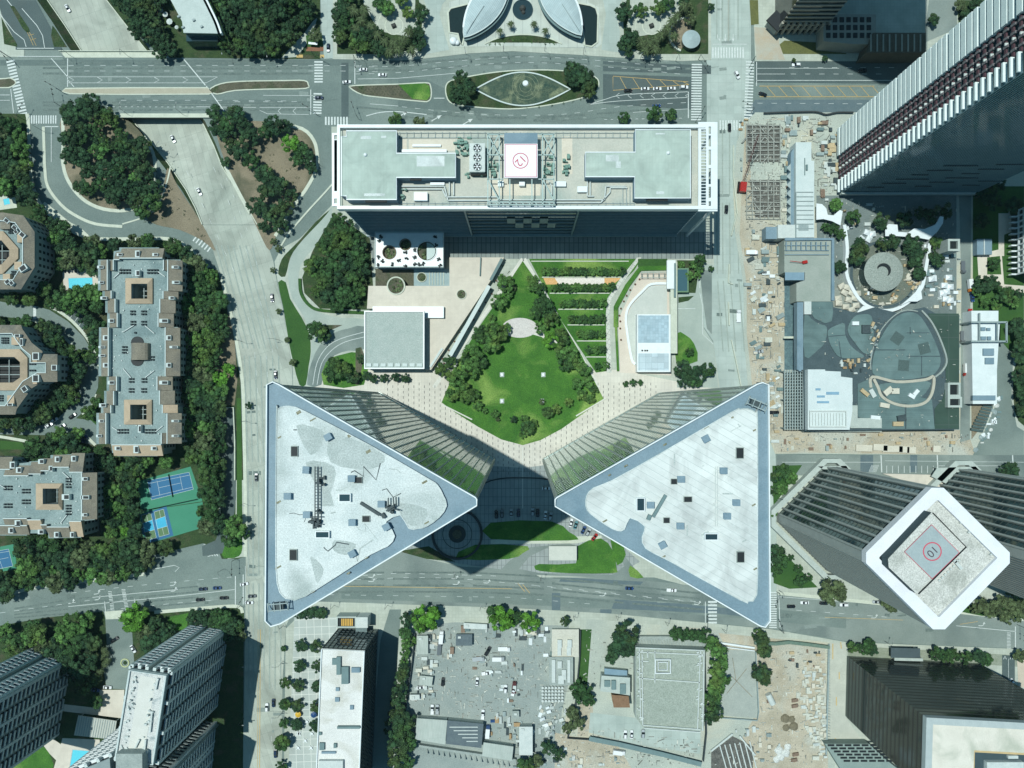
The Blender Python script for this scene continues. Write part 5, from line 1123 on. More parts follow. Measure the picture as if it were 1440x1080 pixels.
for i in range(6):
    for j in range(2):
        if (i + j) % 2: k.box(-8 + i * 4.2, ys - .75, -3.8 + i * 4.2, ys - .5, 22 + j * 9, 31 + j * 9)
part('checker_panels', k, mat('panel_teal', (.34,.40,.38), fine=.1), ob)
k = MB()
for i in range(22): k.box(xb + .02, ys + (yn - ys) * i / 22, xb + .5, ys + (yn - ys) * i / 22 + .5, 4, Z - 3.3)
for i in range(22): k.box(xa - .5, ys + (yn - ys) * i / 22, xa - .02, ys + (yn - ys) * i / 22 + .5, 4, Z - 3.3)
for i in range(60): k.box(xa + (xb - xa) * i / 60, yn + .02, xa + (xb - xa) * i / 60 + .5, yn + .6, 4, Z - 3.3)
part('side_fins', k, M_WH, ob)
k = MB(); w = 1.5
pbox(k, 474,175,992,179.5, Z - 4.0, Z); pbox(k, 474,289.5,1009,294, Z - 4.0, Z - .01); pbox(k, 474,179.5,478,289.5, Z-1.2, Z - .02)
pbox(k, 466.8,187,470,290, Z - 1.4, Z - .03); pbox(k, 470,187,474,190, Z-1.2, Z-.04); pbox(k, 470,286,474,290, Z-1.2, Z-.05)
for i in range(9): pbox(k, 470,196 + i*10.4,474,197, Z - 1.0, Z - .06)
# eastern slotted canopy
can = psh([(982,171.5),(1009,171.5),(1009,297),(982,297)], Z - .5); hs = [psh([(996.5,a),(999.8,a),(999.8,b),(996.5,b)], Z - .5) for a, b in ((178,188),(190.5,206),(210.5,232),(236.5,259),(262.5,278),(283,290))]
hs.append(psh([(986,182),(993,182),(993,288),(986,288)], Z - .5))
k.prism(can, Z - 1.5, Z - .5, hs, bottom=True)
for i in range(24): pbox(k, 986,184 + i*4.4,993,185 + i*4.4, Z - 1.2, Z - .7)
part('roof_frame', k, M_WH, ob)
k = MB()
for c in ((1006,180),(1006,290),(1006,235)): p = P(*c, Z); k.box(p.x - .6, p.y - .6, p.x + .6, p.y + .6, 0, Z - 1.5)
part('canopy_columns', k, M_WH, ob)
D = Z - 2.6
def penthouse(label, poly, zt, win):
    p = part('penthouse', MB().prism(psh(poly, zt), D, zt), M_BLUEW, ob, label); q = psh(poly, zt)
    part('roof', MB().prism(offset(q, .35), zt, zt + .05), M_RGRN, p); part('coping', MB().strip([Vector(v) for v in offset(q, .1)], .5, zt, zt + .35, closed=True), M_WH, p)
    k = MB()
    for a, b, y in win: A = P(a, y, zt); B = P(b, y, zt); k.box(A.x, A.y - .6, B.x, A.y + .2, zt - 2.2, zt - 1.0)
    part('vent_grille', k, M_BLK, p)
    return p
p1 = penthouse('left green roofed penthouse', [(487,184),(558,184),(558,215.5),(641,215.5),(641,250),(558,250),(558,281),(487,281),(487,276),(480,276),(480,192),(487,192)], Z + 3, [(513,543,281.5),(576,592,250.5)])
p2 = penthouse('right green roofed penthouse', [(893,182.5),(971,182.5),(971,279),(892,279),(892,249),(823,249),(823,214),(893,214)], Z + 3, [(910,940,279.5)])
for x, y, pp in ((514,218,p1),(939.5,215.5,p2)):
    k = MB(); c = P(x, y, Z + 3); k.cyl(c, 1.0, Z + 3, Z + 3.6, 14, .8); k.sphere((c.x, c.y, Z + 3.6), .8, 6, .6); part('dome_vent', k, M_WH, pp)
for x0, y0, x1, y1 in ((586,219.5,625,234),(507,191,522,195.5),(536,191,543,194),(512,272,541,275.5),(852,218,870,227),(866,227,873,236),(922,187,935,189),(923,269,934,273)): part('repair_patch', MB().prism(psh([(x0,y0),(x1,y0),(x1,y1),(x0,y1)], Z + 3.1), None, Z + 3.1), M_GRAV, ob)
k = MB()
for y0, y1 in ((187,193.5),(286,289)):
    for yy in (y0, y1):
        rail(k, (560,yy),(892,yy), .25, D, D + .5)
    for i in range(34):
        x = 562 + i * 10; rail(k, (x,y0 - 1.5),(x,y1 + .5), .25, D, D + .5)
for x in (880,885,890): rail(k, (x - 4,262),(x - 4,289), .3, D, D + .6)
part('roof_rails', k, M_STEEL, ob)
def item(name, mb, m, par=ob, label=None): return part(name, mb, m, par, label)
# cooling tower with three fans
ct = item('cooling_tower', pbox(MB(), 660,201.5,682,241.5, D, Z + 3), M_PIPE)
for y in (208.5, 221.5, 234.5):
    c = P(671, y, Z + 3); k = MB().ring(c, 1.75, 2.0, Z + 3, Z + 3.5, 20); part('fan_ring', k, M_STEEL, ct); part('fan_well', MB().cyl(c, 1.75, Z + 3, Z + 3.06, 20), M_BLK, ct)
    k = MB()
    for i in range(6): a = i * math.tau / 6; k.add([(c.x + math.cos(a)*.3, c.y + math.sin(a)*.3, Z+3.3),(c.x + math.cos(a - .2)*1.7, c.y + math.sin(a - .2)*1.7, Z+3.25),(c.x + math.cos(a + .2)*1.7, c.y + math.sin(a + .2)*1.7, Z+3.35)], [(0,1,2)])
    k.cyl(c, .4, Z + 3, Z + 3.4, 10); part('fan_blades', k, M_WH, ct)
item('cooling_skirt', pbox(MB(), 662,241.5,684,245, D, Z + 1), M_BLK)
hp = part('helipad', pbox(MB(), 709,202,756,250, Z + 3.2, Z + 4), M_PINKW, ob, 'white helipad with red ring and number twelve')
k = MB(); q = psh([(709.5,202.5),(755.5,202.5),(755.5,249.5),(709.5,249.5)], Z + 4); k.strip([Vector(v) for v in offset(q, .3)], .35, Z + 4.02, closed=True)
c = P(732, 226, Z + 4); k.ring(c, 3.35, 3.75, Z + 4.0, Z + 4.03, 40); part('red_ring', k, M_REDP, hp)
part('number', text_mb('12', 5.2, math.radians(225), c, Z + 4.04), M_REDP, hp)
part('access_bridge', pbox(MB(), 709,187,756,201.5, Z + 2.6, Z + 3.2), M_BLUE, hp)
k = MB(); T = Z + 2.5
def tr(a, b, w=.45, z=T): k.beam(P(*a, z), P(*b, z), w)
for x in (686,702,763,779): tr((x,188),(x,288))
for y in (189,218,252): tr((686,y),(708,y)); tr((757,y),(779,y))
for a, b in (((686,189),(702,218)),((702,189),(686,218)),((763,189),(779,218)),((779,189),(763,218)),((686,252),(702,282)),((763,252),(779,282)),((717,252),(717,288)),((748,252),(748,288)),((686,288),(779,288)),((686,284),(779,284))): tr(a, b)
for i in range(10): tr((686 + i*9.3, 284),(686 + (i + .5)*9.3, 288), .3)
for x, y in ((686,188),(702,188),(763,188),(779,188),(686,288),(779,288),(717,288),(748,288),(702,252),(763,252)): p = P(x, y, T); k.box(p.x-.25, p.y-.25, p.x+.25, p.y+.25, D, T)
part('truss', k, mat('truss_pale_teal', (.33,.45,.43), (.38,.50,.47), .4, .5, fine=.08), ob)
k = MB(); r = random.Random(3)
for x0, y0, x1, y1, n in ((640,192,660,220,26),(765,220,778,250,20),(688,222,700,250,16),(792,220,800,252,12),(655,242,690,250,8),(565,262,580,282,5)):
    for i in range(n):
        x, y = r.uniform(x0, x1), r.uniform(y0, y1); p = P(x, y, D); k.obox(p, r.uniform(.6, 2.4), r.uniform(.5, 1.4), D, D + r.uniform(.5, 2.6), r.choice((0, 0, 1.57)))
part('plant_equipment', k, M_GREENM, ob)
k = MB()
for l in ([(565,262),(625,262),(630,282),(640,282),(700,282)], [(565,266),(622,266),(627,277),(700,277)], [(700,285),(845,285),(858,270),(858,264),(882,264)], [(700,281),(830,281),(850,281),(852,262),(880,262)], [(632,255),(632,275)], [(638,255),(638,275)], [(830,250),(830,275)], [(826,252),(826,276),(835,276)], [(770,252),(776,262),(776,274)]):
    k.tube([P(*q, D + .9) for q in l], .38, 6)
part('pipes', k, M_PIPE, ob)
k = MB()
for x0, y0, x1, y1, h in ((582,270,601,282,2.2),(580,203,620,206,1),(565,210,628,214,1.4),(780,255,796,262,1.6),(812,262,826,270,1.8),(700,254,708,262,1.5),(730,255,738,261,2.4),(605,256,625,260,1.2)): pbox(k, x0, y0, x1, y1, D, D + h)
part('roof_unit', k, M_WH, ob)
for x0, y0, x1, y1 in ((560,196,572,212),(790,192,805,245),(575,196,640,212),(690,252,760,275)): part('deck_mat', MB().prism(psh([(x0,y0),(x1,y0),(x1,y1),(x0,y1)], D + .03), None, D + .03), mat('deck_cream', (.58,.53,.43), (.64,.60,.50), .2, .9, fine=.1), ob)
# ================================================================== triangular towers
ZT = 172.0
M_TGL = glass('tower_glass', (.33,.43,.39), .04, .8, 1.0); M_TFIN = mat('tower_aluminium', (.34,.38,.34), (.40,.44,.40), .3, .5, fine=.05, spec=.5)
M_SHEET = gridmat('roof_sheets_white', (.56,.61,.59), (.67,.71,.68), (.45,.51,.49), 400, 2.1, math.radians(30), .14, .04, cell=.06, stain=.3, ss=.1)
def tri_tower(label, roof, inner, rim_label, dark, hoods, inner_mat, vents, blackbits):
    t = root('triangular_tower', label, 'skyscraper', P(sum(q[0] for q in roof)/len(roof), sum(q[1] for q in roof)/len(roof), ZT) * 1.0)
    t.location.z = 0
    q = psh(roof, ZT); core = offset(q, 1.0)
    part('curtain_wall', MB().prism(core, 0, ZT - 2, top=False), M_TGL, t)
    k = MB(); kb = MB(); n = len(core); ar = sum(core[i][0]*core[(i+1)%n][1]-core[(i+1)%n][0]*core[i][1] for i in range(n))
    cc = core if ar > 0 else core[::-1]
    for i in range(n):
        a, b = Vector(cc[i]), Vector(cc[(i+1)%n]); L = (b - a).length; m = max(1, int(L / 3.1))
        fins(k, a, b, 5, ZT - 2.2, m, .5, .26); bands(kb, a, b, [4 + j * 3.95 for j in range(43)], .8, .05); bands(kb, a, b, [ZT - 7, 3], 4, .42)
    part('fins', k, M_TFIN, t); part('spandrels', kb, mat('spandrel_grey', (.38,.44,.41), (.44,.50,.47), .3, .22, metal=.75, fine=.05), t)
    part('perimeter_walkway', MB().prism(q, ZT - 2.4, ZT - .5), M_BLUE, t)
    k = MB(); k.strip([Vector(v) for v in offset(q, .12)], .38, ZT - .6, ZT + .5, closed=True); part('parapet', k, mat('parapet_white', (.74,.80,.80), rough=.6, fine=.03), t)
    iq = psh(smooth_px(inner, 2, True), ZT + .3); part('roof_surface', MB().prism(iq, ZT - .5, ZT + .3), inner_mat, t)
    k = MB(); k.strip([Vector(v) for v in iq], .3, ZT + .25, ZT + .5, closed=True); part('roof_edge', k, M_GRAV, t)
    Zr = ZT + .3
    for x, y, w, h in dark:
        c = P(x, y, Zr); p = part('hatch', MB().box(c.x - w*.114, c.y - h*.114, c.x + w*.114, c.y + h*.114, Zr, Zr + .5), M_CONCD, t)
        k = MB(); k.box(c.x - w*.1, c.y - h*.1, c.x + w*.1, c.y + h*.1, Zr + .5, Zr + .56)
        part('grille', k, M_BLK, p)
    for x, y, r_ in hoods:
        c = P(x, y, Zr + 1.4); p = part('hood', MB().obox(c, 2.1, 1.9, Zr, Zr + 1.4, r_), mat('hood_blue', (.22,.34,.44), fine=.05, rough=.5), t)
        part('cap', MB().obox(c, 2.3, 2.1, Zr + 1.4, Zr + 1.55, r_), M_BLUE, p)
    for x0, y0, x1, y1 in vents:
        p = part('roof_well', pbox(MB(), x0, y0, x1, y1, Zr, Zr + 1.2), M_WH, t); part('opening', pbox(MB(), x0 + 1.2, y0 + 1.2, x1 - 1.2, y1 - 1.2, Zr + 1.2, Zr + 1.26), M_DKGL, p)
    return t, Zr
lt, Zr = tri_tower('left triangular skyscraper, its weathered white roof carrying two dark pipe masts', [(375,541),(384,536.5),(392,540),(669,699),(671,702),(671,711),(395,877),(381,881),(373,873)],
    [(389,585),(391,575),(400,571.5),(412,572),(432,580),(520,626),(600,672),(615,682),(623,696),(628,711),(618,727),(600,740),(588,743),(575,743),(563,724),(543,733),(546,738),(555,754),(545,768),(520,780),(430,838),(408,842),(398,838),(390,820),(388,760)],
    'l', [(414.5,634.5,10,15),(413,780,11,16),(504,675,12,9),(515,729.5,11,9)], [(461,614.5,.5),(494,673,0),(404,698,0),(431,724,0),(536,709,0),(495,735,0),(495,779,.5),(543,741,.5),(430,661,1.5)], M_GRAV, [(476,694,493,706),(443,747,463,757)], None)
k = MB()
for a in ((443,656),(448,656)): k.beam(P(*a, Zr + 1.5), P(a[0], 742, Zr + 1.5), .3)
for i in range(20): k.beam(P(443, 658 + i*4.3, Zr + 1.5), P(448, 658 + i*4.3, Zr + 1.5), .18)
r = random.Random(5)
for cx, cy, sp, n in ((446,733,7,16),(453,676,5,8),(549,714,6,14),(448,718,3,4)):
    for i in range(n): p = P(cx + r.uniform(-sp, sp), cy + r.uniform(-sp, sp), Zr); k.obox(p, r.uniform(.3, 1.6), r.uniform(.3, .8), Zr, Zr + r.uniform(.8, 2.6), r.choice((0,.52,1.57)))
for a, b in (((436,727),(452,727)),((437,733),(452,738)),((546,700),(546,720)),((553,699),(554,714)),((557,699),(557,712)),((544,712),(562,718))): k.beam(P(*a, Zr + 1.8), P(*b, Zr + 1.8), .35)
part('pipe_rack', k, mat('dark_plant', (.035,.055,.06), (.06,.085,.09), .5, .6, fine=.2), lt)
k = MB(); k.beam(P(507,707,Zr+.8), P(534,724,Zr+.8), .9); k.beam(P(537,722,Zr+.8), P(541,728,Zr+.8), 1.1); part('duct', k, MATS['dark_plant'], lt)
k = MB()
for x0, y0, x1, y1 in ((452,690,464,712),): k.prism(psh([(x0,y0),(x1,y0),(x1 + 6,y1),(x0,y1)], Zr + .02), None, Zr + .02)
part('stain_patch', k, mat('roof_patch_grey', (.36,.42,.40), (.45,.51,.49), .2, .9, fine=.25), lt)
for q in ([(417,598),(452,605),(455,618),(437,640)], [(430,650),(470,656),(466,690),(450,712),(448,690)], [(470,610),(540,640),(520,660),(465,650)], [(560,708),(600,716),(592,738),(572,736)], [(437,782),(455,800),(446,820),(440,800)], [(470,760),(500,765),(490,780),(470,775)]): part('weathered_patch', MB().prism(psh(smooth_px(q, 3, True), Zr + .015), None, Zr + .015), MATS['roof_patch_grey'], lt)
for i in range(26):
    x, y = r.uniform(395,600), r.uniform(590,820)
    if not inside(x, y, [(392,585),(600,682),(610,725),(400,830)]): continue
    k = MB(); k.strip([P(x + t*r.uniform(5,9), y + t*r.uniform(-4,6), Zr + .02) for t in range(r.randint(2,6))], r.uniform(.15,.5), Zr + .02 + i*.001); part('seam_crack', k, MATS['roof_patch_grey'] if i % 3 else MATS['dark_plant'], lt)
for x, y in ((440,590),(518,635),(597,678),(600,735),(393,615),(392,706),(391,798),(440,832),(490,806),(515,784),(491,613),(420,580)):
    k = MB(); k.obox(P(x,y,Zr), r.uniform(1,2.4), r.uniform(.4,1), Zr + .01, Zr + .06, .52); part('drain_stain', k, mat('stain_brown', (.16,.16,.09), (.30,.30,.22), 1, .9, fine=.4), lt)
def bmu(t, x, y, rot):
    p = part('window_cleaning_crane', MB().obox(P(x, y, ZT), 3.4, 2.0, ZT - .5, ZT + 1.6, rot), MATS['dark_plant'], t)
    k = MB(); c = P(x, y, ZT)
    def q(u, v, z): return Vector((c.x + u*math.cos(rot) - v*math.sin(rot), c.y + u*math.sin(rot) + v*math.cos(rot), z))
    for v in (-1, 1): k.beam(q(-3, v, ZT + 2), q(3.4, v, ZT + 2.4), .3)
    for u in (-3, -1, 1, 3.4): k.beam(q(u, -1.5, ZT + 2.1), q(u, 1.5, ZT + 2.1), .25)
    for u in (-2.6, 2.8): k.beam(q(u, -1.6, ZT - .5), q(u, 1.6, ZT + 2), .25)
    part('jib', k, M_STEEL, p)
bmu(lt, 393, 851, .1)
rt, Zr = tri_tower('right triangular skyscraper, its clean white sheeted roof with pale blue hoods', [(1081,541),(1072,537.5),(1064,540),(783,699),(780,702),(780,712),(1068,880),(1076,882),(1083,873)],
    [(1065,590),(1062,580),(1052,575),(1040,575.5),(1028,580),(930,637),(860,676),(835,686),(825,697),(824,712),(830,722),(852,738),(868,746),(878,744),(886,728),(907,740),(903,755),(908,771),(940,788),(1040,843),(1052,845),(1064,836),(1065,760)],
    'r', [(1040,637,11,16),(1041,783,11,16),(967,702,12,8),(947.5,677,9,8),(937,731.5,9,8),], [(993,617,.5),(958,674,0),(1018,662,0),(1036,707,0),(1023,726,0),(957,740,0),(932,767,.5),(915,710.5,0)], M_SHEET, [(895,700,907,719),(991,750,1010,760)], None)
k = MB(); k.beam(P(936,696,Zr+.8), P(918,727,Zr+.8), .9); k.beam(P(914,724,Zr+.8), P(911,731,Zr+.8), 1.1); part('duct', k, mat('duct_grey', (.16,.24,.24), fine=.1), rt)
k = MB()
for a in ((1006,656),(1009,656)): k.beam(P(*a, Zr + .5), P(a[0], 740, Zr + .5), .2)
for a, b in (((1003,708),(1008,715)),((1006,700),(1014,706)),((1038,596),(1041,600))): k.beam(P(*a, Zr + .8), P(*b, Zr + .8), .25)
part('pipe_rack', k, MATS['pipe_pale'], rt)
bmu(rt, 1061, 568, -.4)
for i in range(34):
    x, y = r.uniform(840,1060), r.uniform(585,830)
    if not inside(x, y, [(1058,588),(1060,825),(845,730),(835,700)]): continue
    c = P(x, y, Zr); part('roof_mark', MB().obox(c, r.uniform(.4,5), r.uniform(.15,.5), Zr + .02, Zr + .05 + i*.001, r.choice((.52,0,1.57,-.5))), M_PIPE if i % 3 else MATS['roof_patch_grey'], rt)
for x, y in ((857,668),(935,625),(993,601),(850,733),(933,783),(1061,605),(1060,710),(1062,800),(880,655),(1030,587)): part('drain_stain', MB().obox(P(x,y,Zr), r.uniform(.8,2), .5, Zr + .01, Zr + .07, .52), MATS['stain_brown'], rt)
# ================================================================== diamond tower and its twin
ZD = 105.0
M_RIM = mat('rim_white', (.66,.69,.73), (.74,.77,.80), .15, .7, fine=.06); M_ROOFS = mat('roof_speckled', (.50,.52,.48), (.60,.61,.57), .25, .9, fine=.35, c3=(.40,.42,.38))
M_RIB = mat('rib_grey', (.33,.37,.35), (.40,.44,.41), .3, .7, fine=.08)
def diamond(label, roof, full, nm):
    t = root('diamond_tower', label, 'office tower', P(roof[0][0], roof[0][1] + 90, ZD)); t.location.z = 0
    q = psh(roof, ZD); n = len(q); ar = sum(q[i][0]*q[(i+1)%n][1]-q[(i+1)%n][0]*q[i][1] for i in range(n)); q = q if ar > 0 else q[::-1]
    core = offset(q, 1.2); part('glass_wall', MB().prism(core, 0, ZD - 3, top=False), M_DKGL, t); k = MB(); kb = MB()
    for i in range(n):
        a, b = Vector(core[i]), Vector(core[(i+1)%n]); L = (b - a).length; mid = (a + b) / 2; o = Vector((b.y - a.y, a.x - b.x)).normalized()
        if L < 8: bands(k, a, b, [0], ZD - 3, .9); continue
        dense = o.y < -.1 and o.x < 0
        fins(k, a, b, 0, ZD - 3, 18 if dense else 9, 1.0 if dense else .95, 1.1); bands(kb, a, b, [j * 3.9 for j in range(27)], .35, .12)
    part('ribs', k, M_RIB, t); part('floor_bands', kb, mat('floor_band_dark', (.05,.07,.065), fine=.1), t)
    ped = offset(q, -3.0); k = MB()
    k.strip([Vector(v) for v in ped], 3.0, 0, 4.5, closed=True); part('plinth_roof', k, M_CONCW, t)
    rim = offset(q, 5.2); part('rim', MB().prism(q, ZD - 4, ZD, [rim]), M_RIM, t)
    part('roof', MB().prism(rim, ZD - 3, ZD - 1.6), M_ROOFS, t)
    if not full: return t
    Zp = ZD + 6; pp = psh([(1311,720),(1358,768),(1290,836),(1250,798),(1249,786)], Zp)
    ph = part('penthouse', MB().prism(offset(pp, .15), ZD - 1.6, Zp - .3), mat('well_dark', (.05,.08,.09), fine=.1), t); part('penthouse_roof', MB().prism(pp, Zp - .3, Zp), M_ROOFS, ph)
    k = MB(); k.strip([Vector(v) for v in psh([(1311,721),(1358,769),(1291,835)], Zp)], .35, Zp, Zp + .6); part('parapet', k, M_BLK, ph)
    hpd = part('helipad', MB().prism(psh([(1310,738),(1349,777),(1311,814),(1272,776)], Zp + .6), Zp, Zp + .6), mat('helipad_grey', (.30,.37,.38), (.35,.42,.42), .3, .8, fine=.08), ph, 'grey helipad with red ring')
    k = MB(); k.strip([Vector(v) for v in psh([(1310,738),(1349,777),(1311,814),(1272,776)], Zp + .6)], .3, Zp + .62, closed=True); c = P(1311, 775.5, Zp + .6); k.ring(c, 3.35, 3.85, Zp + .6, Zp + .63, 40); part('red_ring', k, M_REDP, ph)
    part('number', text_mb('10', 4.6, math.radians(225), c, Zp + .66), mat('number_dark', (.09,.07,.09), fine=0), ph)
    k = MB()
    for a, b, cx, cy in ((1.2,.7,1353,735),(.8,.8,1364,749),(.9,.5,1395,780),(1.6,.6,1346,790),(.8,.5,1285,760),(.6,.6,1276,766),(2.0,1.0,1320,700)): part('roof_unit', MB().obox(P(cx, cy, ZD), a, b, ZD - 1.6, ZD - .4, .7), M_PIPE, t)
    for i in range(8): k.obox(P(1323 + i*4, 817 - i*4, ZD), .8, .8, ZD - 1.6, ZD - .8, .78)
    k.beam(P(1340,786,ZD-.8), P(1352,800,ZD-.8), 1.2, .8); part('pipe_stubs', k, M_PIPE, t)
    return t
dt = diamond('diamond shaped office tower with white rim and grey helipad on its roof', [(1310,686),(1327,686),(1420,777),(1420,792),(1329,885),(1312,885),(1218,792),(1218,777)], True, 'a')
dt2 = diamond('dark ribbed tower at the right edge, only its walls in view', [(x + 248, y + 4) for x, y in [(1310,686),(1327,686),(1420,777),(1420,792),(1329,885),(1312,885),(1218,792),(1218,777)]], False, 'b')
for lab, q in (('pointed cream terrace between the ribbed towers', [(1241,666),(1325,668),(1340,680),(1330,688),(1290,682)]),):
    single('raised_terrace', MB().prism(psh(q, 1.2), 0, 1.2), M_TAN, lab, 'terrace', P(1290,675))
for lab, q in (('grey canopy step at the diamond tower north foot', [(1150,656),(1190,655),(1194,661),(1186,660),(1158,660)]), ('grey canopy step between the two ribbed towers', [(1318,658),(1372,656),(1380,664),(1345,664),(1330,680),(1310,670)])):
    c = root('entrance_canopy', lab, 'canopy', P(*q[0])); part('canopy_roof', MB().prism(psh(q, 4.5), 4.0, 4.5, bottom=True), M_CONCW, c); part('post', MB().obox(P(*q[0], 4.5), .5, .5, 0, 4.0), M_CONCW, c)
# ================================================================== black tower bottom right
ZB = 80.0
bt = root('black_tower', 'black glass tower whose grey edged beige roof is cut by the bottom right corner', 'office tower', P(1380, 960))
q = psh([(1303,1009),(1537,1022),(1531,1132),(1300,1118)], ZB); q = q if sum(q[i][0]*q[(i+1)%4][1]-q[(i+1)%4][0]*q[i][1] for i in range(4)) > 0 else q[::-1]
core = offset(q, .6); part('glass_wall', MB().prism(core, 0, ZB - 2, top=False), glass('black_glass', (.07,.10,.10), .07, .8, .8), bt); k = MB(); kb = MB()
for i in range(4): fins(k, core[i], core[(i+1)%4], 2, ZB - 2, int((Vector(core[i]) - Vector(core[(i+1)%4])).length / 1.25), .14, .12); bands(kb, core[i], core[(i+1)%4], [3 + j*3.8 for j in range(20)], .9, .06)
part('mullions', k, mat('mullion_dark', (.025,.036,.037), (.035,.047,.048), .4, .5, fine=.05), bt); part('floor_bands', kb, mat('band_black', (.022,.027,.026), rough=.3, fine=0), bt)
part('roof_rim', MB().prism(q, ZB - 3, ZB, [offset(q, 3.0)]), mat('rim_grey', (.36,.42,.42), (.42,.48,.47), .3, .7, fine=.1), bt)
part('roof', MB().prism(offset(q, 3.0), ZB - 2, ZB - .9), mat('roof_beige', (.60,.58,.50), (.68,.66,.58), .15, .9, fine=.12, c3=(.44,.46,.38)), bt)
k = MB(); s = [Vector(v) for v in psh([(1370,1110),(1371,1057),(1480,1063),(1480,1110)], ZB - .8)]; k.strip(s, 1.2, ZB - .88); part('ochre_edge', k, mat('ochre', (.55,.42,.22), fine=.1), bt)
part('roof_well', MB().prism(psh([(1371,1058),(1480,1064),(1480,1110),(1370,1110)], ZB - .8), None, ZB - .84), MATS['well_dark'], bt)
part('roof_unit', pbox(pbox(MB(), 1388,1072,1440,1100, ZB - .8, ZB + 1.5), 1418,1063,1432,1067, ZB - .8, ZB + .4), M_PIPE, bt)
sg = root('entrance_canopy', 'dark flat canopy on the street side of the black tower', 'canopy', P(1272,917)); part('canopy_roof', MB().prism(psh([(1253,911),(1294,912),(1294,925),(1253,925)], 5), 4.4, 5, bottom=True), mat('canopy_dark', (.07,.10,.11), fine=.1), sg)
part('canopy_edge', MB().prism(psh([(1258,925),(1298,926),(1298,930),(1258,929)], 5), 4.4, 5.02, bottom=True), M_CONCW, sg)
for a in ((1256,913),(1291,914),(1260,928)): part('post', MB().obox(P(*a, 5), .5, .5, 0, 4.4), M_CONCW, sg)
gr = root('parking_structure', 'low green grey louvered garage beside the black tower', 'garage', P(1200,1058))
part('deck', MB().prism(psh([(1160,1046),(1222,1046),(1248,1070),(1300,1110),(1200,1110)], 6), 0, 6), mat('deck_green', (.20,.27,.25), (.25,.32,.29), .2, .8, fine=.1), gr); k = MB()
for i in range(6):
    for j in range(7): a = P(1164 + 4.5*i + 12*j, 1048 + 4.4*i, 6.2); k.box(a.x, a.y - .5, a.x + 3.6, a.y + .5, 6, 6.3)
part('louvres', k, M_BLK, gr)
# ================================================================== louvered white tower top right
ZL = 190.0
wt = root('louvered_tower', 'huge white louvered residential tower leaning out of the top right corner', 'skyscraper', P(1280, 230))
W0, W1 = P(1178,184), P(1180,273); E0, E1 = P(1368,184), P(1366,274); fp = [(W1.x, W1.y), (E1.x, E1.y), (E0.x, E0.y), (W0.x, W0.y)]
part('glass_wall', MB().prism(fp, 0, ZL), glass('tower_teal_glass', (.10,.19,.22), .08, .9, .5), wt)
X = W0.x; ytop, ybot = W0.y, W1.y; Ly = ytop - ybot; k = MB(); km = MB(); kw = MB(); ks = MB(); kd = MB()
nf = 46
for i in range(nf):
    z = 3 + i * 4.0
    k.box(X - 1.6, ytop - Ly * .43, X - .02, ytop, z, z + (2.9 if i % 5 else 2.2))
    km.box(X - .7, ytop - Ly * .80, X - .03, ytop - Ly * .43, z + .2, z + 1.3)
    ks.box(X - 1.5, ybot, X - .04, ybot + Ly * .2, z, z + .9)
    for j in range(4): y = ytop - Ly * (.47 + j * .085); kd.box(X - 1.0, y - .9, X - .06, y, z + .1, z + 2.6)
    kw.box(X - 1.25, ytop - Ly * (.62) - .7, X - .07, ytop - Ly * .62 + .3, z + 1.2, z + 1.7)
part('louvre_bands', k, mat('louvre_white', (.66,.75,.73), (.74,.82,.80), .3, .5, fine=.05), wt); part('balcony_slabs', km, mat('slab_maroon', (.07,.035,.045), (.09,.045,.055), .3, .7, fine=.15), wt)
part('corner_louvres', ks, MATS['louvre_white'], wt); part('balcony_screens', kd, mat('screen_grey', (.13,.11,.12), (.22,.22,.22), 3, .7, fine=.3), wt, kind='stuff'); part('balcony_rails', kw, M_PIPE, wt)
k = MB(); fins(k, (W1.x, W1.y), (E1.x, E1.y), 5, ZL, 62, .26, .22); part('south_fins', k, mat('fin_teal', (.20,.31,.34), (.25,.37,.40), .3, .5, fine=.05), wt)
k = MB(); k.box(W1.x - 1, W1.y - 1.6, E1.x, W1.y - .5, 3, 5.5); part('base_band', k, M_CONCW, wt)
ks2 = MB()
for i in range(14):
    a = W1.lerp(E1, .12 + .055 * i); ks2.box(a.x, W1.y - .75, a.x + 9 + (i % 3) * 4, W1.y - .5, 14 + (i * 7) % 40, 14.8 + (i * 7) % 40)
part('reflection_streaks', ks2, mat('band_teal_dark', (.05,.075,.085), fine=.1), wt)  # dark streaks imitating reflections low on the south glass
# tower north of the avenue whose foot is in the frame
nt_ = root('curved_tower', 'dark round fronted tower at the top edge beside the avenue junction', 'skyscraper', P(1120, 10))
c0, c1 = P(1090,46), P(1155,46); top = P(1090,-110).y; fp = [(c0.x, c0.y), (c1.x, c1.y), (c1.x, top), (c0.x, top)]
part('glass_wall', MB().prism(fp, 0, 200), glass('tower_dark_glass', (.012,.018,.02), .08, .8), nt_); k = MB()
for i in range(9): bands(k, (c0.x, c0.y), (c1.x, c1.y), [4 + i * 3.9], 1.2, .5)
part('spandrels', k, mat('stone_beige', (.30,.29,.24), (.35,.34,.28), .3, .8, fine=.1), nt_)
k = MB()
for i in range(9): a = Vector((c0.x, c0.y)).lerp(Vector((c1.x, c1.y)), i / 8); k.box(a.x - .6, a.y - 1.4, a.x + .6, a.y - .02, 0, 12)
part('base_piers', k, MATS['stone_beige'], nt_)
part('podium', MB().prism(psh([(1158,20),(1232,20),(1232,62),(1200,62),(1158,58)], 10), 0, 10), MATS['stone_beige'], nt_)
k = MB()
for j in range(3):
    for i in range(7): pbox(k, 1162 + i*9.5, 24 + j*11, 1168 + i*9.5, 31 + j*11, 10, 10.3)
part('skylight', k, M_BLK, nt_)
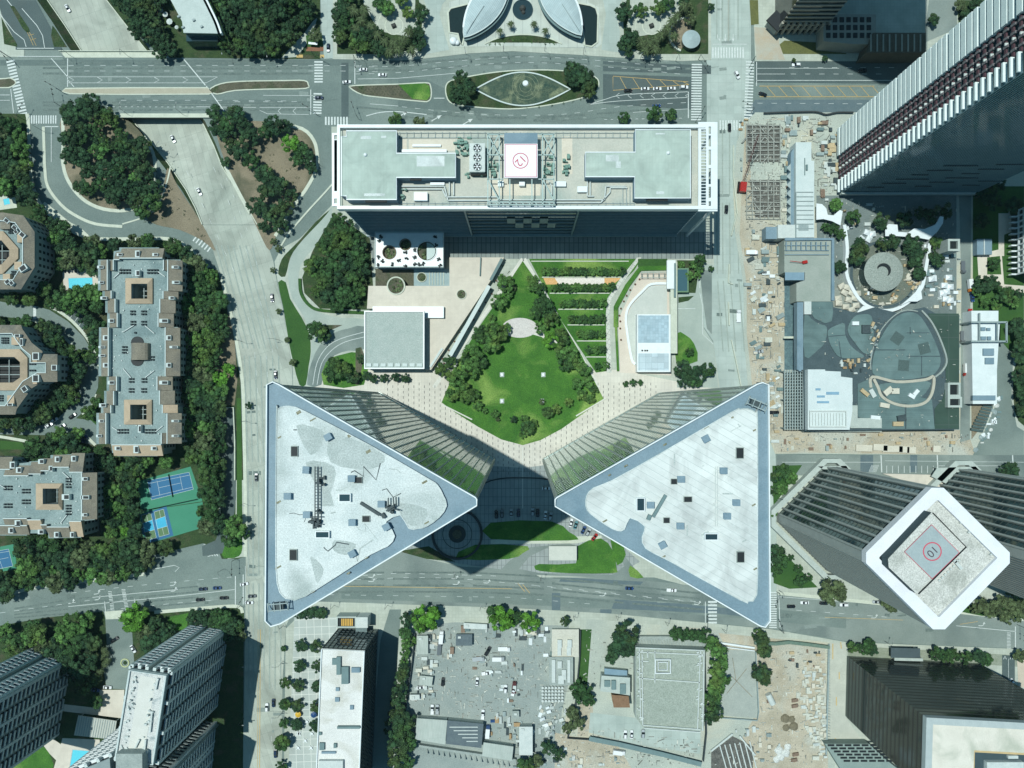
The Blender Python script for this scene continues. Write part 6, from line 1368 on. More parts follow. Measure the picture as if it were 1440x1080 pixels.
cb = root('corner_pavilion', 'small dark diamond pavilion beside the round fronted tower', 'pavilion', P(1092,28)); part('roof', MB().prism(psh([(1078,28),(1092,14),(1106,28),(1094,44)], 8), 7, 8, bottom=True), mat('roof_near_black', (.02,.025,.028), rough=.5, fine=.1), cb); part('wall', MB().prism(psh([(1081,28),(1092,17),(1103,28),(1094,41)], 7), 0, 7), M_CONCD, cb)
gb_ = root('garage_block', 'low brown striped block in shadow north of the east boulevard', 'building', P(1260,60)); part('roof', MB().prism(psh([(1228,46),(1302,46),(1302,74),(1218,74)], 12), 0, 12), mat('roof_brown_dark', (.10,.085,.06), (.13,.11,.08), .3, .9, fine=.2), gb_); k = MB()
for i in range(9): pbox(k, 1224 + i*8.7, 48, 1226 + i*8.7, 72, 12, 12.5)
part('roof_ribs', k, MATS['stone_beige'], gb_)
# ================================================================== condominiums with tiled edge roofs
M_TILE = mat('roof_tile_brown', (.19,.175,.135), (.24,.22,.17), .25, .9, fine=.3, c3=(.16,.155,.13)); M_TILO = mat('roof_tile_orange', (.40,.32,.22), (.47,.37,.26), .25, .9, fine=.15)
M_FLAT = mat('flat_roof_teal_grey', (.21,.285,.28), (.27,.345,.335), .14, .9, fine=.28, c3=(.17,.24,.24)); M_STUC = mat('stucco_grey', (.26,.31,.29), (.32,.37,.34), .3, .85, fine=.1)
M_PAR = mat('parapet_pale', (.50,.58,.56), (.56,.63,.61), .3, .8, fine=.08)
def wedge(r0, side, z0, z1):
    a, b, c, d = rect(*r0, z1)          # NW NE SE SW
    e = {'N': (z0,z0,z1,z1), 'S': (z1,z1,z0,z0), 'E': (z1,z0,z0,z1), 'W': (z0,z1,z1,z0)}[side]
    t = [Vector((q.x, q.y, z)) for q, z in zip((a,b,c,d), e)]; l = [Vector((q.x, q.y, z0 - .6)) for q in (a,b,c,d)]
    mb = MB(); mb.add(t + l, [(3,2,1,0),(0,1,5,4),(1,2,6,5),(2,3,7,6),(3,0,4,7)]); return mb, [q for q, z in zip(t, e) if z == z1]
def wallwin(mb, poly, z0, z1, pitch=3.1, w=1.5, step=3.2, only=None, skip=()):
    n = len(poly); ar = sum(poly[i][0]*poly[(i+1)%n][1]-poly[(i+1)%n][0]*poly[i][1] for i in range(n)); q = poly if ar > 0 else poly[::-1]; res = []
    for i in range(n):
        a, b = Vector(q[i][:2]), Vector(q[(i+1)%n][:2]); L = (b - a).length
        if L < 3.5: continue
        d = (b - a) / L; o = Vector((d.y, -d.x)); mid = (a + b) / 2
        if only and o.dot(-mid) <= 0: continue
        m = int((L - .8) / pitch)
        for j in range(m):
            c = a + d * (L * (j + .5) / m) + o * .03; k = MB(); z = z0
            while z + 2 < z1: k.obox((c.x, c.y), w, .08, z, z + 1.9, math.atan2(d.y, d.x)); z += step
            res.append(k)
    return res
def acs(mb, x, y, nx, ny, z, sp=4.2):
    for i in range(nx):
        for j in range(ny): c = P(x + (i - (nx-1)/2)*sp, y + (j - (ny-1)/2)*sp*.95, z); mb.box(c.x-.5, c.y-.45, c.x+.5, c.y+.45, z, z + .9)
def court(t, outer, hole, z, m=None):
    """raised tiled kerb sloping in to a light shaft"""
    o, h = psh(outer, z + 1.2), psh(hole, z + 2.6); k = MB(); n = len(o)
    for i in range(n):
        j = (i + 1) % n; A, B, C, D_ = o[i], o[j], h[j], h[i]; k.quad((*A, z), (*B, z), (*B, z + 1.0), (*A, z + 1.0)); k.quad((*A, z + 1.0), (*B, z + 1.0), (*C, z + 2.6), (*D_, z + 2.6))
    p = part('court_roof', k, m or M_TILO, t); k = MB()
    for i in range(n): j = (i + 1) % n; k.quad((*h[i], z + 2.6), (*h[j], z + 2.6), (*h[j], .1), (*h[i], .1))
    part('shaft_wall', k, M_STUC, p); k = MB(); xs = [q[0] for q in h]; yy = [q[1] for q in h]
    for i in range(1, 3): f = i / 3; k.beam((min(xs) + (max(xs)-min(xs))*f, min(yy), z - 5), (min(xs) + (max(xs)-min(xs))*f, max(yy), z - 5), .35); k.beam((min(xs), min(yy) + (max(yy)-min(yy))*f, z - 5.2), (max(xs), min(yy) + (max(yy)-min(yy))*f, z - 5.2), .35)
    part('shaft_floor', MB().prism(h, None, .15), M_BLK, p); part('trellis', k, M_STEEL, p)
def condo(label, base, out, courts, wedges, acl, dorm, zf=17.0, vault=None, ducts=()):
    t = root('condominium', label, 'apartment block', P(*base)); q = psh(out, zf); holes = [psh(c[1], zf + 2.6) for c in courts]
    part('wall', MB().prism(offset(q, .5), 0, zf - .2, top=False), M_STUC, t); part('flat_roof', MB().prism(q, zf - .5, zf, holes), M_FLAT, t)
    for k in wallwin(None, offset(q, .5), 1.5, zf - 1.5, only=True)[:80]: part('window', k, M_BLK, t)
    for c in courts: court(t, c[0], c[1], zf)
    cop = []
    for r0, s, o in wedges:
        mb, e = wedge(r0, s, zf + .2, zf + 2.4); p = part('tiled_roof', mb, M_TILO if o else M_TILE, t, 'roof slope of orange tiles' if o else None)
        part('coping', MB().strip(e, .45, zf - .1, zf + 2.6), M_PAR, p)
    for x, y, nx, ny in acl: k = MB(); acs(k, x, y, nx, ny, zf); part('air_conditioners', k, mat('ac_dark', (.03,.045,.05), fine=.1), t)
    for x, y, l, w in dorm:
        c = P(x, y, zf + 2.6); p = part('dormer', MB().obox(c, l, w, zf + .5, zf + 2.6), M_PAR, t); part('cap', MB().obox((c.x + l * .14, c.y), l * .6, w * .7, zf + 2.6, zf + 2.7), M_BLK, p)
    if vault:
        x0, y0, x1, y1 = vault; a, b = P(x0, y0, zf + 4), P(x1, y1, zf + 4); k = MB(); n = 8; cx = (a.x + b.x) / 2; rr = (b.x - a.x) / 2
        vs = [(cx - rr*math.cos(math.pi*i/n), y_, zf + 1.2 + rr*.55*math.sin(math.pi*i/n)) for y_ in (a.y, b.y) for i in range(n + 1)]
        k.add(vs, [(i, n+1+i, n+2+i, i+1) for i in range(n)] + [tuple(range(n+1)), tuple(range(n+1, 2*n+2))[::-1]]); k.box(a.x, b.y, b.x, a.y, zf, zf + 1.2); p = part('barrel_vault', k, M_TILE, t)
        for y_ in (y0, y1): c = P((x0 + x1)/2, y_, zf); part('arch_light', MB().cyl(c, rr * .72, zf, zf + .4, 20), M_BLK, p)
    k = MB()
    for a, b in ducts: k.beam(P(*a, zf + .6), P(*b, zf + .6), .35, .3)
    r = random.Random(len(out)); xs = [a for a, b in out]; yy = [b for a, b in out]
    if ducts: part('roof_pipes', k, M_PIPE, t)
    k = MB()
    for i in range(60):
        x, y = r.uniform(max(min(xs), 0) + 22, max(xs) - 22), r.uniform(min(yy) + 18, max(yy) - 18)
        if inside(x, y, out) and not any(inside(x, y, c[0]) for c in courts) and not any(w[0][0] < x < w[0][2] and w[0][1] < y < w[0][3] for w in wedges):
            c = P(x, y, zf); k.obox(c, r.uniform(.3,.9), r.uniform(.3,.6), zf, zf + r.uniform(.2,.8), r.random())
    part('roof_vents', k, M_PIPE, t); return t
LC = [(167.7,348),(223.7,348),(224,353),(228.4,353),(228.4,365),(253.8,365),(253.8,409),(248,409),(248,420),(244,420),(244,440),(241.5,440),(241.5,460),(250.4,460),(251,529),(240,529),(240,549),(243,549),(243,569),(247,572),(247,581),(252.6,581),(252.6,624),(226.7,624),(226.7,636),(221.5,636),(221.5,641.5),(165,641.5),(165,637),(157.8,637),(156.3,624.4),(135.5,624.4),(135.5,580.7),(142,580.7),(142,569.6),(146.4,569.6),(146.4,549.6),(150,549.6),(150,529),(138.5,529),(139.3,460.3),(150.8,460.3),(150.8,439.6),(148,439.6),(148,420),(144,420),(144,408.4),(137.8,408.4),(137.8,365.2),(159.3,365.2),(160,353.3),(167.7,352)]
def sq(x0, y0, x1, y1): return [(x0,y0),(x1,y0),(x1,y1),(x0,y1)]
condo('long brown edged condominium with two square light shafts and a central barrel vault', (195,500), LC,
      [(sq(176,391,214,427), sq(184.5,399,207,420)), (sq(174,562,213,597), sq(183,569,206,590))],
      [((168,348,228.3,363),'N',0),((160,353,168,365),'N',0),((138,365.2,151,408),'W',0),((151,365.2,159.5,380),'W',0),((144,408.6,156.5,419.8),'W',0),((148,420,162,439.5),'W',0),((150.8,440,165,460),'W',0),((139,460.5,152.5,529),'W',0),((150,529.3,164,549.5),'W',0),((146.4,549.8,160,569.5),'W',0),((142,569.8,156,580.6),'W',0),((135.5,581,149,624.3),'W',0),
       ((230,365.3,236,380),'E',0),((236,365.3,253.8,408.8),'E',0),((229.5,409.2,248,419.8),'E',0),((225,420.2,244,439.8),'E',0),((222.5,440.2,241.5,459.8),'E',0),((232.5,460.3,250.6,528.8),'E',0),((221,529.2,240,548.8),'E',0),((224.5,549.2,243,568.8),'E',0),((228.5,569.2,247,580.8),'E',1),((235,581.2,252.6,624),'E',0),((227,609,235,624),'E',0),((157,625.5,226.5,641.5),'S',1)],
      [(176.5,382,4,2),(215.5,382,4,2),(187.5,440,2,2),(203,440,2,2),(188,454.5,2,2),(203,454.5,2,2),(176,492,2,3),(214,504,2,2),(185.5,535,2,2),(203.5,535,2,2),(185.5,549,2,2),(203,549,2,2),(173.5,606.5,4,2),(212,606.5,4,2),(191,468,1,1)],
      [(168,358,3,1.6),(193,357,2.4,3.6),(218,358,3,1.6),(141,375.5,3.4,1.4),(142,397,3,1.4),(145.5,419,3.4,1.6),(156,451,3.2,2),(148,475,2.6,2.6),(143,488,3.6,1.2),(143,500,3.6,1.2),(148,513.5,2.6,2.4),(156,538,3.6,2),(144,570,3.6,2),(142,592,3,1.4),(139,613,3,1.4),(246,375.5,3.6,1.4),(247,397,4,1.6),(241,419,3,1.6),(230,451,4.6,2),(237,475,2.6,2.6),(244,488,4.4,1.2),(237,513.5,2.6,2.4),(230,538,4.6,2),(246,592,3.8,1.2),(246,613,3.6,1.2),(165,630.5,3,2),(191,632,2.6,4),(216,630.5,3,2),(193,384,2.4,3.2),(196,603,1.6,4)],
      vault=(181,482,206,506), ducts=[((160,391),(170,382)),((232,389),(222,382)),((173,467),(189,457)),((217,469),(204,458)),((173,518),(184,531)),((217,521),(204,531)),((158,601),(168,607)),((229,599),(219,607))])
condo('lower left brown edged condominium beside the tennis courts', (70,700), [(-80,643),(14,643),(24,652),(41,650),(41,649),(56,648),(56,645),(71,645),(71,640),(96,639),(116,637.5),(116,665),(133,665),(133,731),(114,733),(114,756),(68,757),(68,750),(38,750),(38,753),(-80,753)],
      [(sq(50,680,87,717), sq(60,687,82,709))],
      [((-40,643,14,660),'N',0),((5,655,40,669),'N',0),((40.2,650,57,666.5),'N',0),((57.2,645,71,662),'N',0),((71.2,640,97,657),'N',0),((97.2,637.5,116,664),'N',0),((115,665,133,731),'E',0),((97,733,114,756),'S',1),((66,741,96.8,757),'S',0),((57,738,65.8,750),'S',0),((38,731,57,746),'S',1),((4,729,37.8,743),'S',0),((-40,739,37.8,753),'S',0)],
      [(12,686,3,2),(12,711,3,2),(37.5,690.5,3,2),(37.5,705.5,3,2),(97,679,2,4),(97,717,2,4)], [(17,654,2.6,3.6),(26,661,2.8,3),(57.5,649,3,2.4),(80,646,2.4,3),(103,645,2.4,3),(119,673.5,3,1.8),(119,699.5,4.6,2),(119,724,2.6,1.6),(24.5,736,3,3.4),(15,746,2.6,3),(57,748,3,2.4),(79,752,2.4,3),(101,752,2,3),(71,659,2,3),(92,699,4,3)],
      ducts=[((88,664),(97,672)),((85,736),(95,723)),((0,682),(8,687))])
def octo(label, base, out, ringo, hole, extra, dorm, acl):
    zf = 17.0; t = root('condominium', label, 'apartment block', P(*base)); q = psh(out, zf)
    part('wall', MB().prism(offset(q, .5), 0, zf - .2, top=False), M_STUC, t); part('flat_roof', MB().prism(q, zf - .5, zf, [psh(hole, zf + 2.6)]), M_FLAT, t)
    for k in wallwin(None, offset(q, .5), 1.5, zf - 1.5, only=True)[:60]: part('window', k, M_BLK, t)
    i_ = offset(q, 4.8); k = MB(); n = len(q); kc = MB()
    for a in range(n):
        b = (a + 1) % n; k.quad((*q[a], zf + .2), (*q[b], zf + .2), (*i_[b], zf + 2.4), (*i_[a], zf + 2.4)) 
    part('tiled_roof', k, M_TILE, t); kc.strip([Vector(v) for v in i_], .4, zf - .1, zf + 2.6, closed=True); part('coping', kc, M_PAR, t)
    court(t, ringo, hole, zf)
    for r0, o in extra: part('roof_block', pbox(MB(), *r0, zf, zf + 2.2), M_TILO if o else M_TILE, t)
    for x, y, l, w, a in dorm: c = P(x, y, zf + 2.8); p = part('dormer', MB().obox(c, l, w, zf + .5, zf + 2.8, a), M_PAR, t); part('cap', MB().obox(c, l*.7, w*.8, zf + 2.8, zf + 2.9, a), M_BLK, p)
    for x, y, nx, ny in acl: k = MB(); acs(k, x, y, nx, ny, zf, 3.4); part('air_conditioners', k, MATS['ac_dark'], t)
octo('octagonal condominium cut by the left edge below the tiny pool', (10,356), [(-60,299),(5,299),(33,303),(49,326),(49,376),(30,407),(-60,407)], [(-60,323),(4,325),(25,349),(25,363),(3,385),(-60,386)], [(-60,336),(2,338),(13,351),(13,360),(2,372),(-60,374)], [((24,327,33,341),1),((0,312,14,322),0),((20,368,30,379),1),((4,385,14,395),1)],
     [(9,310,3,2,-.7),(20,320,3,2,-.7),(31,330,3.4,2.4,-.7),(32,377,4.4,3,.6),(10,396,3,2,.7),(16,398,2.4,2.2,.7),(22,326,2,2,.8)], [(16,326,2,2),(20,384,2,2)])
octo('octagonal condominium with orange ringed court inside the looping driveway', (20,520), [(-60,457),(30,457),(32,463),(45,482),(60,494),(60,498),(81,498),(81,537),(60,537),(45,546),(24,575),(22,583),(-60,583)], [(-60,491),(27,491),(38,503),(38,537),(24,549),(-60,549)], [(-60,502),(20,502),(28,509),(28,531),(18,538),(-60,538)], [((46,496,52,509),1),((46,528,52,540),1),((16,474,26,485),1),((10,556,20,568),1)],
     [(50,501,3.6,4,0),(50,532,3.6,4,0),(76,517,3,3,0),(24,472,3,1.6,0),(34,547,3,3,.6),(14,569,3,1.4,0),(30,481,1.6,4,0)], [(46,512,3,1),(46,521,3,1),(8,479,3,3),(2,560,2,3)])
# ================================================================== balconied towers bottom left
ZW = 67.0
M_BTW = mat('balcony_concrete', (.46,.54,.53), (.54,.61,.59), .3, .75, fine=.1); M_WALLB = mat('tower_wall_grey', (.20,.26,.26), (.25,.31,.30), .3, .8, fine=.1)
def balc_face(t, a, b, z1, bays, proud=1.3, floors=21, white=False, w=.72, skip=()):
    """a->b with outside on the right"""
    a, b = Vector((a[0], a[1], 0)), Vector((b[0], b[1], 0)); d = (b - a); L = d.length; d /= L; o = Vector((d.y, -d.x, 0)); an = math.atan2(d.y, d.x); k = MB()
    for i in range(bays + 1): k.obox(a + d * (L * i / bays) + o * .75, 1.5, 1.5, 0, z1, an)
    part('pier', k, M_BTW, t)
    for j in range(bays):
        if j in skip: continue
        k = MB(); g = MB(); fl = z1 / floors; bw = L / bays; sub = 2 if bw > 8 else 1
        for i in range(floors):
            for s in range(sub):
                c = a + d * (bw * (j + (s + .5) / sub)); z = i * fl + .4; wd = bw / sub * w
                k.obox(c + o * proud / 2, wd, proud, z, z + .25, an); k.obox(c + o * (proud - .06), wd, .12, z + .25, z + 1.2, an)
                g.obox(c + o * .04, wd, .08, z + .3, z + fl - .5, an)
        part('balconies', k, M_WH if white else M_BTW, t); part('window', g, M_BLK, t)
def ccw(q): return q if sum(q[i][0]*q[(i+1)%len(q)][1]-q[(i+1)%len(q)][0]*q[i][1] for i in range(len(q))) > 0 else q[::-1]
def wing(t, quad, z1, e_bays, n_bays, only):
    q = psh(quad, z1); NW, NE, SE, SW = q; part('wall', MB().prism(q, 0, z1 - .5), M_WALLB, t); k = MB()
    k.strip([Vector(v) for v in offset(q, .4)], .8, z1 - .5, z1 + .6, closed=True); part('parapet', k, M_BTW, t)
    part('roof', MB().prism(offset(q, .8), z1 - .5, z1 - .2), mat('roof_mottled', (.50,.52,.50), (.62,.64,.61), .5, .9, fine=.3, c3=(.33,.38,.38)), t)
    if 'E' in only: balc_face(t, SE, NE, z1 - 2, e_bays)
    if 'N' in only: balc_face(t, NE, NW, z1 - 2, 5, 1.8, white=True, w=.8, skip=(2,))
    if 'W' in only: balc_face(t, NW, SW, z1 - 2, e_bays)
    if 'S' in only: balc_face(t, SW, SE, z1 - 2, n_bays)
tb = root('balcony_tower', 'right of the two balconied towers, its long pale roof in full view', 'apartment tower', P(280,940))
wing(tb, [(182,941),(235,949),(216,1076),(161,1070)], ZW, 3, 2, 'ENW')
part('roof_core', pbox(MB(), 163,1060,200,1100, ZW - .5, ZW + 5), M_CONCD, tb)
k = MB(); r = random.Random(9)
for i in range(46):
    s = r.random(); side = r.choice((0, 1)); x = (190 - 18*s + r.uniform(-3,5)) if side == 0 else (222 - 18*s + r.uniform(-5,3)); p = P(x, 950 + 108*s, ZW); k.obox(p, r.uniform(.5,1.6), r.uniform(.4,1.2), ZW - .2, ZW + r.uniform(.3,1.4), r.uniform(0,1.5))
for a, b in (((222,955),(219,970)),((214,1000),(211,1030)),((205,1040),(203,1058)),((196,1040),(190,1052))): k.beam(P(*a, ZW + .6), P(*b, ZW + .6), .7)
part('roof_units', k, M_PIPE, tb); part('roof_pad', MB().prism(psh([(197,950),(219,954),(203,1060),(180,1056)], ZW - .15), None, ZW - .15), mat('pad_cream', (.56,.57,.52), (.62,.63,.58), .2, .9, fine=.1), tb)
wing(tb, [(222,1110),(214,1106),(205,1200),(150,1200)], ZW, 3, 2, 'E')
q2 = [P(301,1019), P(290,1110), P(230,1110), P(246,1008)]; wq = [(v.x, v.y) for v in q2]; part('wing_wall', MB().prism(ccw(wq), 0, ZW), M_WALLB, tb); balc_face(tb, wq[1], wq[0], ZW - 1, 3); balc_face(tb, wq[0], wq[3], ZW - 1, 2)
q3 = [P(192,1008), P(250,984), P(258,1100), P(176,1110)]; wq = [(v.x, v.y) for v in q3]; part('wing_wall', MB().prism(ccw(wq), 0, ZW - 1), M_WALLB, tb); balc_face(tb, wq[1], wq[0], ZW - 2, 4, 1.8, white=True, w=.8)
ta = root('balcony_tower', 'left of the two balconied towers, leaning out of the bottom left corner', 'apartment tower', P(70,960))
wq = [(v.x, v.y) for v in (P(50,912), P(98,928), P(80,1031), P(34,1020))]; part('wall', MB().prism(ccw(wq), 0, ZW), M_WALLB, ta); balc_face(ta, wq[2], wq[1], ZW, 3); balc_face(ta, wq[1], wq[0], ZW, 5, 1.8, white=True, w=.8, skip=(2,))
pg = root('pool_pergola', 'ribbed beige shade roof above the bottom turquoise pool', 'pergola', P(135,1020)); part('roof', MB().prism(psh([(110,1006),(164,1014),(160,1040),(104,1034)], 4), 3.6, 4, bottom=True), mat('pergola_beige', (.40,.43,.38), (.46,.48,.43), .3, .9, fine=.1), pg); k = MB()
for i in range(16): k.beam(P(112 + 3.3*i, 1007 + .5*i, 4.1), P(107 + 3.3*i, 1034 + .4*i, 4.1), .25, .2)
part('ribs', k, M_STEEL, pg)
for a in ((112,1008),(162,1015),(106,1032)): part('post', MB().obox(P(*a, 4), .4, .4, 0, 3.6), M_STEEL, pg)
# ================================================================== slender tower with white roof
st = root('slender_tower', 'slender dark tower with long white stained roof beside the checked plaza', 'office tower', P(490,980)); ZS = 36
q = psh([(452,912),(513,915),(504,1130),(443,1128)], ZS); part('glass_wall', MB().prism(offset(q, .3), 0, ZS - .6), M_DKGL, st); k = MB(); c = offset(q, .3); c = ccw(c)
for i in range(4): fins(k, c[i], c[(i+1)%4], 3, ZS - .7, int((Vector(c[i])-Vector(c[(i+1)%4])).length / 2.2), .3, .35); bands(k, c[i], c[(i+1)%4], [3 + 3.8*j for j in range(9)], .7, .2)
part('facade_grid', k, mat('grid_dark', (.06,.085,.09), fine=.1, rough=.5), st)
part('roof', MB().prism(q, ZS - .6, ZS), mat('roof_white_stained', (.62,.63,.60), (.70,.71,.68), .12, .9, fine=.18, c3=(.50,.50,.44)), st); k = MB(); k.strip([Vector(v) for v in offset(q, .2)], .5, ZS, ZS + .7, closed=True); part('parapet', k, M_WH, st)
for n_, x0, y0, x1, y1, h, m in (('duct',473,924,479,949,1.4,MATS['duct_grey']),('duct',480,938,490,962,1.6,MATS['duct_grey']),('roof_unit',494,939,506,946,1.2,M_BLUE),('roof_unit',467,926,473,935,1,MATS['duct_grey']),('hatch',472,967,477,972,.8,M_BLUE),('hatch',471,981,477,987,.8,M_BLUE),('hatch',492,992,497,998,.8,M_BLUE),('duct',474,1022,506,1025,1.8,MATS['duct_grey']),('roof_unit',449,1045,456,1055,1.2,MATS['duct_grey']),('roof_unit',469,1046,473,1052,1.2,MATS['duct_grey']),('duct',452,1057,472,1060,.9,M_BLUE),('roof_unit',448,1030,452,1034,1,MATS['duct_grey'])): part(n_, pbox(MB(), x0, y0, x1, y1, ZS, ZS + h), m, st)
part('upper_roof', pbox(MB(), 448,1070,482,1100, ZS, ZS + 2), M_PIPE, st)
an = root('entrance_skylight', 'small skylit box with orange louvres north of the slender tower', 'skylight', P(487,876)); part('frame', MB().prism(psh(sq(473,867,501,883), 8), 0, 8, [psh(sq(475,869,499,881), 8)]), M_CONCW, an); part('ceiling', MB().prism(psh(sq(475,869,499,881), 7.2), None, 7.0), M_BLK, an); k = MB()
for i in range(7): k.add([(v.x, v.y, 7.3) for v in PL([(480 + i*2.4,870),(481.6 + i*2.4,870),(481.6 + i*2.4,880),(480 + i*2.4,880)], 7.3)], [(3,2,1,0)])
part('louvres', k, mat('louvre_orange', (.68,.42,.10), fine=.1), an)
an = root('entrance_block', 'pale flat entrance block right of the orange louvred skylight', 'building', P(509,875)); part('wall', MB().prism(psh(sq(501,868,517,883), 9), 0, 9), M_PIPE, an); part('canopy', MB().prism(psh(sq(500,883,516,900), 7), 6.6, 7, bottom=True), mat('lattice_grey', (.16,.22,.22), fine=.3), an)
# ================================================================== terraces and pavilions of the centre block
tz = 4.0
tr_ = root('tan_terrace', 'raised tan paved terrace south of the long white office block', 'terrace', P(620,430))
part('paving', MB().prism(psh([(522,402),(632,402),(632,362),(709,362),(689,396),(606,520),(598,520),(598,434),(516,434),(518,402)], tz), 0, tz), M_TAN, tr_)
k = MB(); k.beam(P(688,402,tz+1.2), P(633,500,tz+1.2), 2.2, 1.2); part('long_white_wall', k, M_PAR, tr_); k = MB(); k.beam(P(706,364,tz+.3), P(690,394,tz+.3), 1.6, .5); k.beam(P(676,362,tz+.6), P(675,388,tz+.6), .5, 1.2); part('low_wall', k, MATS['duct_grey'], tr_)
k = MB(); k.beam(P(622,490,tz+.3), P(605,516,tz+.3), 1.2, .6); part('bench_wall', k, M_PAR, tr_)
sheet('sunken_garden', sq(528,378,582,403), M_BED, .05); sheet('steps_area', sq(582,378,632,403), mat('step_blue_grey', (.26,.35,.36), (.31,.40,.41), .3, .9, fine=.1), .05); k = MB()
for i in range(6): k.strip([P(604 + i*4,382), P(604 + i*4,401)], .35, .1, .4)
single('garden_steps', k, M_KERB, 'narrow parallel pale steps beside the sunken garden bed', 'steps', P(614,392))
for x, y, rr, z, l in ((557,402,13,tz,'large round planter at the sunken garden edge'),(593,390,7,.1,'dark round planter beside the parallel steps'),(649,414,7,tz,'round planter alone on the tan terrace')): planter(x, y, rr, z, l)
wp = root('roof_garden_pavilion', 'white roofed pavilion with three round openings south west of the office block', 'pavilion', P(577,358)); zp = 9.0
q = psh(sq(527,326,624,376), zp); part('roof', MB().prism(q, zp - 1, zp, [[(P(cx,cy,zp).x + rr*.391*math.cos(a*math.tau/24), P(cx,cy,zp).y + rr*.391*math.sin(a*math.tau/24)) for a in range(24)] for cx, cy, rr in ((547.5,355,9),(570,344,7.5),(600,353,13.5))], bottom=True), M_WH, wp)
part('wall', MB().prism(offset(q, .6), 0, zp - 1, top=False), M_BLUEW, wp); k = MB(); k.strip([Vector(v) for v in offset(q, .3)], .6, zp, zp + .5, closed=True); part('coping', k, M_PAR, wp)
for cx, cy, rr, gl in ((547.5,355,9,0),(570,344,7.5,0),(600,353,13.5,1)):
    c = P(cx, cy, zp); k = MB().ring(c, rr*.391 - .05, rr*.391 + .35, zp - .5, zp + .35, 28); p = part('opening_ring', k, M_WH if gl else mat('ring_brown', (.22,.16,.12), fine=.1), wp)
    g = MB(); r = random.Random(int(cx))
    for i in range(16): a, d_ = r.uniform(0, 6.28), rr*.35*math.sqrt(r.random()); g.sphere((c.x + d_*math.cos(a), c.y + d_*math.sin(a), zp - 1.4), rr*.06 + .3, 4, .7)
    part('plants', g, TONES['O'][1], p); part('soil', MB().cyl(c, rr*.391 - .06, zp - 2.4, zp - 1.6, 24), M_BED, p)
    if gl:
        h = MB(); nn = 14; h.add([(c.x, c.y - rr*.34, zp - .2)] + [(c.x + rr*.35*math.sin(math.pi*i/nn), c.y - rr*.35*math.cos(math.pi*i/nn), zp - .2) for i in range(nn + 1)], [tuple(range(nn + 2))]); part('half_glass', h, mat('frosted_glass', (.34,.46,.44), rough=.3, fine=.1), p)
r = random.Random(4)
for x, y in ((533,340),(538,367),(531,373),(552,372),(561,366),(570,355),(572,363),(584,352),(584,372),(617,365),(590,372),(595,371),(583,362),(613,345),(536,333),(612,334),(532,362),(570,375),(619,374)):
    k = MB(); c = P(x, y, zp)
    for i in range(5): a = r.uniform(0, 6.28); k.obox((c.x + .8*math.cos(a), c.y + .8*math.sin(a)), .75, .75, zp + .45, zp + .55, a)
    k.obox(c, .9, .9, zp + .7, zp + .75, r.random())
    for i in range(4): k.cyl((c.x + .35*math.cos(i*1.57), c.y + .35*math.sin(i*1.57)), .05, zp, zp + .7, 5)
    o = single('table_set', k, mat('furniture_dark', (.05,.06,.06), fine=.1), None, 'table', c, 'dark cafe tables on the white pavilion roof'); later(o, 'dark cafe table with stools', x, y)
sp_ = root('square_pavilion', 'square grey flat roofed pavilion framed in white by the curved ramp', 'pavilion', P(555,478)); q = psh(sq(512,437,597,519), 11)
part('wall', MB().prism(offset(q, .5), 0, 10), M_BLUEW, sp_); part('roof', MB().prism(q, 9.8, 10.4), mat('roof_ballast', (.34,.41,.38), (.40,.46,.43), .25, .95, fine=.3), sp_); k = MB(); k.strip([Vector(v) for v in offset(q, .4)], .9, 10, 11.2, closed=True); part('white_frame', k, M_WH, sp_); k = MB()
for i in range(8): pbox(k, 515 + i*10.2, 511, 522 + i*10.2, 515.5, 10.4, 11)
part('edge_panels', k, M_PAR, sp_)
k = MB(); pbox(k, 524,431,624,437.5,0,6.5); pbox(k, 597,437.5,624,447,0,6.4)
o = single('white_canopy_roof', k, M_WH, 'long white L shaped canopy roof on the square pavilion north side', 'canopy', P(580,436))
po = root('east_pavilion', 'pale blue flat roofed pavilion on the tan pool terrace', 'pavilion', P(919,482)); q = psh(sq(896,442,943,523), 6); part('wall', MB().prism(q, 0, 6), M_WH, po)
part('roof_panel', MB().prism(psh(sq(897.5,443.5,940.5,482), 6.1), 6, 6.1), gridmat('pale_blue_slabs', (.32,.44,.50), (.38,.50,.56), (.22,.32,.38), 1.6, 1.6, 0, .06, .2, cell=.1), po); part('roof_panel', MB().prism(psh(sq(897.5,497,940.5,521), 6.1), 6, 6.1), gridmat('pale_blue_tiles', (.42,.52,.56), (.48,.58,.62), (.28,.38,.42), 3.4, 3.2, 0, .12, .2, cell=.1), po)
for x in (903,907,910): part('lamp', MB().obox(P(x,493,6), .8, .8, 6, 6.6), M_BLK, po)
k = MB(); k.strip([Vector(v) for v in PL(smooth_px([(938,399),(915,400),(903,410),(886,428),(880,445),(882,470),(888,505),(893,512)], 3))], 1.3, .05, 1.0); single('curved_parapet', k, M_WH, 'white curved parapet bounding the pale pool terrace', 'parapet', P(885,450))
sheet('terrace', smooth_px([(938,401),(915,402),(904,412),(888,430),(882,446),(884,470),(890,505),(896,520),(938,520)], 1), mat('terrace_light', (.46,.50,.46), (.52,.55,.51), .2, .9, fine=.1), .045)
bw = root('long_wall_roof', 'thin pale beam roof running along the east side of the pool terrace', 'roof', P(945,430)); part('slab', pbox(MB(), 943,368,952.5,497, 4.6, 5), M_KERB, bw); part('white_block', pbox(MB(), 938,366,950,406, 4, 6), M_WH, bw); part('grille', pbox(MB(), 948,370,950.5,418, 5, 6.1), MATS['duct_grey'], bw); part('wall', pbox(MB(), 950,370,952,496, 0, 4.6), M_CONCW, bw)
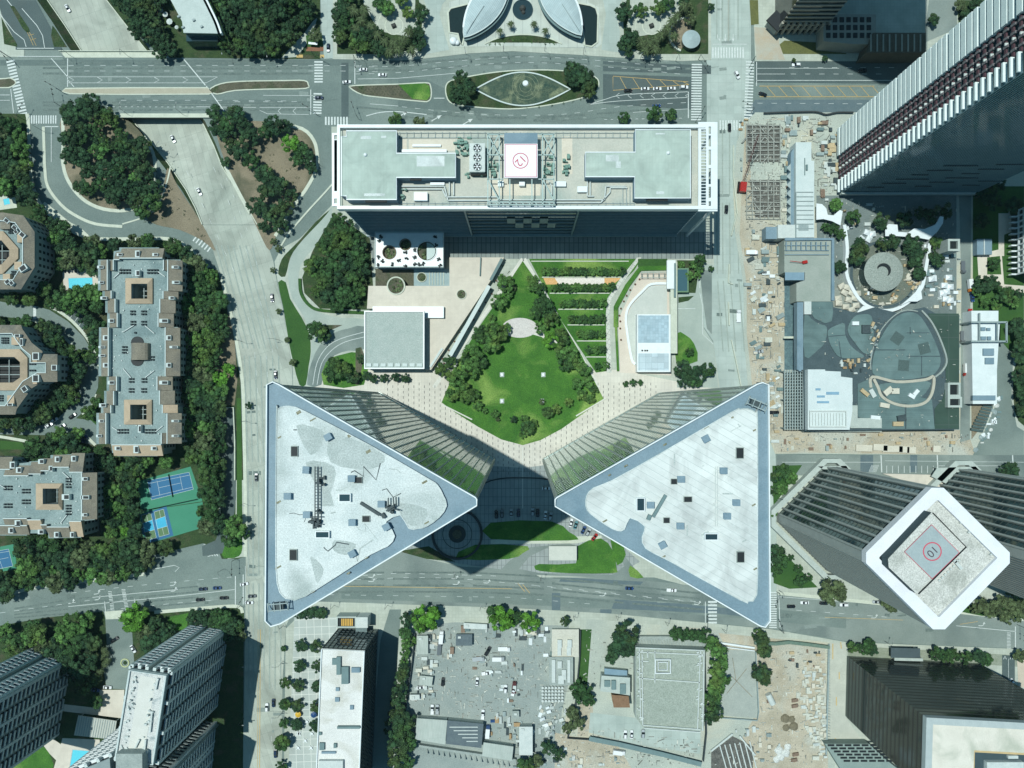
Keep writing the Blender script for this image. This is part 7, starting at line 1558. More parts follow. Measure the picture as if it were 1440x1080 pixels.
gx = root('glass_box', 'green framed dark glass roof between the pool terrace and east drive', 'skylight', P(960,394)); part('frame', pbox(MB(), 951.5,377,968.5,411, 0, 4), mat('frame_green', (.14,.24,.15), fine=.1), gx); part('glass', pbox(MB(), 953,379,966.5,409, 4, 4.1), glass('skylight_teal', (.05,.11,.13), .1, .9), gx)
k = MB()
for x in range(902, 938, 8): k.strip([P(x,385), P(x,391)], .25, .1, 2.2)
k.strip([P(899,384.5), P(938,384.5)], .3, 2.2, 2.5); k.strip([P(899,391.5), P(938,391.5)], .3, 2.2, 2.5); single('cabana_row', k, M_CONCD, 'row of cabana frames at the north end of the pool terrace', 'cabanas', P(918,388))
for x, y in ((899,393),(893,400),(886,408),(881,416),(877,424),(873,434),(871,444),(872,452),(872,462),(873,478)):
    k = MB(); c = P(x, y); k.cyl(c, .45, 0, .7, 8, .55); o = single('planter_pot', k, mat('pot_brown', (.12,.06,.04), fine=.1), None, 'pot', c, 'dark pots lining the pool terrace'); later(o, 'dark round pot', x, y)
for i in range(22):
    f = i / 21; x, y = 700 - 88*f, 395 + 128*f; k = MB(); c = P(x + (4 if i % 2 else -2), y); k.cyl(c, .4, 0, .6, 8, .5); o = single('planter_pot', k, MATS['pot_brown'], None, 'pot', c, 'dark pots along the diagonal walk'); later(o, 'dark little pot', x, y)
for x, y in ((706,527),(764,527),(706,564),(762,564)):
    sc = root('lawn_sculpture', None, 'sculpture', P(x, y), 'small white sculptures on the park lawn'); part('base', MB().obox(P(x,y), 2.4, 2.6, 0, .3), M_CONCW, sc); part('figure', MB().obox(P(x,y), 1.2, 1.6, .3, 1.2, .3), M_WH, sc); later(sc, 'small white slab sculpture', x, y)
for i in range(15):
    r = random.Random(i); x, y = 660 + r.uniform(0, 150), 500 + r.uniform(0, 90)
    if i > 8: continue
# lawn benches
# dark ramp mouth and front court
rm_ = root('circular_ramp', 'dark circular planter court under the left tower tip', 'ramp', P(643,751)); k = MB().ring(P(643,751), 13.2, 14.4, 0, 1.1, 40); part('outer_wall', k, MATS['dark_kerb'], rm_); part('disc', MB().cyl(P(643,751), 4.8, 0, .8, 24), MATS['dark_kerb'], rm_); part('inner_ring', MB().ring(P(643,751), 8, 8.3, .02, .2, 32), MATS['dark_kerb'], rm_); part('bed', MB().cyl(P(643,751), 2.6, .8, 1.1, 16), M_BED, rm_)
fp_ = root('forecourt_kiosk', 'small white roofed kiosk between the front lawns', 'kiosk', P(792,779)); part('roof', pbox(MB(), 772,768,811,788, 3.6, 4), mat('kiosk_roof', (.50,.53,.47), (.56,.58,.52), .3, .9, fine=.08), fp_); part('wall', pbox(MB(), 774,770,809,786, 0, 3.6), M_WH, fp_)
# ================================================================== leaf roofed pavilions and fountain pool
def leaf(label, A, B, hw, zz, side):
    A, B = P(*A, zz), P(*B, zz); ax = (B - A); L = ax.length; u = ax / L; nn = Vector((-u.y, u.x, 0)); t = root('leaf_pavilion', label, 'pavilion', Vector(((A.x+B.x)/2, (A.y+B.y)/2, 0))); N_ = 20; lf = []; rt = []
    for i in range(N_ + 1):
        f = i / N_; w = hw * math.sin(math.pi * f) ** .8 if 0 < f < 1 else 0; c = A + ax * f; lf.append(c + nn * w); rt.append(c - nn * w)
    k = MB(); rows = 6; vs = []
    for i in range(N_ + 1):
        for j in range(rows + 1): g = j / rows; p = lf[i].lerp(rt[i], g); vs.append((p.x, p.y, zz - 1.2 + 2.4 * math.sin(math.pi * g) * math.sin(math.pi * i / N_)))
    m = rows + 1; k.add(vs, [(i*m+j, (i+1)*m+j, (i+1)*m+j+1, i*m+j+1) for i in range(N_) for j in range(rows)])
    part('roof', k, gridmat('leaf_seams%d' % side, (.38,.48,.49), (.44,.54,.55), (.28,.37,.38), 1.0, 90, math.radians(-38 * side), .14, .2, cell=.03), t, smooth=False)
    out = [(p.x, p.y) for p in lf] + [(p.x, p.y) for p in rt[::-1][1:-1]]; out = ccw(out); part('wall', MB().prism(offset(out, .4), 0, zz - 1.4, top=False), M_DKGL, t); k = MB(); k.strip([Vector(v) for v in out], .5, zz - 1.6, zz - 1.0, closed=True); part('eaves', k, M_PAR, t)
    k = MB(); k.strip([v for v in (rt if side > 0 else lf)], 2.4, zz - 3.0, zz - 2.4); part('gallery', k, MATS['duct_grey'], t); k = MB(); k.strip([v for v in (lf if side > 0 else rt)[2:-3]], 1.0, zz - 2.2, zz - .9); part('white_blade', k, M_WH, t)
    k = MB(); k.beam(A + ax*.05 + Vector((0,0,.2)), A + ax*.45 + Vector((0,0,1.5)), .25); part('ridge', k, M_STEEL, t)
leaf('left leaf shaped metal roof pavilion beside the dark pond', (652,51), (716,-40), 8.6, 7, 1); leaf('right leaf shaped metal roof pavilion beside the dark pond', (818,48), (756,-42), 8.6, 7, -1)
fb = root('round_fountain', 'dark round fountain basin between the leaf roofs', 'fountain', P(735,14)); c = P(735,14); part('rim', MB().ring(c, 5.2, 5.7, 0, .7, 36), M_DKGL, fb); part('water', MB().cyl(c, 5.2, 0, .5, 36), glass('fountain_water', (.02,.04,.045), .08), fb); k = MB(); k.sphere((c.x, c.y + .5, .5), 1.8, 6, 1.1); k.sphere((c.x + .4, c.y - 1.6, .4), 1.2, 6, 1); part('sculpture', k, MATS['dark_stone2'], fb)
lf = root('lens_fountain', 'lens shaped mosaic fountain pool on the boulevard median with white centre dot', 'fountain', P(738,124)); up = [(668 + 134*i/24, 126 - 24*math.sin(math.pi*i/24)) for i in range(25)]; dn = [(802 - 134*i/24, 126 + 23*math.sin(math.pi*i/24)) for i in range(1, 24)]
part('pool', MB().prism(PL(up + dn), 0, .35), mat('mosaic_water', (.035,.07,.05), (.10,.13,.08), .35, .12, fine=.5, c3=(.19,.22,.13), spec=.6), lf); k = MB(); k.strip(PL(up + dn), .7, 0, .6, closed=True); part('rim', k, M_PAR, lf); part('jet_cap', MB().cyl(P(739,117.5), 1.7, .35, .9, 20, 1.3), M_WH, lf)
k = MB()
for rr in (3.4, 5.6, 7.6): k.ring(P(739,122), rr - .2, rr, .35, .42, 40)
part('mosaic_rings', k, mat('mosaic_pale', (.22,.26,.17), fine=.5), lf)
gd = root('grey_dome', 'grey shallow cone roofed rotunda beside the avenue junction', 'rotunda', P(972,55)); c = P(972,55,4); part('wall', MB().cyl(c, 4.8, 0, 4, 30), M_DKGL, gd); part('roof', MB().cyl(c, 5.1, 4, 5.6, 30, .1), mat('dome_grey', (.28,.36,.37), (.33,.42,.42), .3, .6, fine=.1), gd)
ws_ = root('white_sculpture', 'white rounded sculpture at the left pond corner', 'sculpture', P(640,60)); k = MB(); k.sphere((P(638,59).x, P(638,59).y, 1.2), 2.2, 8, .6); k.sphere((P(643,61).x, P(643,61).y, 1.0), 1.5, 8, .6); part('body', k, M_WH, ws_, smooth=True)
bs = root('bus_shelter', 'white topped bus shelter over red paving beside the bus corner', 'shelter', P(442,63)); part('roof', MB().obox(P(440,61,2.6), 5, 1.3, 2.5, 2.7, -.1), M_WH, bs)
for s in (-2.2, 2.2): c = P(440,61); part('post', MB().box(c.x + s - .08, c.y - .08, c.x + s + .08, c.y + .08, 0, 2.5), M_STEEL, bs)
# white curved-roof building top left
cr = root('curved_roof_building', 'pale flat roof building with curved glass side at the top left', 'building', P(272,20)); zz = 14
cv = smooth_px([(262,-60),(276,-20),(288,5),(300,30),(306,47)], 3); q = psh([(225,-60),(240,0),(256,30),(258,46)] + [(306,47)] + cv[::-1][1:], zz); part('wall', MB().prism(offset(q, .4), 0, zz - .5, top=False), M_DKGL, cr); part('roof', MB().prism(q, zz - .6, zz), mat('roof_pale_grey', (.42,.49,.46), (.50,.57,.54), .15, .9, fine=.12), cr); k = MB(); k.strip([P(*a, zz) for a in [(x + 5, y) for x, y in cv]], .9, zz - 2, zz + .3); part('curved_fin', k, M_WH, cr)
for x, y in ((273,29),(284,38),(258,39),(252,24)): part('roof_unit', MB().obox(P(x,y,zz), 1.4, 1.0, zz, zz + .9, .5), M_STEEL, cr)
k = MB(); pbox(k, 262,48,306,58, 0, 8); part('glass_front', k, M_DKGL, cr)
for x, y, w in ((209,2,5),(217,5,5),(226,14,6),(232,20,7),(238,30,8),(248,38,5)): o = single('patio_parasol', MB().cyl(P(x,y,2.6), w*.22, 2.4, 3.0, 8, .1).cyl(P(x,y,2.6), .06, 0, 2.4, 5), M_PAR, None, 'parasol', P(x,y), 'pale parasols beside the curved roof building'); later(o, 'pale patio parasol', x, y)
# ================================================================== shopping centre under construction
M_TEALR = gridmat('mall_roof_teal', (.11,.18,.18), (.145,.22,.215), (.07,.12,.125), 90, 1.1, 0, .10, .08, cell=.05, stain=.25)
M_MPATH = mat('roof_path_dark', (.055,.085,.095), (.075,.11,.12), .2, .9, fine=.25); M_MGRN = gridmat('mall_deck_green', (.035,.07,.055), (.045,.085,.065), (.07,.10,.09), 18, 12, 0, .25, .1, cell=.08)
mz = 9.0
ml = root('shopping_centre', 'teal roofed shopping centre with egg shaped roof fields and white rooftop room', 'shopping centre', P(1230,520))
def mp(pts): return psh(pts, mz)
part('deck', MB().prism(mp([(1130,425),(1171,425),(1172,432),(1205,440),(1230,432),(1262,440),(1300,432),(1320,443),(1349,443),(1349,604),(1132,606),(1130,520)]), 0, mz), M_MPATH, ml)
def roofpc(pts, m=M_TEALR, n='roof_field', h=.5, k=3):
    return part(n, MB().prism(mp(smooth_px(pts, k, True) if k > 1 else pts), mz - .1, mz + h), m, ml)
roofpc([(1131,442),(1140,448),(1150,455),(1162,460),(1160,480),(1150,492),(1131,502)]); roofpc([(1140,424),(1170,424),(1171,440),(1169,452),(1160,455),(1145,448),(1140,440)], k=1)
roofpc([(1164,465),(1175,458),(1187,455),(1188,470),(1195,485),(1205,494),(1214,500),(1210,503),(1182,503),(1170,490),(1165,478)]); roofpc([(1192,460),(1200,446),(1212,442),(1225,445),(1228,470),(1226,490),(1221,498),(1212,495),(1200,480),(1193,470)])
roofpc([(1226,520),(1228,500),(1238,475),(1255,450),(1272,440),(1290,442),(1305,462),(1318,490),(1322,510),(1314,525),(1300,530),(1270,534),(1240,532),(1229,527)])
roofpc([(1305,441),(1348,441),(1348,603),(1314,603),(1314,575),(1326,560),(1330,540),(1329,500),(1318,470),(1308,450)], M_MGRN, 'deck_field', .3, 1); roofpc([(1274,555),(1310,562),(1314,603),(1274,603)], M_TEALR, 'roof_field', .35, 1); roofpc([(1206,540),(1222,533),(1234,545),(1246,562),(1260,570),(1272,572),(1272,603),(1225,603),(1206,585)], M_TEALR, 'roof_field', .32, 1)
roofpc([(1238,540),(1303,536),(1304,548),(1290,562),(1270,568),(1250,562),(1240,550)])
for cx, cy, a in ((1261,476,-35),(1299,490,15),(1270,514,-5)): c = P(cx, cy, mz); part('roof_mat', MB().obox(c, 6, 6, mz + .5, mz + .55, math.radians(a)), mat('mat_dark_teal', (.08,.125,.12), fine=.3), ml)
k = MB()
for a, b in (((1228,492),(1273,492)),((1275,501),(1322,501)),((1280,460),(1280,470)),((1275,468),(1307,468)),((1296,501),(1296,528)),((1165,473),(1190,471)),((1180,480),(1183,503)),((1226,485),(1240,470))): k.beam(P(*a, mz + .6), P(*b, mz + .6), .4, .2)
part('expansion_joint', k, M_MPATH, ml)
k = MB(); k.strip([P(*q, mz) for q in smooth_px([(1224,545),(1226,530),(1260,537),(1300,534),(1312,530),(1310,552),(1300,566),(1280,571),(1258,568),(1240,558),(1234,545),(1228,533)], 4)], 1.5, mz, mz + .8); part('tan_parapet', k, mat('tan_wall', (.40,.39,.32), (.46,.45,.37), .3, .9, fine=.1), ml)
k = MB(); k.strip([P(*q, mz) for q in smooth_px([(1314,530),(1325,520),(1330,505),(1320,475),(1308,452),(1295,437)], 4)], .9, mz, mz + 1.0); k.strip([P(*q, mz) for q in smooth_px([(1224,520),(1224,505),(1232,475),(1250,450),(1270,437),(1290,438)], 4)], .5, mz, mz + .7); part('grey_parapet', k, M_CONCD, ml)
k = MB(); k.prism(mp([(1132,520),(1156,520),(1156,522),(1178,523),(1178,530),(1194,532),(1194,578),(1190,604),(1132,604)]), mz, mz + 4); p = part('rooftop_room', k, mat('roof_ice', (.52,.60,.60), (.60,.67,.67), .1, .9, fine=.08), ml, 'white rooftop room with louvred well'); k = MB(); k.strip([Vector(v) for v in psh([(1138,578),(1189,578),(1189,600),(1138,600)], mz + 4)], .7, mz + 4, mz + 5, closed=True)
for i in range(11): rail(k, (1143 + i*4.2,581),(1143 + i*4.2,598), .35, mz + 4, mz + 4.6)
part('louvre_well', k, M_PIPE, p); k = MB()
for x0, y0, x1, y1 in ((1162,551,1180,555),(1149,556,1160,559),(1149,564,1166,567),(1147,546,1154,549)): pbox(k, x0, y0, x1, y1, mz + 4, mz + 4.3)
part('blue_panels', k, mat('panel_blue', (.22,.38,.50), fine=.1), p)
k = MB(); pbox(k, 1121,425,1129.5,520, 6, 11); 
for y in range(430, 520, 12): pbox(k, 1123,y,1127,y + 8, 11, 11.1)
part('west_wing_roof', k, M_BLUE, ml)
k = MB()
for i in range(8): rail(k, (1103.5 + i*3.7,520),(1103.5 + i*3.7,604), .5, 7.5, 8)
for i in range(20): rail(k, (1103,522 + i*4.3),(1131,522 + i*4.3), .35, 6.9, 7.4)
for x in (1104, 1130):
    for y in (522, 562, 602): p_ = P(x, y, 7); k.box(p_.x-.3, p_.y-.3, p_.x+.3, p_.y+.3, 0, 7)
part('steel_frame', k, M_STEEL, ml)
k = MB(); pbox(k, 1130,598,1240,607, 0, 5); pbox(k, 1190,570,1206,600, 7, 11); pbox(k, 1196,588,1240,602, 7, 10.5); part('south_annex', k, M_CONCW, ml)
for q in (sq(1333,336,1350,353), sq(1333,538,1351,558), sq(1333,558,1353,573)):
    p = part('stair_house', MB().prism(psh(q, 12), 0, 12, [psh(offset(q, 3), 12)]), M_CONCW, ml); part('shaft', MB().prism(psh(offset(q, 3), 11), None, 10.5), M_BLK, p)
nb = root('roof_works_building', 'flat grey roofed building with open beam frame and red machine on top', 'building', P(1140,380)); zz = 10
part('wall', MB().prism(psh([(1103,337),(1171,337),(1171,424),(1120,424),(1120,398),(1132,394),(1132,383),(1103,383)], zz), 0, zz), mat('roof_cement', (.27,.32,.28), (.34,.38,.34), .12, .9, fine=.2), nb); k = MB(); k.strip([P(*q, zz) for q in [(1103,337),(1170,337),(1170,423)]], 1.6, zz, zz + 1.3)
for i in range(9): rail(k, (1106 + i*7,340),(1106 + i*7,352), .4, zz, zz + 1.2)
for y in (345,352,358): rail(k, (1104,y),(1166,y), .35, zz, zz + .9)
part('beam_frame', k, M_BLUE, nb); part('notch_deck', pbox(MB(), 1104,383,1131,394, zz, zz + .1), M_BLUEW, nb)
k = MB(); k.obox(P(1131,369,zz), 2.6, 1.6, zz, zz + 1.4, .2); k.beam(P(1128,369,zz+1.5), P(1111,367,zz+2.4), .3); part('red_machine', k, PAINT['red'], nb)
cn = root('canal_walkway', 'teal sheeted trench with bridge west of the shopping centre', 'trench', P(1112,455)); part('floor', MB().prism(PL([(1103,395),(1119,398),(1119,470),(1119,520),(1103,520)]), 0, .08), mat('trench_teal', (.07,.13,.15), (.12,.20,.21), .4, .6, fine=.4), cn); part('bridge', pbox(MB(), 1102,473,1121,476, 4, 4.5), M_KERB, cn); part('white_shed', pbox(MB(), 1131,424,1141,442, 9, 11), M_PIPE, cn)
# mosaic oval dome with crescent light
dm = root('mosaic_dome', 'round grey dome roof with a crescent shaped skylight', 'pavilion', P(1243,382)); c = P(1243,382,8); k = MB(); n = 40
rings = [(0,0),(.25,.4),(.5,.35),(.75,.15),(1,-.5)]; vs = [(c.x, c.y, 8.6)]
for f, dz in rings[1:]: vs += [(c.x + 10.8*f*math.cos(i*math.tau/n), c.y + 10.8*f*math.sin(i*math.tau/n), 8.2 + dz) for i in range(n)]
fs = [(0, 1 + i, 1 + (i+1) % n) for i in range(n)]
for r_ in range(3): fs += [(1 + r_*n + i, 1 + (r_+1)*n + i, 1 + (r_+1)*n + (i+1) % n, 1 + r_*n + (i+1) % n) for i in range(n)]
k.add(vs, fs); part('roof', k, mat('dome_mosaic', (.24,.29,.26), (.32,.36,.32), 1.5, .8, fine=.35), dm); part('wall', MB().cyl(c, 10.2, 0, 7.7, 36), M_DKGL, dm); k = MB(); m_ = 16; o1 = [(c.x - .6 + 4.0*math.cos(math.radians(150 - 190*i/m_)), c.y + .6 + 3.9*math.sin(math.radians(150 - 190*i/m_)), 8.95) for i in range(m_+1)]; o2 = [(c.x - 1.2 + 3.2*math.cos(math.radians(150 - 190*i/m_)), c.y - .4 + 3.2*math.sin(math.radians(150 - 190*i/m_)), 8.96) for i in range(m_+1)]
k.add(o1 + o2, [(i, m_+1+i, m_+2+i, i+1) for i in range(m_)]); part('crescent_skylight', k, M_BLK, dm)
sheet('mall_ring', [(1243 + 48*math.cos(t*math.tau/40), 386 + 48*math.sin(t*math.tau/40)) for t in range(40)], mat('mall_ring_brown', (.12,.155,.13), (.17,.18,.14), .2, .9, fine=.35), .05)
k = MB()
for l, w in (([(1184,318),(1188,350),(1187,385),(1196,408),(1208,425),(1222,434),(1243,438),(1262,433),(1280,420),(1292,405),(1296,388),(1300,365),(1303,345),(1306,335)], 1.8),): k.strip([P(*q) for q in smooth_px(l, 4)], w, .1, 3.2)
single('curved_white_wall', k, M_WH, 'white curving balustrade wrapping round the mosaic dome court', 'balustrade', P(1188,385))
k = MB(); k.ring(P(1243,386), 17.6, 19.2, .12, .16, 48); struct('paving_ring', k, MATS['roof_path_dark'])
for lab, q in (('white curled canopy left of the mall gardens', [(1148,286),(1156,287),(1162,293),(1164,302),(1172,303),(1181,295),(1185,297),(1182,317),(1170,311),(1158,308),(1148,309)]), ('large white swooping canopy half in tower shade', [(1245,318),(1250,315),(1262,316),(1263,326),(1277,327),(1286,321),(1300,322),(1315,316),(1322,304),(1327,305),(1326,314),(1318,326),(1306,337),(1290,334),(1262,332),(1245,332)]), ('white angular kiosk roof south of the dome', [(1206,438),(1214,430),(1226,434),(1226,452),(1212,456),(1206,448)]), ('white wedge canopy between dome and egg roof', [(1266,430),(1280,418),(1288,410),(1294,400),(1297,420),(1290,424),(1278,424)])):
    w = root('swoop_canopy', lab, 'canopy', P(*q[0])); part('canopy_roof', MB().prism(psh(q, 4.5), 4.1, 4.5, bottom=True), M_WH, w); part('post', MB().obox(P((q[0][0]+q[3][0])/2, (q[0][1]+q[3][1])/2, 4), .4, .4, 0, 4.1), M_STEEL, w)
# long grey shed and its white block
sh = root('long_shed', 'long pale grey roofed hall beside the steel pit frames', 'hall', P(1130,265)); zz = 9
part('wall', MB().prism(psh([(1119,200),(1141,200),(1141,226),(1145,226),(1145,334),(1119,334)], zz), 0, zz), mat('shed_roof', (.48,.56,.55), (.55,.62,.61), .2, .8, fine=.08), sh); k = MB()
for i in range(9): rail(k, (1120,270 + i*6.4),(1144,270 + i*6.4), .35, zz, zz + .5)
rail(k, (1119.5,270),(1119.5,334), .5, zz, zz + .8); pbox(k, 1123,315,1137,324, zz, zz + .3); part('roof_ribs', k, M_STEEL, sh); k = MB(); rail(k, (1132,222),(1132,246), .3, zz, zz + .6); k.obox(P(1134,236,zz), .9, 3, zz, zz + 1); part('roof_hatch', k, MATS['duct_grey'], sh)
part('side_strip', MB().prism(psh([(1112,215),(1118,205),(1118,316),(1112,316)], 6), 0, 6), M_BLUE, sh); k = MB()
for i in range(7): a = P(1106,236 + i*12,5); b = P(1112,230 + i*12,6); c_ = P(1112,242 + i*12,6); k.add([(a.x,a.y,5),(b.x,b.y,6),(c_.x,c_.y,6)], [(0,2,1)])
part('canopy_teeth', k, M_STEEL, sh)
wb = root('white_block', 'white flat block at the south end of the long grey hall', 'building', P(1100,328)); part('wall', MB().prism(psh(sq(1094,316,1119,335), 9), 0, 9), M_PIPE, wb); part('annex', MB().prism(psh(sq(1077,319,1094,336), 7), 0, 7), M_BLUE, wb)
# steel pit frames
sf = root('steel_pit_frame', 'crossed steel bracing frames over the excavation beside the wide avenue', 'steel frame', P(1075,230)); k = MB(); r = random.Random(11)
for y in list(range(176, 230, 6)) + [255, 262, 268, 275] + list(range(284, 310, 6)): k.beam(P(1048 + r.uniform(0,4), y, .6), P(1098 + r.uniform(-4,3), y + r.uniform(-1,1), .6), r.uniform(.4,.8))
for x in (1050, 1058, 1069, 1080, 1088, 1097): k.beam(P(x, 174, 1.2), P(x, 228, 1.2), .5); k.beam(P(x, 252, 1.2), P(x, 308, 1.2), .45)
for i in range(16): x, y = r.uniform(1050, 1088), r.choice((176,190,204,218,256,270,286)); k.beam(P(x, y, .9), P(x + r.choice((-9,9)), y + 11, .9), .5)
part('beams', k, mat('steel_weathered', (.25,.27,.24), (.34,.36,.32), .8, .7, fine=.3), sf); part('pit_floor', MB().prism(PL([(1050,176),(1097,176),(1097,228),(1050,228)]), 0, .1), mat('pit_dark', (.07,.075,.07), (.16,.16,.14), .4, .9, fine=.5), sf); part('pit_floor', MB().prism(PL([(1054,253),(1096,253),(1096,306),(1062,306)]), 0, .1), MATS['pit_dark'], sf)
cr_ = root('crawler_crane', 'red crawler crane with long lattice boom over the pit frames', 'crane', P(1043,264)); part('cab', MB().obox(P(1043,265), 5.4, 3.4, .9, 3.6, math.radians(84)), PAINT['red'], cr_)
for s in (-1, 1): part('track', MB().obox(P(1043 + s*5,264), 6.5, 1.0, 0, 1.0, math.radians(84)), M_TYRE, cr_)
k = MB(); A, B = P(1045,255,3), P(1066,190,16)
for o_ in (Vector((.5,.2,0)), Vector((-.5,-.2,0)), Vector((0,0,1))): k.beam(A + o_, B + o_, .16)
for i in range(16): f = i / 16; g = (i + 1) / 16; k.beam(A.lerp(B, f) + Vector((.5,.2,0)), A.lerp(B, g) + Vector((-.5,-.2,0)), .12); k.beam(A.lerp(B, f) + Vector((0,0,1)), A.lerp(B, g) + Vector((.5,.2,0)), .12)
part('boom', k, PAINT['maroon'], cr_)
k = MB(); k.tube([P(*q, 1.2) for q in smooth_px([(1074,159),(1100,158),(1140,157),(1152,158),(1162,161),(1178,158),(1200,158)], 3)], .5, 6); single('site_hoarding', k, MATS['dark_kerb'], 'dark hoarding line along the north edge of the eastern works', 'hoarding', P(1120,158))
k = MB(); k.strip([P(*q) for q in [(1031,205),(1031,250),(1036,300),(1028,332)]], .5, .0, 1.1); k.strip([P(*q) for q in [(1025,372),(1024,398),(1030,400)]], .5, 0, 1.1); k.strip([P(*q) for q in [(1024,425),(1025,458)]], .5, 0, 1.1); k.strip([P(*q) for q in [(1028,478),(1036,515),(1042,545)]], .5, 0, 1.1); single('barrier_line', k, M_KERB, 'broken concrete barrier line along the wide avenue works', 'barrier', P(1031,270))
# white framed pavilion on the far right
wf = root('framed_pavilion', 'white roofed pavilion wrapped in open grey frames at the service lane', 'pavilion', P(1390,490)); part('wall', MB().prism(psh([(1366,437),(1404,437),(1404,452),(1406,455),(1402,520),(1402,568),(1368,568)], 8), 0, 8), mat('pav_roof', (.58,.66,.66), (.66,.73,.73), .2, .8, fine=.06), wf); k = MB()
for y in (453,480): rail(k, (1366,y),(1416,y), .9, 10, 10.8)
rail(k, (1416,453),(1416,481), .9, 10, 10.8); rail(k, (1403,453),(1403,481), .5, 10, 10.7); rail(k, (1378,440),(1378,480), .6, 9, 10)
for x, y in ((1366,453),(1416,453),(1416,481),(1366,480)): p_ = P(x, y, 10); k.box(p_.x-.4, p_.y-.4, p_.x+.4, p_.y+.4, 0, 10)
part('open_frame', k, M_STEEL, wf); k = MB()
for x0, y0, x1, y1 in ((1380,460,1386,465),(1388,461,1393,465),(1380,473,1387,478),(1389,473,1394,478),(1383,490,1398,500),(1386,503,1398,512),(1368,556,1400,563)): pbox(k, x0, y0, x1, y1, 8, 9)
part('roof_unit', k, M_BLUE, wf)
gh = root('grey_shed', 'small blue grey shed roof beside the garden court', 'shed', P(1384,347)); part('wall', MB().prism(psh(sq(1374,336,1395,358), 4), 0, 4), M_BLUE, gh); part('ridge', MB().beam(P(1384,336,4.3), P(1384,358,4.3), .5), M_PIPE, gh)
fb_ = root('finned_block', 'white finned office block cut by the right edge above the garden court', 'office building', P(1440,345)); c0, c1 = P(1422,300), P(1422,388); part('wall', MB().box(c0.x, c1.y, c0.x + 40, c0.y, 0, 34), M_DKGL, fb_); k = MB()
for i in range(12): y = c1.y + (c0.y - c1.y) * i / 11; k.box(c0.x - 3.6, y - .35, c0.x - .02, y + .35, 3, 5.5); k.box(c0.x - .9, y - .4, c0.x - .02, y + .4, 5.6, 34)
for z in range(6, 34, 4): k.box(c0.x - .6, c1.y, c0.x - .03, c0.y, z, z + .8)
part('white_fins', k, M_WH, fb_)
# curved steps (shade slats) south east
k = MB()
for i in range(13): a, b = (1390 - i*2.2, 553 + i*4.2), (1402 - i*1.8, 556 + i*4.2); k.strip([P(*a), P(*b)], 1.4, .1, .35 + .1*i)
single('curved_steps', k, MATS['mat_dark_teal'], 'curved dark terraced steps south of the framed pavilion', 'steps', P(1390,580))
# ================================================================== equipment yard and substation
def building(name, label, cat, poly, z, m, m2=None, extra=(), em=None, hole=None):
    t = root(name, label, cat, P(sum(a for a, b in poly)/len(poly), sum(b for a, b in poly)/len(poly))); q = psh(poly, z)
    part('wall', MB().prism(offset(q, .25), 0, z - .3, top=False), m2 or M_CONCW, t); part('roof', MB().prism(q, z - .35, z), m, t); k = MB()
    for e in extra: pbox(k, e[0], e[1], e[2], e[3], z, z + e[4])
    if extra: part('roof_units', k, em or M_PIPE, t)
    return t
M_RIBR = gridmat('ribbed_roof_beige', (.38,.44,.40), (.44,.49,.45), (.30,.36,.33), .9, 60, math.radians(-6), .1, .2, cell=.03)
building('workshop', 'ribbed beige roofed workshop at the yard bottom', 'workshop', [(586,1010),(629,1013),(626,1047),(584,1040)], 5, M_RIBR); building('workshop', 'dark streaked roof workshop right of the beige workshop', 'workshop', [(629,1013),(680,1018),(677,1052),(627,1046)], 5, mat('roof_dark_slate', (.09,.12,.14), (.12,.16,.17), .3, .8, fine=.2), extra=[(632 + 6*i,1022 + 5*i,672,1023.2 + 5*i,.3) for i in range(5)])
building('workshop', 'grey ribbed shed at the right end of the workshop row', 'workshop', [(680,1044),(722,1050),(720,1070),(678,1063)], 4.6, M_RIBR)
k = MB()
for i in range(16): c = P(600 + i*7.6, 1052 + i*1.2); k.beam(Vector((c.x, c.y, 0)), Vector((c.x + .5, c.y - 2.6, 2.2)), .9, .25)
k.strip([P(590,1046), P(725,1066)], 1.2, 0, 2.6); single('buttressed_wall', k, M_CONCD, 'buttressed grey wall casting tooth shaped shadows below the workshops', 'wall', P(650,1055))
cab = [('white site cabin with stepped roof at the yard top left',sq(586,894,602,920),3,M_RIBR),('pale site cabin below the lumber heaps',[(591,950),(609,952),(607,965),(589,963)],3,M_RIBR),('row of dark tanks under one cover',sq(641,892,664,908),3,MATS['roof_dark_slate']),('white long trailer along the yard top',[(652,876),(685,878),(685,885),(652,884)],3,M_PIPE),('small white office cabin near the yard wall',sq(576,977,590,984),3,M_PIPE),('tall white cabin stack at the lower yard gate',sq(730,1022,749,1062),5,M_PIPE),('grey cabin by the lower yard gate',sq(720,1000,730,1010),3,M_CONCD)]
for l, q, z, m in cab: building('site_cabin', l, 'cabin', q, z, m, extra=[(q[0][0]+3, q[0][1]+3, q[0][0]+7, q[0][1]+6, .6)])
eb = building('plant_room', 'pale walled rooftop plant enclosure at the yard right edge', 'plant room', sq(772,924,806,964), 4, M_CONCD, extra=[(776,928,781,960,1),(784,930,790,940,1.4),(790,942,796,956,1),(798,928,802,960,.6),(785,950,793,962,1.2)])
building('plant_room', 'cream court with two white units above the plant enclosure', 'plant room', sq(776,885,814,924), 3, mat('cream_deck', (.50,.50,.42), (.56,.56,.48), .2, .9, fine=.15), extra=[(784,900,790,911,1.4),(798,900,804,911,1.4),(784,908,789,922,1),(797,910,803,922,1)])
for j in range(5):
    for i in range(7): c = P(763 + i*4.6, 966 + j*4.6); o = single('tank', MB().cyl(c, .85, 0, 1.5, 10, .7), M_PIPE, None, 'tank', c, 'rows of pale round tanks in the yard'); later(o, 'pale round tank', 763 + i*4.6, 966 + j*4.6)
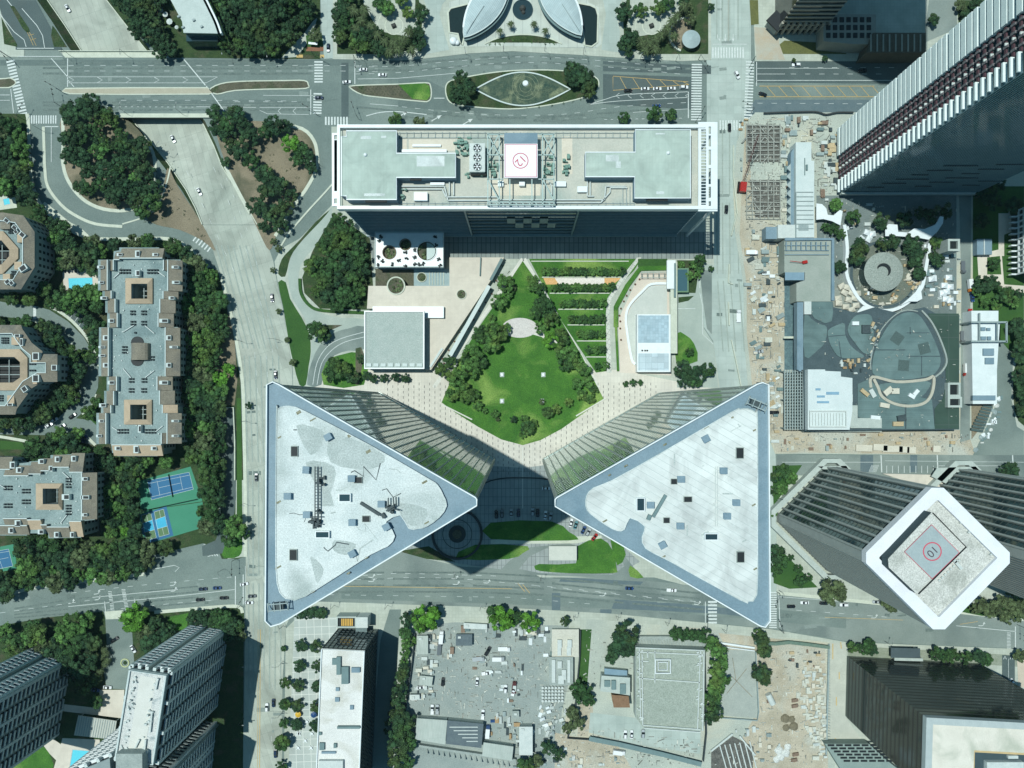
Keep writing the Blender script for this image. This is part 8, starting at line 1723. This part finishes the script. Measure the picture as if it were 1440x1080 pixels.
bb = building('service_building', 'small teal edged building with round fans by the transformer yard', 'building', [(846,950),(886,953),(886,978),(844,972)], 7, M_CONCW, extra=[(850,957,858,966,1),(860,957,866,970,1.2),(872,962,880,976,1)], em=MATS['duct_grey'])
building('service_building', 'brown roofed annex south of the teal edged building', 'building', [(860,977),(884,979),(886,995),(863,995)], 8, mat('roof_rust', (.20,.12,.07), (.24,.15,.09), .4, .9, fine=.2), mat('wall_ochre', (.35,.24,.12), fine=.1)); building('service_building', 'teal court hut beside the two oval trees', 'building', [(850,940),(882,943),(882,950),(850,949)], 4, M_BLUEW)
ss = root('transformer_yard', 'grey ballast transformer yard framed by cable racks', 'substation', P(940,965)); q = psh([(894,910),(992,914),(990,1028),(904,1024),(894,1010)], 9); part('wall', MB().prism(q, 0, 8.6), M_CONCW, ss); part('ballast_roof', MB().prism(offset(q, .2), 8.6, 8.9), mat('ballast', (.28,.33,.28), (.34,.39,.34), .3, .95, fine=.3), ss); k = MB()
for a, b in (((894,911),(991,915)),((896,917),(990,921)),((901,930),(912,930)),((901,954),(985,960)),((899,912),(901,1010)),((903,920),(904,1020)),((985,915),(981,1025)),((990,915),(988,1028)),((904,1020),(985,1026)),((906,1024),(985,1030)),((921,915),(921,960)),((911,916),(911,925))): rail(k, a, b, .5, 8.9, 9.9)
r = random.Random(21)
for i in range(50): e = r.random(); x, y = ((896 + r.uniform(0,8), 912 + e*100) if i % 2 else (980 + r.uniform(0,9), 914 + e*110)); k.obox(P(x, y, 9), r.uniform(.4,1.6), r.uniform(.4,1), 8.9, 9 + r.uniform(.3,1.6), r.random())
part('cable_racks', k, M_PIPE, ss); k = MB(); k.strip([Vector(v) for v in psh(sq(922,928,943,947), 11)], .6, 8.9, 11, closed=True); k.strip([Vector(v) for v in psh(sq(926,932,939,943), 11)], .4, 8.9, 10.4, closed=True); part('square_bund', k, M_WH, ss)
k = MB()
for i in range(22): rail(k, (898 + i*4,900),(900 + i*4,911), .5, 3, 3.3)
part('front_slats', k, MATS['roof_cement'], ss); part('front_slab', pbox(MB(), 898,895,992,911, 0, 2.9), M_CONCD, ss)
k = MB(); k.strip([P(*q) for q in [(828,1036),(870,1044),(930,1058),(985,1072)]], 2.6, 2.2, 2.5); k.strip([P(*q) for q in [(828,1036),(870,1044),(930,1058),(985,1072)]], .3, 0, 2.2); single('car_port_wall', k, MATS['duct_grey'], 'grey panelled screen running below the parked cars', 'screen', P(900,1050))
k = MB(); k.strip([P(*q) for q in [(816,885),(815,920),(808,1000),(798,1036),(828,1038)]], .5, 0, 2.2); k.strip([P(*q) for q in [(990,914),(992,1030),(988,1068)]], .6, 0, 2.4); single('yard_wall', k, mat('wall_dark', (.04,.055,.06), fine=.1), 'dark boundary wall between the two yards', 'wall', P(810,960))
k = MB(); k.strip([P(*q) for q in [(584,890),(580,930),(574,975),(570,1000)]], .6, 0, 2.2); single('yard_wall', k, MATS['wall_dark'], 'dark boundary wall along the street side of the equipment yard', 'wall', P(580,930))
k = MB(); k.strip([P(*q) for q in [(1012,903),(1060,910)]], 1.0, 0, 1.6); k.strip([P(*q) for q in [(1012,908),(1060,914)]], .5, 0, 1.6); single('pipe_bridge', k, M_WH, 'pair of white parallel pipes above the grey test pad', 'pipes', P(1036,908))
k = MB(); k.strip([P(*q) for q in [(1062,915),(1066,1000),(1064,1012),(1010,1008)]], .5, 0, 1.5); single('pad_fence', k, M_STEEL, 'thin fence round the grey test pad', 'fence', P(1064,960))
k = MB(); k.strip([P(*q) for q in [(1060,903),(1090,904),(1108,902),(1135,905),(1165,909)]], 1.8, 0, 2.0); single('site_hoarding', k, mat('hoarding_green', (.10,.17,.14), (.16,.22,.17), .8, .9, fine=.2), 'green grey hoarding at the top of the stone stack yard', 'hoarding', P(1110,904))
k = MB()
for i in range(36): k.beam(P(1162 + .02*i, 915 + i*4, .2), P(1168, 917 + i*4, 1.6), .16)
k.strip([P(1165,905), P(1161,1060)], .9, 0, 1.2); single('braced_fence', k, M_STEEL, 'long braced fence along the beige lane beside the stone stacks', 'fence', P(1164,980))
bm = root('timber_frame', 'diagonal pale beam frame over a dark pit at the bottom', 'frame', P(1033,1060)); part('pit', MB().prism(PL([(1000,1058),(1030,1035),(1060,1050),(1058,1090),(1000,1090)]), 0, .1), MATS['pit_dark'], bm); k = MB()
for i in range(7): k.beam(P(1012 + i*7, 1048 - i*1, .8), P(1000 + i*7 + 24, 1090, .8), .6)
k.beam(P(1000,1056,1), P(1030,1032,1), .8); k.beam(P(1040,1035,1), P(1062,1062,1), .8); part('beams', k, M_PIPE, bm)
# ------------------------------------------------------------------ loose things: stacks, containers, crates
def ribbox(l, w, h, rib=.5):
    mb = MB().box(-l/2, -w/2, l/2, w/2, 0, h); n = int(l / rib)
    for i in range(n): mb.box(-l/2 + (i+.3)*rib, -w/2 - .04, -l/2 + (i+.6)*rib, w/2 + .04, .1, h + .04)
    return mb
def planks(l, w, h, s):
    r = random.Random(s); mb = MB(); z = 0
    for lay in range(3):
        n = max(3, int(w / .35))
        for i in range(n): y = -w/2 + (i + .5) * w / n; sh_ = r.uniform(-.3,.3); mb.box(-l/2 + sh_, y - w/n*.42, l/2 + sh_, y + w/n*.42, z, z + h/3*.9)
        z += h / 3
    return mb
def heap(rr, s):
    mb = MB(); mb.sphere((0,0,0), rr, 7, .5)
    for k in range(len(mb.v)): v = Vector(mb.v[k]); mb.v[k] = tuple(v * (1 + .35*noise.noise(v*.9 + Vector((s,0,0)))))
    return mb
C_ = {'white': M_WH, 'cream': mat('canvas_cream', (.62,.60,.50), fine=.1), 'tan': mat('timber_tan', (.42,.34,.20), (.50,.40,.25), .6, .9, fine=.2), 'orange': mat('ply_orange', (.40,.28,.15), fine=.2), 'grey': M_STEEL, 'dark': MATS['dark_plant'], 'teal': MATS['duct_grey'], 'blue': PAINT['blue'], 'pale': M_PIPE, 'rust': mat('rusty', (.2,.15,.11), (.28,.2,.15), 1, .9, fine=.3), 'stone': mat('stone_pale', (.50,.52,.45), (.58,.60,.52), .8, .9, fine=.2), 'brown': mat('soil_brown', (.17,.15,.10), (.21,.19,.13), .6, .95, fine=.25, bump=.5), 'debris': mat('rubble_white', (.52,.55,.52), (.68,.70,.66), 1.5, .9, fine=.35)}
LOOSE = {}
def loose(kind, x, y, l, w, colour, ang=0.0, h=1.0, z=.05, group='building materials on the sites'):
    key = (kind, round(l), round(w), colour, round(h))
    if key not in LOOSE:
        mb = {'container': lambda: ribbox(l, w, max(h, 1.2)), 'stack': lambda: planks(l, w, h, len(LOOSE)), 'crate': lambda: MB().box(-l/2,-w/2,l/2,w/2,0,h).box(-l/2-.05,-w/2-.05,-l/2+.15,w/2+.05,0,h+.05).box(l/2-.15,-w/2-.05,l/2+.05,w/2+.05,0,h+.05),
              'heap': lambda: heap(l/2, len(LOOSE)), 'tent': lambda: MB().add([(-l/2,-w/2,1.8),(l/2,-w/2,1.8),(l/2,w/2,1.8),(-l/2,w/2,1.8),(0,0,2.9),(-l/2,-w/2,0),(l/2,-w/2,0),(l/2,w/2,0),(-l/2,w/2,0)], [(0,1,4),(1,2,4),(2,3,4),(3,0,4),(0,5,6,1),(1,6,7,2),(2,7,8,3),(3,8,5,0)])}[kind]()
        LOOSE[key] = mesh_from({'container':'shipping_container','stack':'plank_stack','crate':'crate','heap':'rubble_heap','tent':'tent'}[kind], mb, C_[colour])
    me = LOOSE[key]; o = bpy.data.objects.new(me.name.split('.')[0], me); COL.objects.link(o); o.location = P(x, y, z); o.rotation_euler = (0, 0, math.radians(ang))
    o['category'] = {'container':'container','stack':'stack','crate':'crate','heap':'heap','tent':'tent'}[kind]; o['group'] = group; later(o, f'{colour} {me.name.split(".")[0].replace("_"," ")}', x, y)
def field(poly, n, kinds, cols, lo, hi, angs=(0,90), z=.05, seed=1, group='building materials on the sites', hh=(.5,1.6)):
    r = random.Random(seed); xs = [q[0] for q in poly]; ys_ = [q[1] for q in poly]; c = 0; t = 0; pts = []
    while c < n and t < n*30:
        t += 1; x, y = r.uniform(min(xs), max(xs)), r.uniform(min(ys_), max(ys_))
        if not inside(x, y, poly) or any((x-a)**2 + (y-b)**2 < (lo*1.6)**2 for a, b in pts): continue
        l = r.uniform(lo, hi); loose(r.choice(kinds), x, y, l, l * r.uniform(.35,.75), r.choice(cols), r.choice(angs) + r.uniform(-2,2), r.uniform(*hh), z); c += 1; pts.append((x, y))
# mall garden clutter
for x, y, a in ((1182,403,30),(1190,405,-20),(1186,412,-30),(1196,413,-25),(1177,420,10),(1178,427,0),(1192,422,-15),(1200,420,-10),(1188,432,0),(1202,430,5),(1196,436,20),(1204,413,0)): loose('tent', x, y, 3.6, 2.8, 'cream', a)
for x, y, a in ((1326,402,0),(1334,404,0),(1329,411,5),(1324,413,0),(1328,421,0),(1334,423,5),(1332,391,0),(1327,361,0),(1308,393,10),(1220,337,60),(1225,330,10),(1218,328,-20),(1209,337,50)): loose('tent', x, y, 3.6, 3.0, 'white', a)
field([(1268,372),(1290,372),(1290,400),(1270,420),(1240,430),(1222,425),(1215,410),(1240,415),(1262,408),(1272,392)], 26, ['crate','stack'], ['orange','tan','tan','cream'], 1.2, 2.8, (30,60,0), seed=3)
field([(1205,385),(1215,395),(1225,412),(1216,415),(1203,400)], 5, ['crate'], ['cream','white'], 1.2, 2, seed=5); field([(1298,345),(1345,352),(1345,435),(1300,430)], 44, ['crate','stack','container'], ['pale','cream','white','tan','grey','teal'], 1.2, 3.4, seed=6)
field([(1180,504),(1215,505),(1215,525),(1196,525),(1180,515)], 18, ['crate','stack'], ['tan','orange','pale','dark'], 1, 2.4, z=9.6, seed=7); field([(1225,450),(1240,462),(1232,485),(1226,500),(1222,520),(1216,520)], 16, ['stack','crate'], ['tan','cream','grey'], 1, 2, (60,70), z=9.6, seed=8)
for x, y, l, w, c, a in ((1248,550,5,3,'cream',40),(1258,550,4,3,'cream',0),(1281,557,3.5,2,'white',-30),(1287,552,4,2,'white',50),(1226,553,4.6,2.4,'pale',-60),(1215,552,5,2,'tan',-40),(1243,570,5,2.4,'cream',-10),(1230,587,5,2,'white',-5),(1262,596,5.5,2.4,'tan',0),(1267,588,4.6,3.2,'dark',10),(1195,560,2,4,'pale',0),(1202,455,4,2.5,'white',0),(1217,463,4.4,4.6,'dark',0)): loose('crate', x, y, l, w, c, a, 1.2, 9.6)
field([(1148,275),(1200,275),(1245,280),(1245,320),(1190,340),(1175,330),(1190,300)], 20, ['crate','stack','tent'], ['pale','white','cream','tan','grey'], 1.2, 2.8, seed=9)
# eastern strip between avenue and shopping centre
field([(1050,312),(1075,318),(1076,338),(1100,345),(1102,600),(1092,630),(1062,545),(1052,470),(1050,400)], 95, ['stack','crate','container','stack'], ['stone','grey','pale','tan','cream','teal','dark','white'], 1.2, 4.6, (0,0,90,30), seed=10)
field([(1100,165),(1172,165),(1172,195),(1150,205),(1150,275),(1172,270),(1168,185),(1120,190),(1104,300),(1100,300)], 46, ['stack','crate','container'], ['pale','teal','tan','grey','cream','rust','dark'], 1.5, 4.4, seed=11)
field([(1150,200),(1178,190),(1180,272),(1160,272),(1160,240)], 16, ['container','crate'], ['tan','grey','pale','dark'], 2, 5, seed=12)
field([(1095,608),(1340,608),(1366,625),(1360,634),(1098,634)], 26, ['stack','crate'], ['stone','rust','tan','grey'], 1, 3, seed=13)
for x, y, l in ((1214,630,9),(1237,629,8),(1248,631,6),(1262,631,5),(1270,632,6),(1280,633,5),(1316,631,4)): loose('crate', x, y, l, 3.6, 'cream', -2, 1.2)
field([(1396,560),(1408,555),(1404,590),(1390,612),(1372,634),(1370,626),(1385,605)], 30, ['heap','crate'], ['debris','white','teal','grey'], 1.4, 3, seed=14)
field([(1041,168),(1049,168),(1048,250),(1040,250)], 6, ['stack'], ['tan','orange','grey'], 1, 2, seed=15); field([(1345,360),(1350,360),(1350,560),(1345,560)], 8, ['crate'], ['pale','grey','white'], 1, 2, seed=16)
# equipment yard
field([(590,880),(800,886),(800,925),(770,925),(765,950),(730,900),(640,900),(640,930),(612,930),(600,950),(590,950)], 50, ['container','stack','crate','stack'], ['pale','grey','cream','dark','teal','rust','white'], 1.2, 4.2, seed=17)
field([(590,925),(612,925),(615,975),(580,990)], 22, ['stack','crate','container'], ['grey','stone','dark','pale','cream'], 1.4, 3.4, seed=18); field([(665,925),(735,935),(738,975),(715,1000),(700,955),(665,940)], 24, ['stack','crate','container'], ['grey','dark','white','rust','pale'], 1.2, 3.6, seed=19)
field([(760,990),(800,990),(792,1020),(775,1035),(755,1020)], 26, ['stack','crate','tent'], ['pale','white','grey','cream'], 1.4, 3.2, (20,70), seed=20); field([(700,1000),(730,1010),(728,1045),(695,1040),(680,1030)], 18, ['container','stack'], ['grey','pale','blue','orange','dark'], 1.4, 4, seed=21)
field([(720,1010),(790,1030),(800,1060),(870,1060),(900,1075),(720,1078)], 34, ['stack','crate','heap'], ['pale','debris','grey','cream','dark'], 1.4, 3.6, seed=22); field([(725,875),(770,882),(768,900),(722,895)], 14, ['stack','crate'], ['pale','white','grey'], 1.2, 3, seed=23)
field([(1000,1020),(1065,1015),(1100,1050),(1060,1078),(1062,1050)], 16, ['stack','crate'], ['cream','pale','grey'], 1.2, 3, seed=24)
# stone stacks
field([(1130,940),(1160,935),(1160,1070),(1142,1072),(1140,1035),(1130,1030),(1132,1000),(1120,975)], 105, ['stack','crate'], ['stone','stone','stone','cream','pale'], 1.5, 3.0, (0,90,5), seed=25, hh=(.6,1.4))
field([(1105,918),(1160,912),(1160,935),(1130,938),(1105,935)], 14, ['stack','crate'], ['tan','stone','rust','dark'], 1, 2.6, seed=26)
for x, y, d in ((1104,1010,12.5),(1113,1011,10),(1105,1023,9),(1116,1021,12)): loose('heap', x, y, d*.9/2.2, 4, 'brown', 0, 1)
for x, y, d in ((1095,1055,5),(1105,1058,5),(1098,1063,5),(1108,1050,4),(1092,1068,4)): loose('heap', x, y, d, 4, 'debris', x, 1)
for x, y in ((1117,984),(1117,992),(1116,1068),(1118,1060),(1082,985)): loose('stack', x, y, 3, 2.4, 'rust', 10, 1.2)
k = MB().cyl(P(1083,985), 1.6, 0, 1.8, 14); k = MB(); k.tube([P(1080,976,1.8), P(1087,990,1.8)], 1.7, 14); single('steel_pipe', k, M_PIPE, 'large pale steel pipe lying at the left edge of the stone yard', 'pipe', P(1083,983))
# plaza furniture
for x, y, c, n_ in ((419,1005,'yellow','yellow'),(441,1005.5,'blue','blue')):
    u = root('sun_parasol', f'{n_} round parasol on the checked plaza', 'parasol', P(x, y)); part('canopy', MB().cyl(P(x,y,2.4), 1.7, 2.3, 2.9, 8, .1), PAINT[c], u); part('pole', MB().cyl(P(x,y), .06, 0, 2.4, 6), M_STEEL, u)
for x, y in ((432,1014),(420,1031),(439,1031),(430,1041),(420,1051),(438,1051),(421,1031)):
    k = MB(); c = P(x, y); k.cyl(c, .7, .7, .76, 10); k.cyl(c, .08, 0, .7, 6)
    for i in range(4): k.obox((c.x + 1.2*math.cos(i*1.57+.7), c.y + 1.2*math.sin(i*1.57+.7)), .5, .5, 0, .5, i)
    o = single('cafe_table', k, M_WH, None, 'table', c, 'white cafe tables on the checked plaza'); later(o, 'white cafe table with chairs', x, y)
for x, y in ((92,381),(97,381),(102,381),(107,381),(112,381)):
    c = P(x, y); o = single('sun_lounger', MB().box(c.x-.35, c.y-1, c.x+.35, c.y+.5, .3, .45).box(c.x-.35, c.y+.5, c.x+.35, c.y+1, .3, .8).box(c.x-.3, c.y-.9, c.x+.3, c.y+.9, 0, .3), mat('lounger_dark', (.06,.08,.09)), None, 'lounger', c, 'loungers above the rectangular pool'); later(o, 'dark sun lounger', x, y)
gz = root('gazebo', 'octagonal teal glass gazebo above the rectangular pool', 'gazebo', P(98,367)); part('roof', MB().cyl(P(98,367,3), 3.8, 2.8, 4.6, 8, .2), mat('gazebo_teal', (.10,.2,.19), (.2,.3,.28), 1, .4, fine=.3), gz); part('frame', MB().ring(P(98,367,3), 3.6, 3.9, 0, 2.9, 8), M_STEEL, gz)

db = MB(); r = random.Random(99)
for poly, n, hi in (([(1050,165),(1172,165),(1172,272),(1104,300),(1102,600),(1092,632),(1062,545),(1050,400)], 2300, 1.8), ([(1095,608),(1360,608),(1366,634),(1098,634)], 260, 1.3), ([(585,880),(800,886),(800,960),(790,1020),(740,1010),(600,1005),(580,985)], 750, 1.4), ([(1065,912),(1160,912),(1160,1075),(1005,1075),(1068,1010)], 420, 1.3), ([(820,880),(892,900),(892,940),(845,945),(830,1000),(815,1000)], 120, 1.0), ([(700,1010),(1000,1040),(1000,1078),(700,1078)], 520, 1.5), ([(1150,280),(1345,290),(1345,435),(1160,440)], 420, 1.2), ([(1180,504),(1215,505),(1225,460),(1240,450),(1222,540),(1215,530)], -90, .9), ([(1132,430),(1340,445),(1345,600),(1200,600)], -120, .6)):
    xs = [q[0] for q in poly]; ys_ = [q[1] for q in poly]; c = 0; zz = 9.6 if n < 0 else 0; n = abs(n)
    while c < n:
        x, y = r.uniform(min(xs), max(xs)), r.uniform(min(ys_), max(ys_)); c += 1
        if not inside(x, y, poly): continue
        p = P(x, y, zz); a = r.choice((0, 1.57, 0, 1.57, r.uniform(0, 3))); l = r.uniform(.3, hi) * r.choice((1, 1, 2.5)); db.obox(p, l, r.uniform(.15, .5), zz + .03, zz + r.uniform(.1, .6), a)
o = struct('construction_debris', db, mat('debris_mixed', (.20,.24,.22), (.50,.50,.44), .5, .9, fine=.3, island=.6), 'stuff'); o['label'] = 'small scattered boards, bars and rubble over the building sites'
HAZE = .000028
plant_trees()
settle()
for l, ns in SEEN.items():
    if len(ns) > 1: print('SAME LABEL', l, len(ns))
cam = bpy.data.cameras.new('camera'); co = bpy.data.objects.new('camera', cam); COL.objects.link(co)
co.location = (0, 0, H); co.rotation_euler = (0, 0, 0)
cam.sensor_width = 36; cam.lens = 25; cam.shift_x = -15 / 1440; cam.shift_y = 27 / 1440; cam.clip_start = 1; cam.clip_end = 4000
SC.camera = co
sd = Vector((-51, 25, 172)).normalized()       # towards the sun
el = math.asin(sd.z); az = math.atan2(sd.x, sd.y)
w = bpy.data.worlds.new('World'); SC.world = w; w.use_nodes = True
nt = w.node_tree; bg = nt.nodes['Background']; sk = nt.nodes.new('ShaderNodeTexSky'); sk.sky_type = 'NISHITA'; sk.sun_disc = False
sk.sun_elevation = el; sk.sun_rotation = az
vm = nt.nodes.new('ShaderNodeVectorMath'); vm.operation = 'MULTIPLY'; vm.inputs[1].default_value = (.50, .98, 1.04)
nt.links.new(sk.outputs['Color'], vm.inputs[0]); nt.links.new(vm.outputs[0], bg.inputs['Color']); bg.inputs['Strength'].default_value = 0.075
hz = MB().box(-900, -900, 900, 900, -8, 430); ho = struct('haze', hz, M_ASPH, 'stuff'); hm = bpy.data.materials.new('haze'); hm.use_nodes = True; hn = hm.node_tree; hn.nodes.remove(hn.nodes['Principled BSDF'])
pv = hn.nodes.new('ShaderNodeVolumePrincipled'); pv.inputs['Color'].default_value = (.62, .95, 1, 1); pv.inputs['Density'].default_value = HAZE; pv.inputs['Anisotropy'].default_value = 0
hn.links.new(pv.outputs[0], hn.nodes['Material Output'].inputs['Volume']); ho.data.materials.clear(); ho.data.materials.append(hm)
sn = bpy.data.lights.new('sun', 'SUN'); sn.energy = 4.0; sn.angle = math.radians(.5); sn.color = (.955, 1, .95)
so = bpy.data.objects.new('sun', sn); COL.objects.link(so); so.rotation_euler = sd.to_track_quat('Z', 'Y').to_euler(); so.location = (-100, 60, 500)
SC.view_settings.view_transform = 'Standard'; SC.view_settings.look = 'None'; SC.view_settings.exposure = 0.0; SC.view_settings.gamma = 1.0
SC.render.engine = 'CYCLES'; SC.cycles.max_bounces = 5; SC.cycles.diffuse_bounces = 2; SC.cycles.use_denoising = True
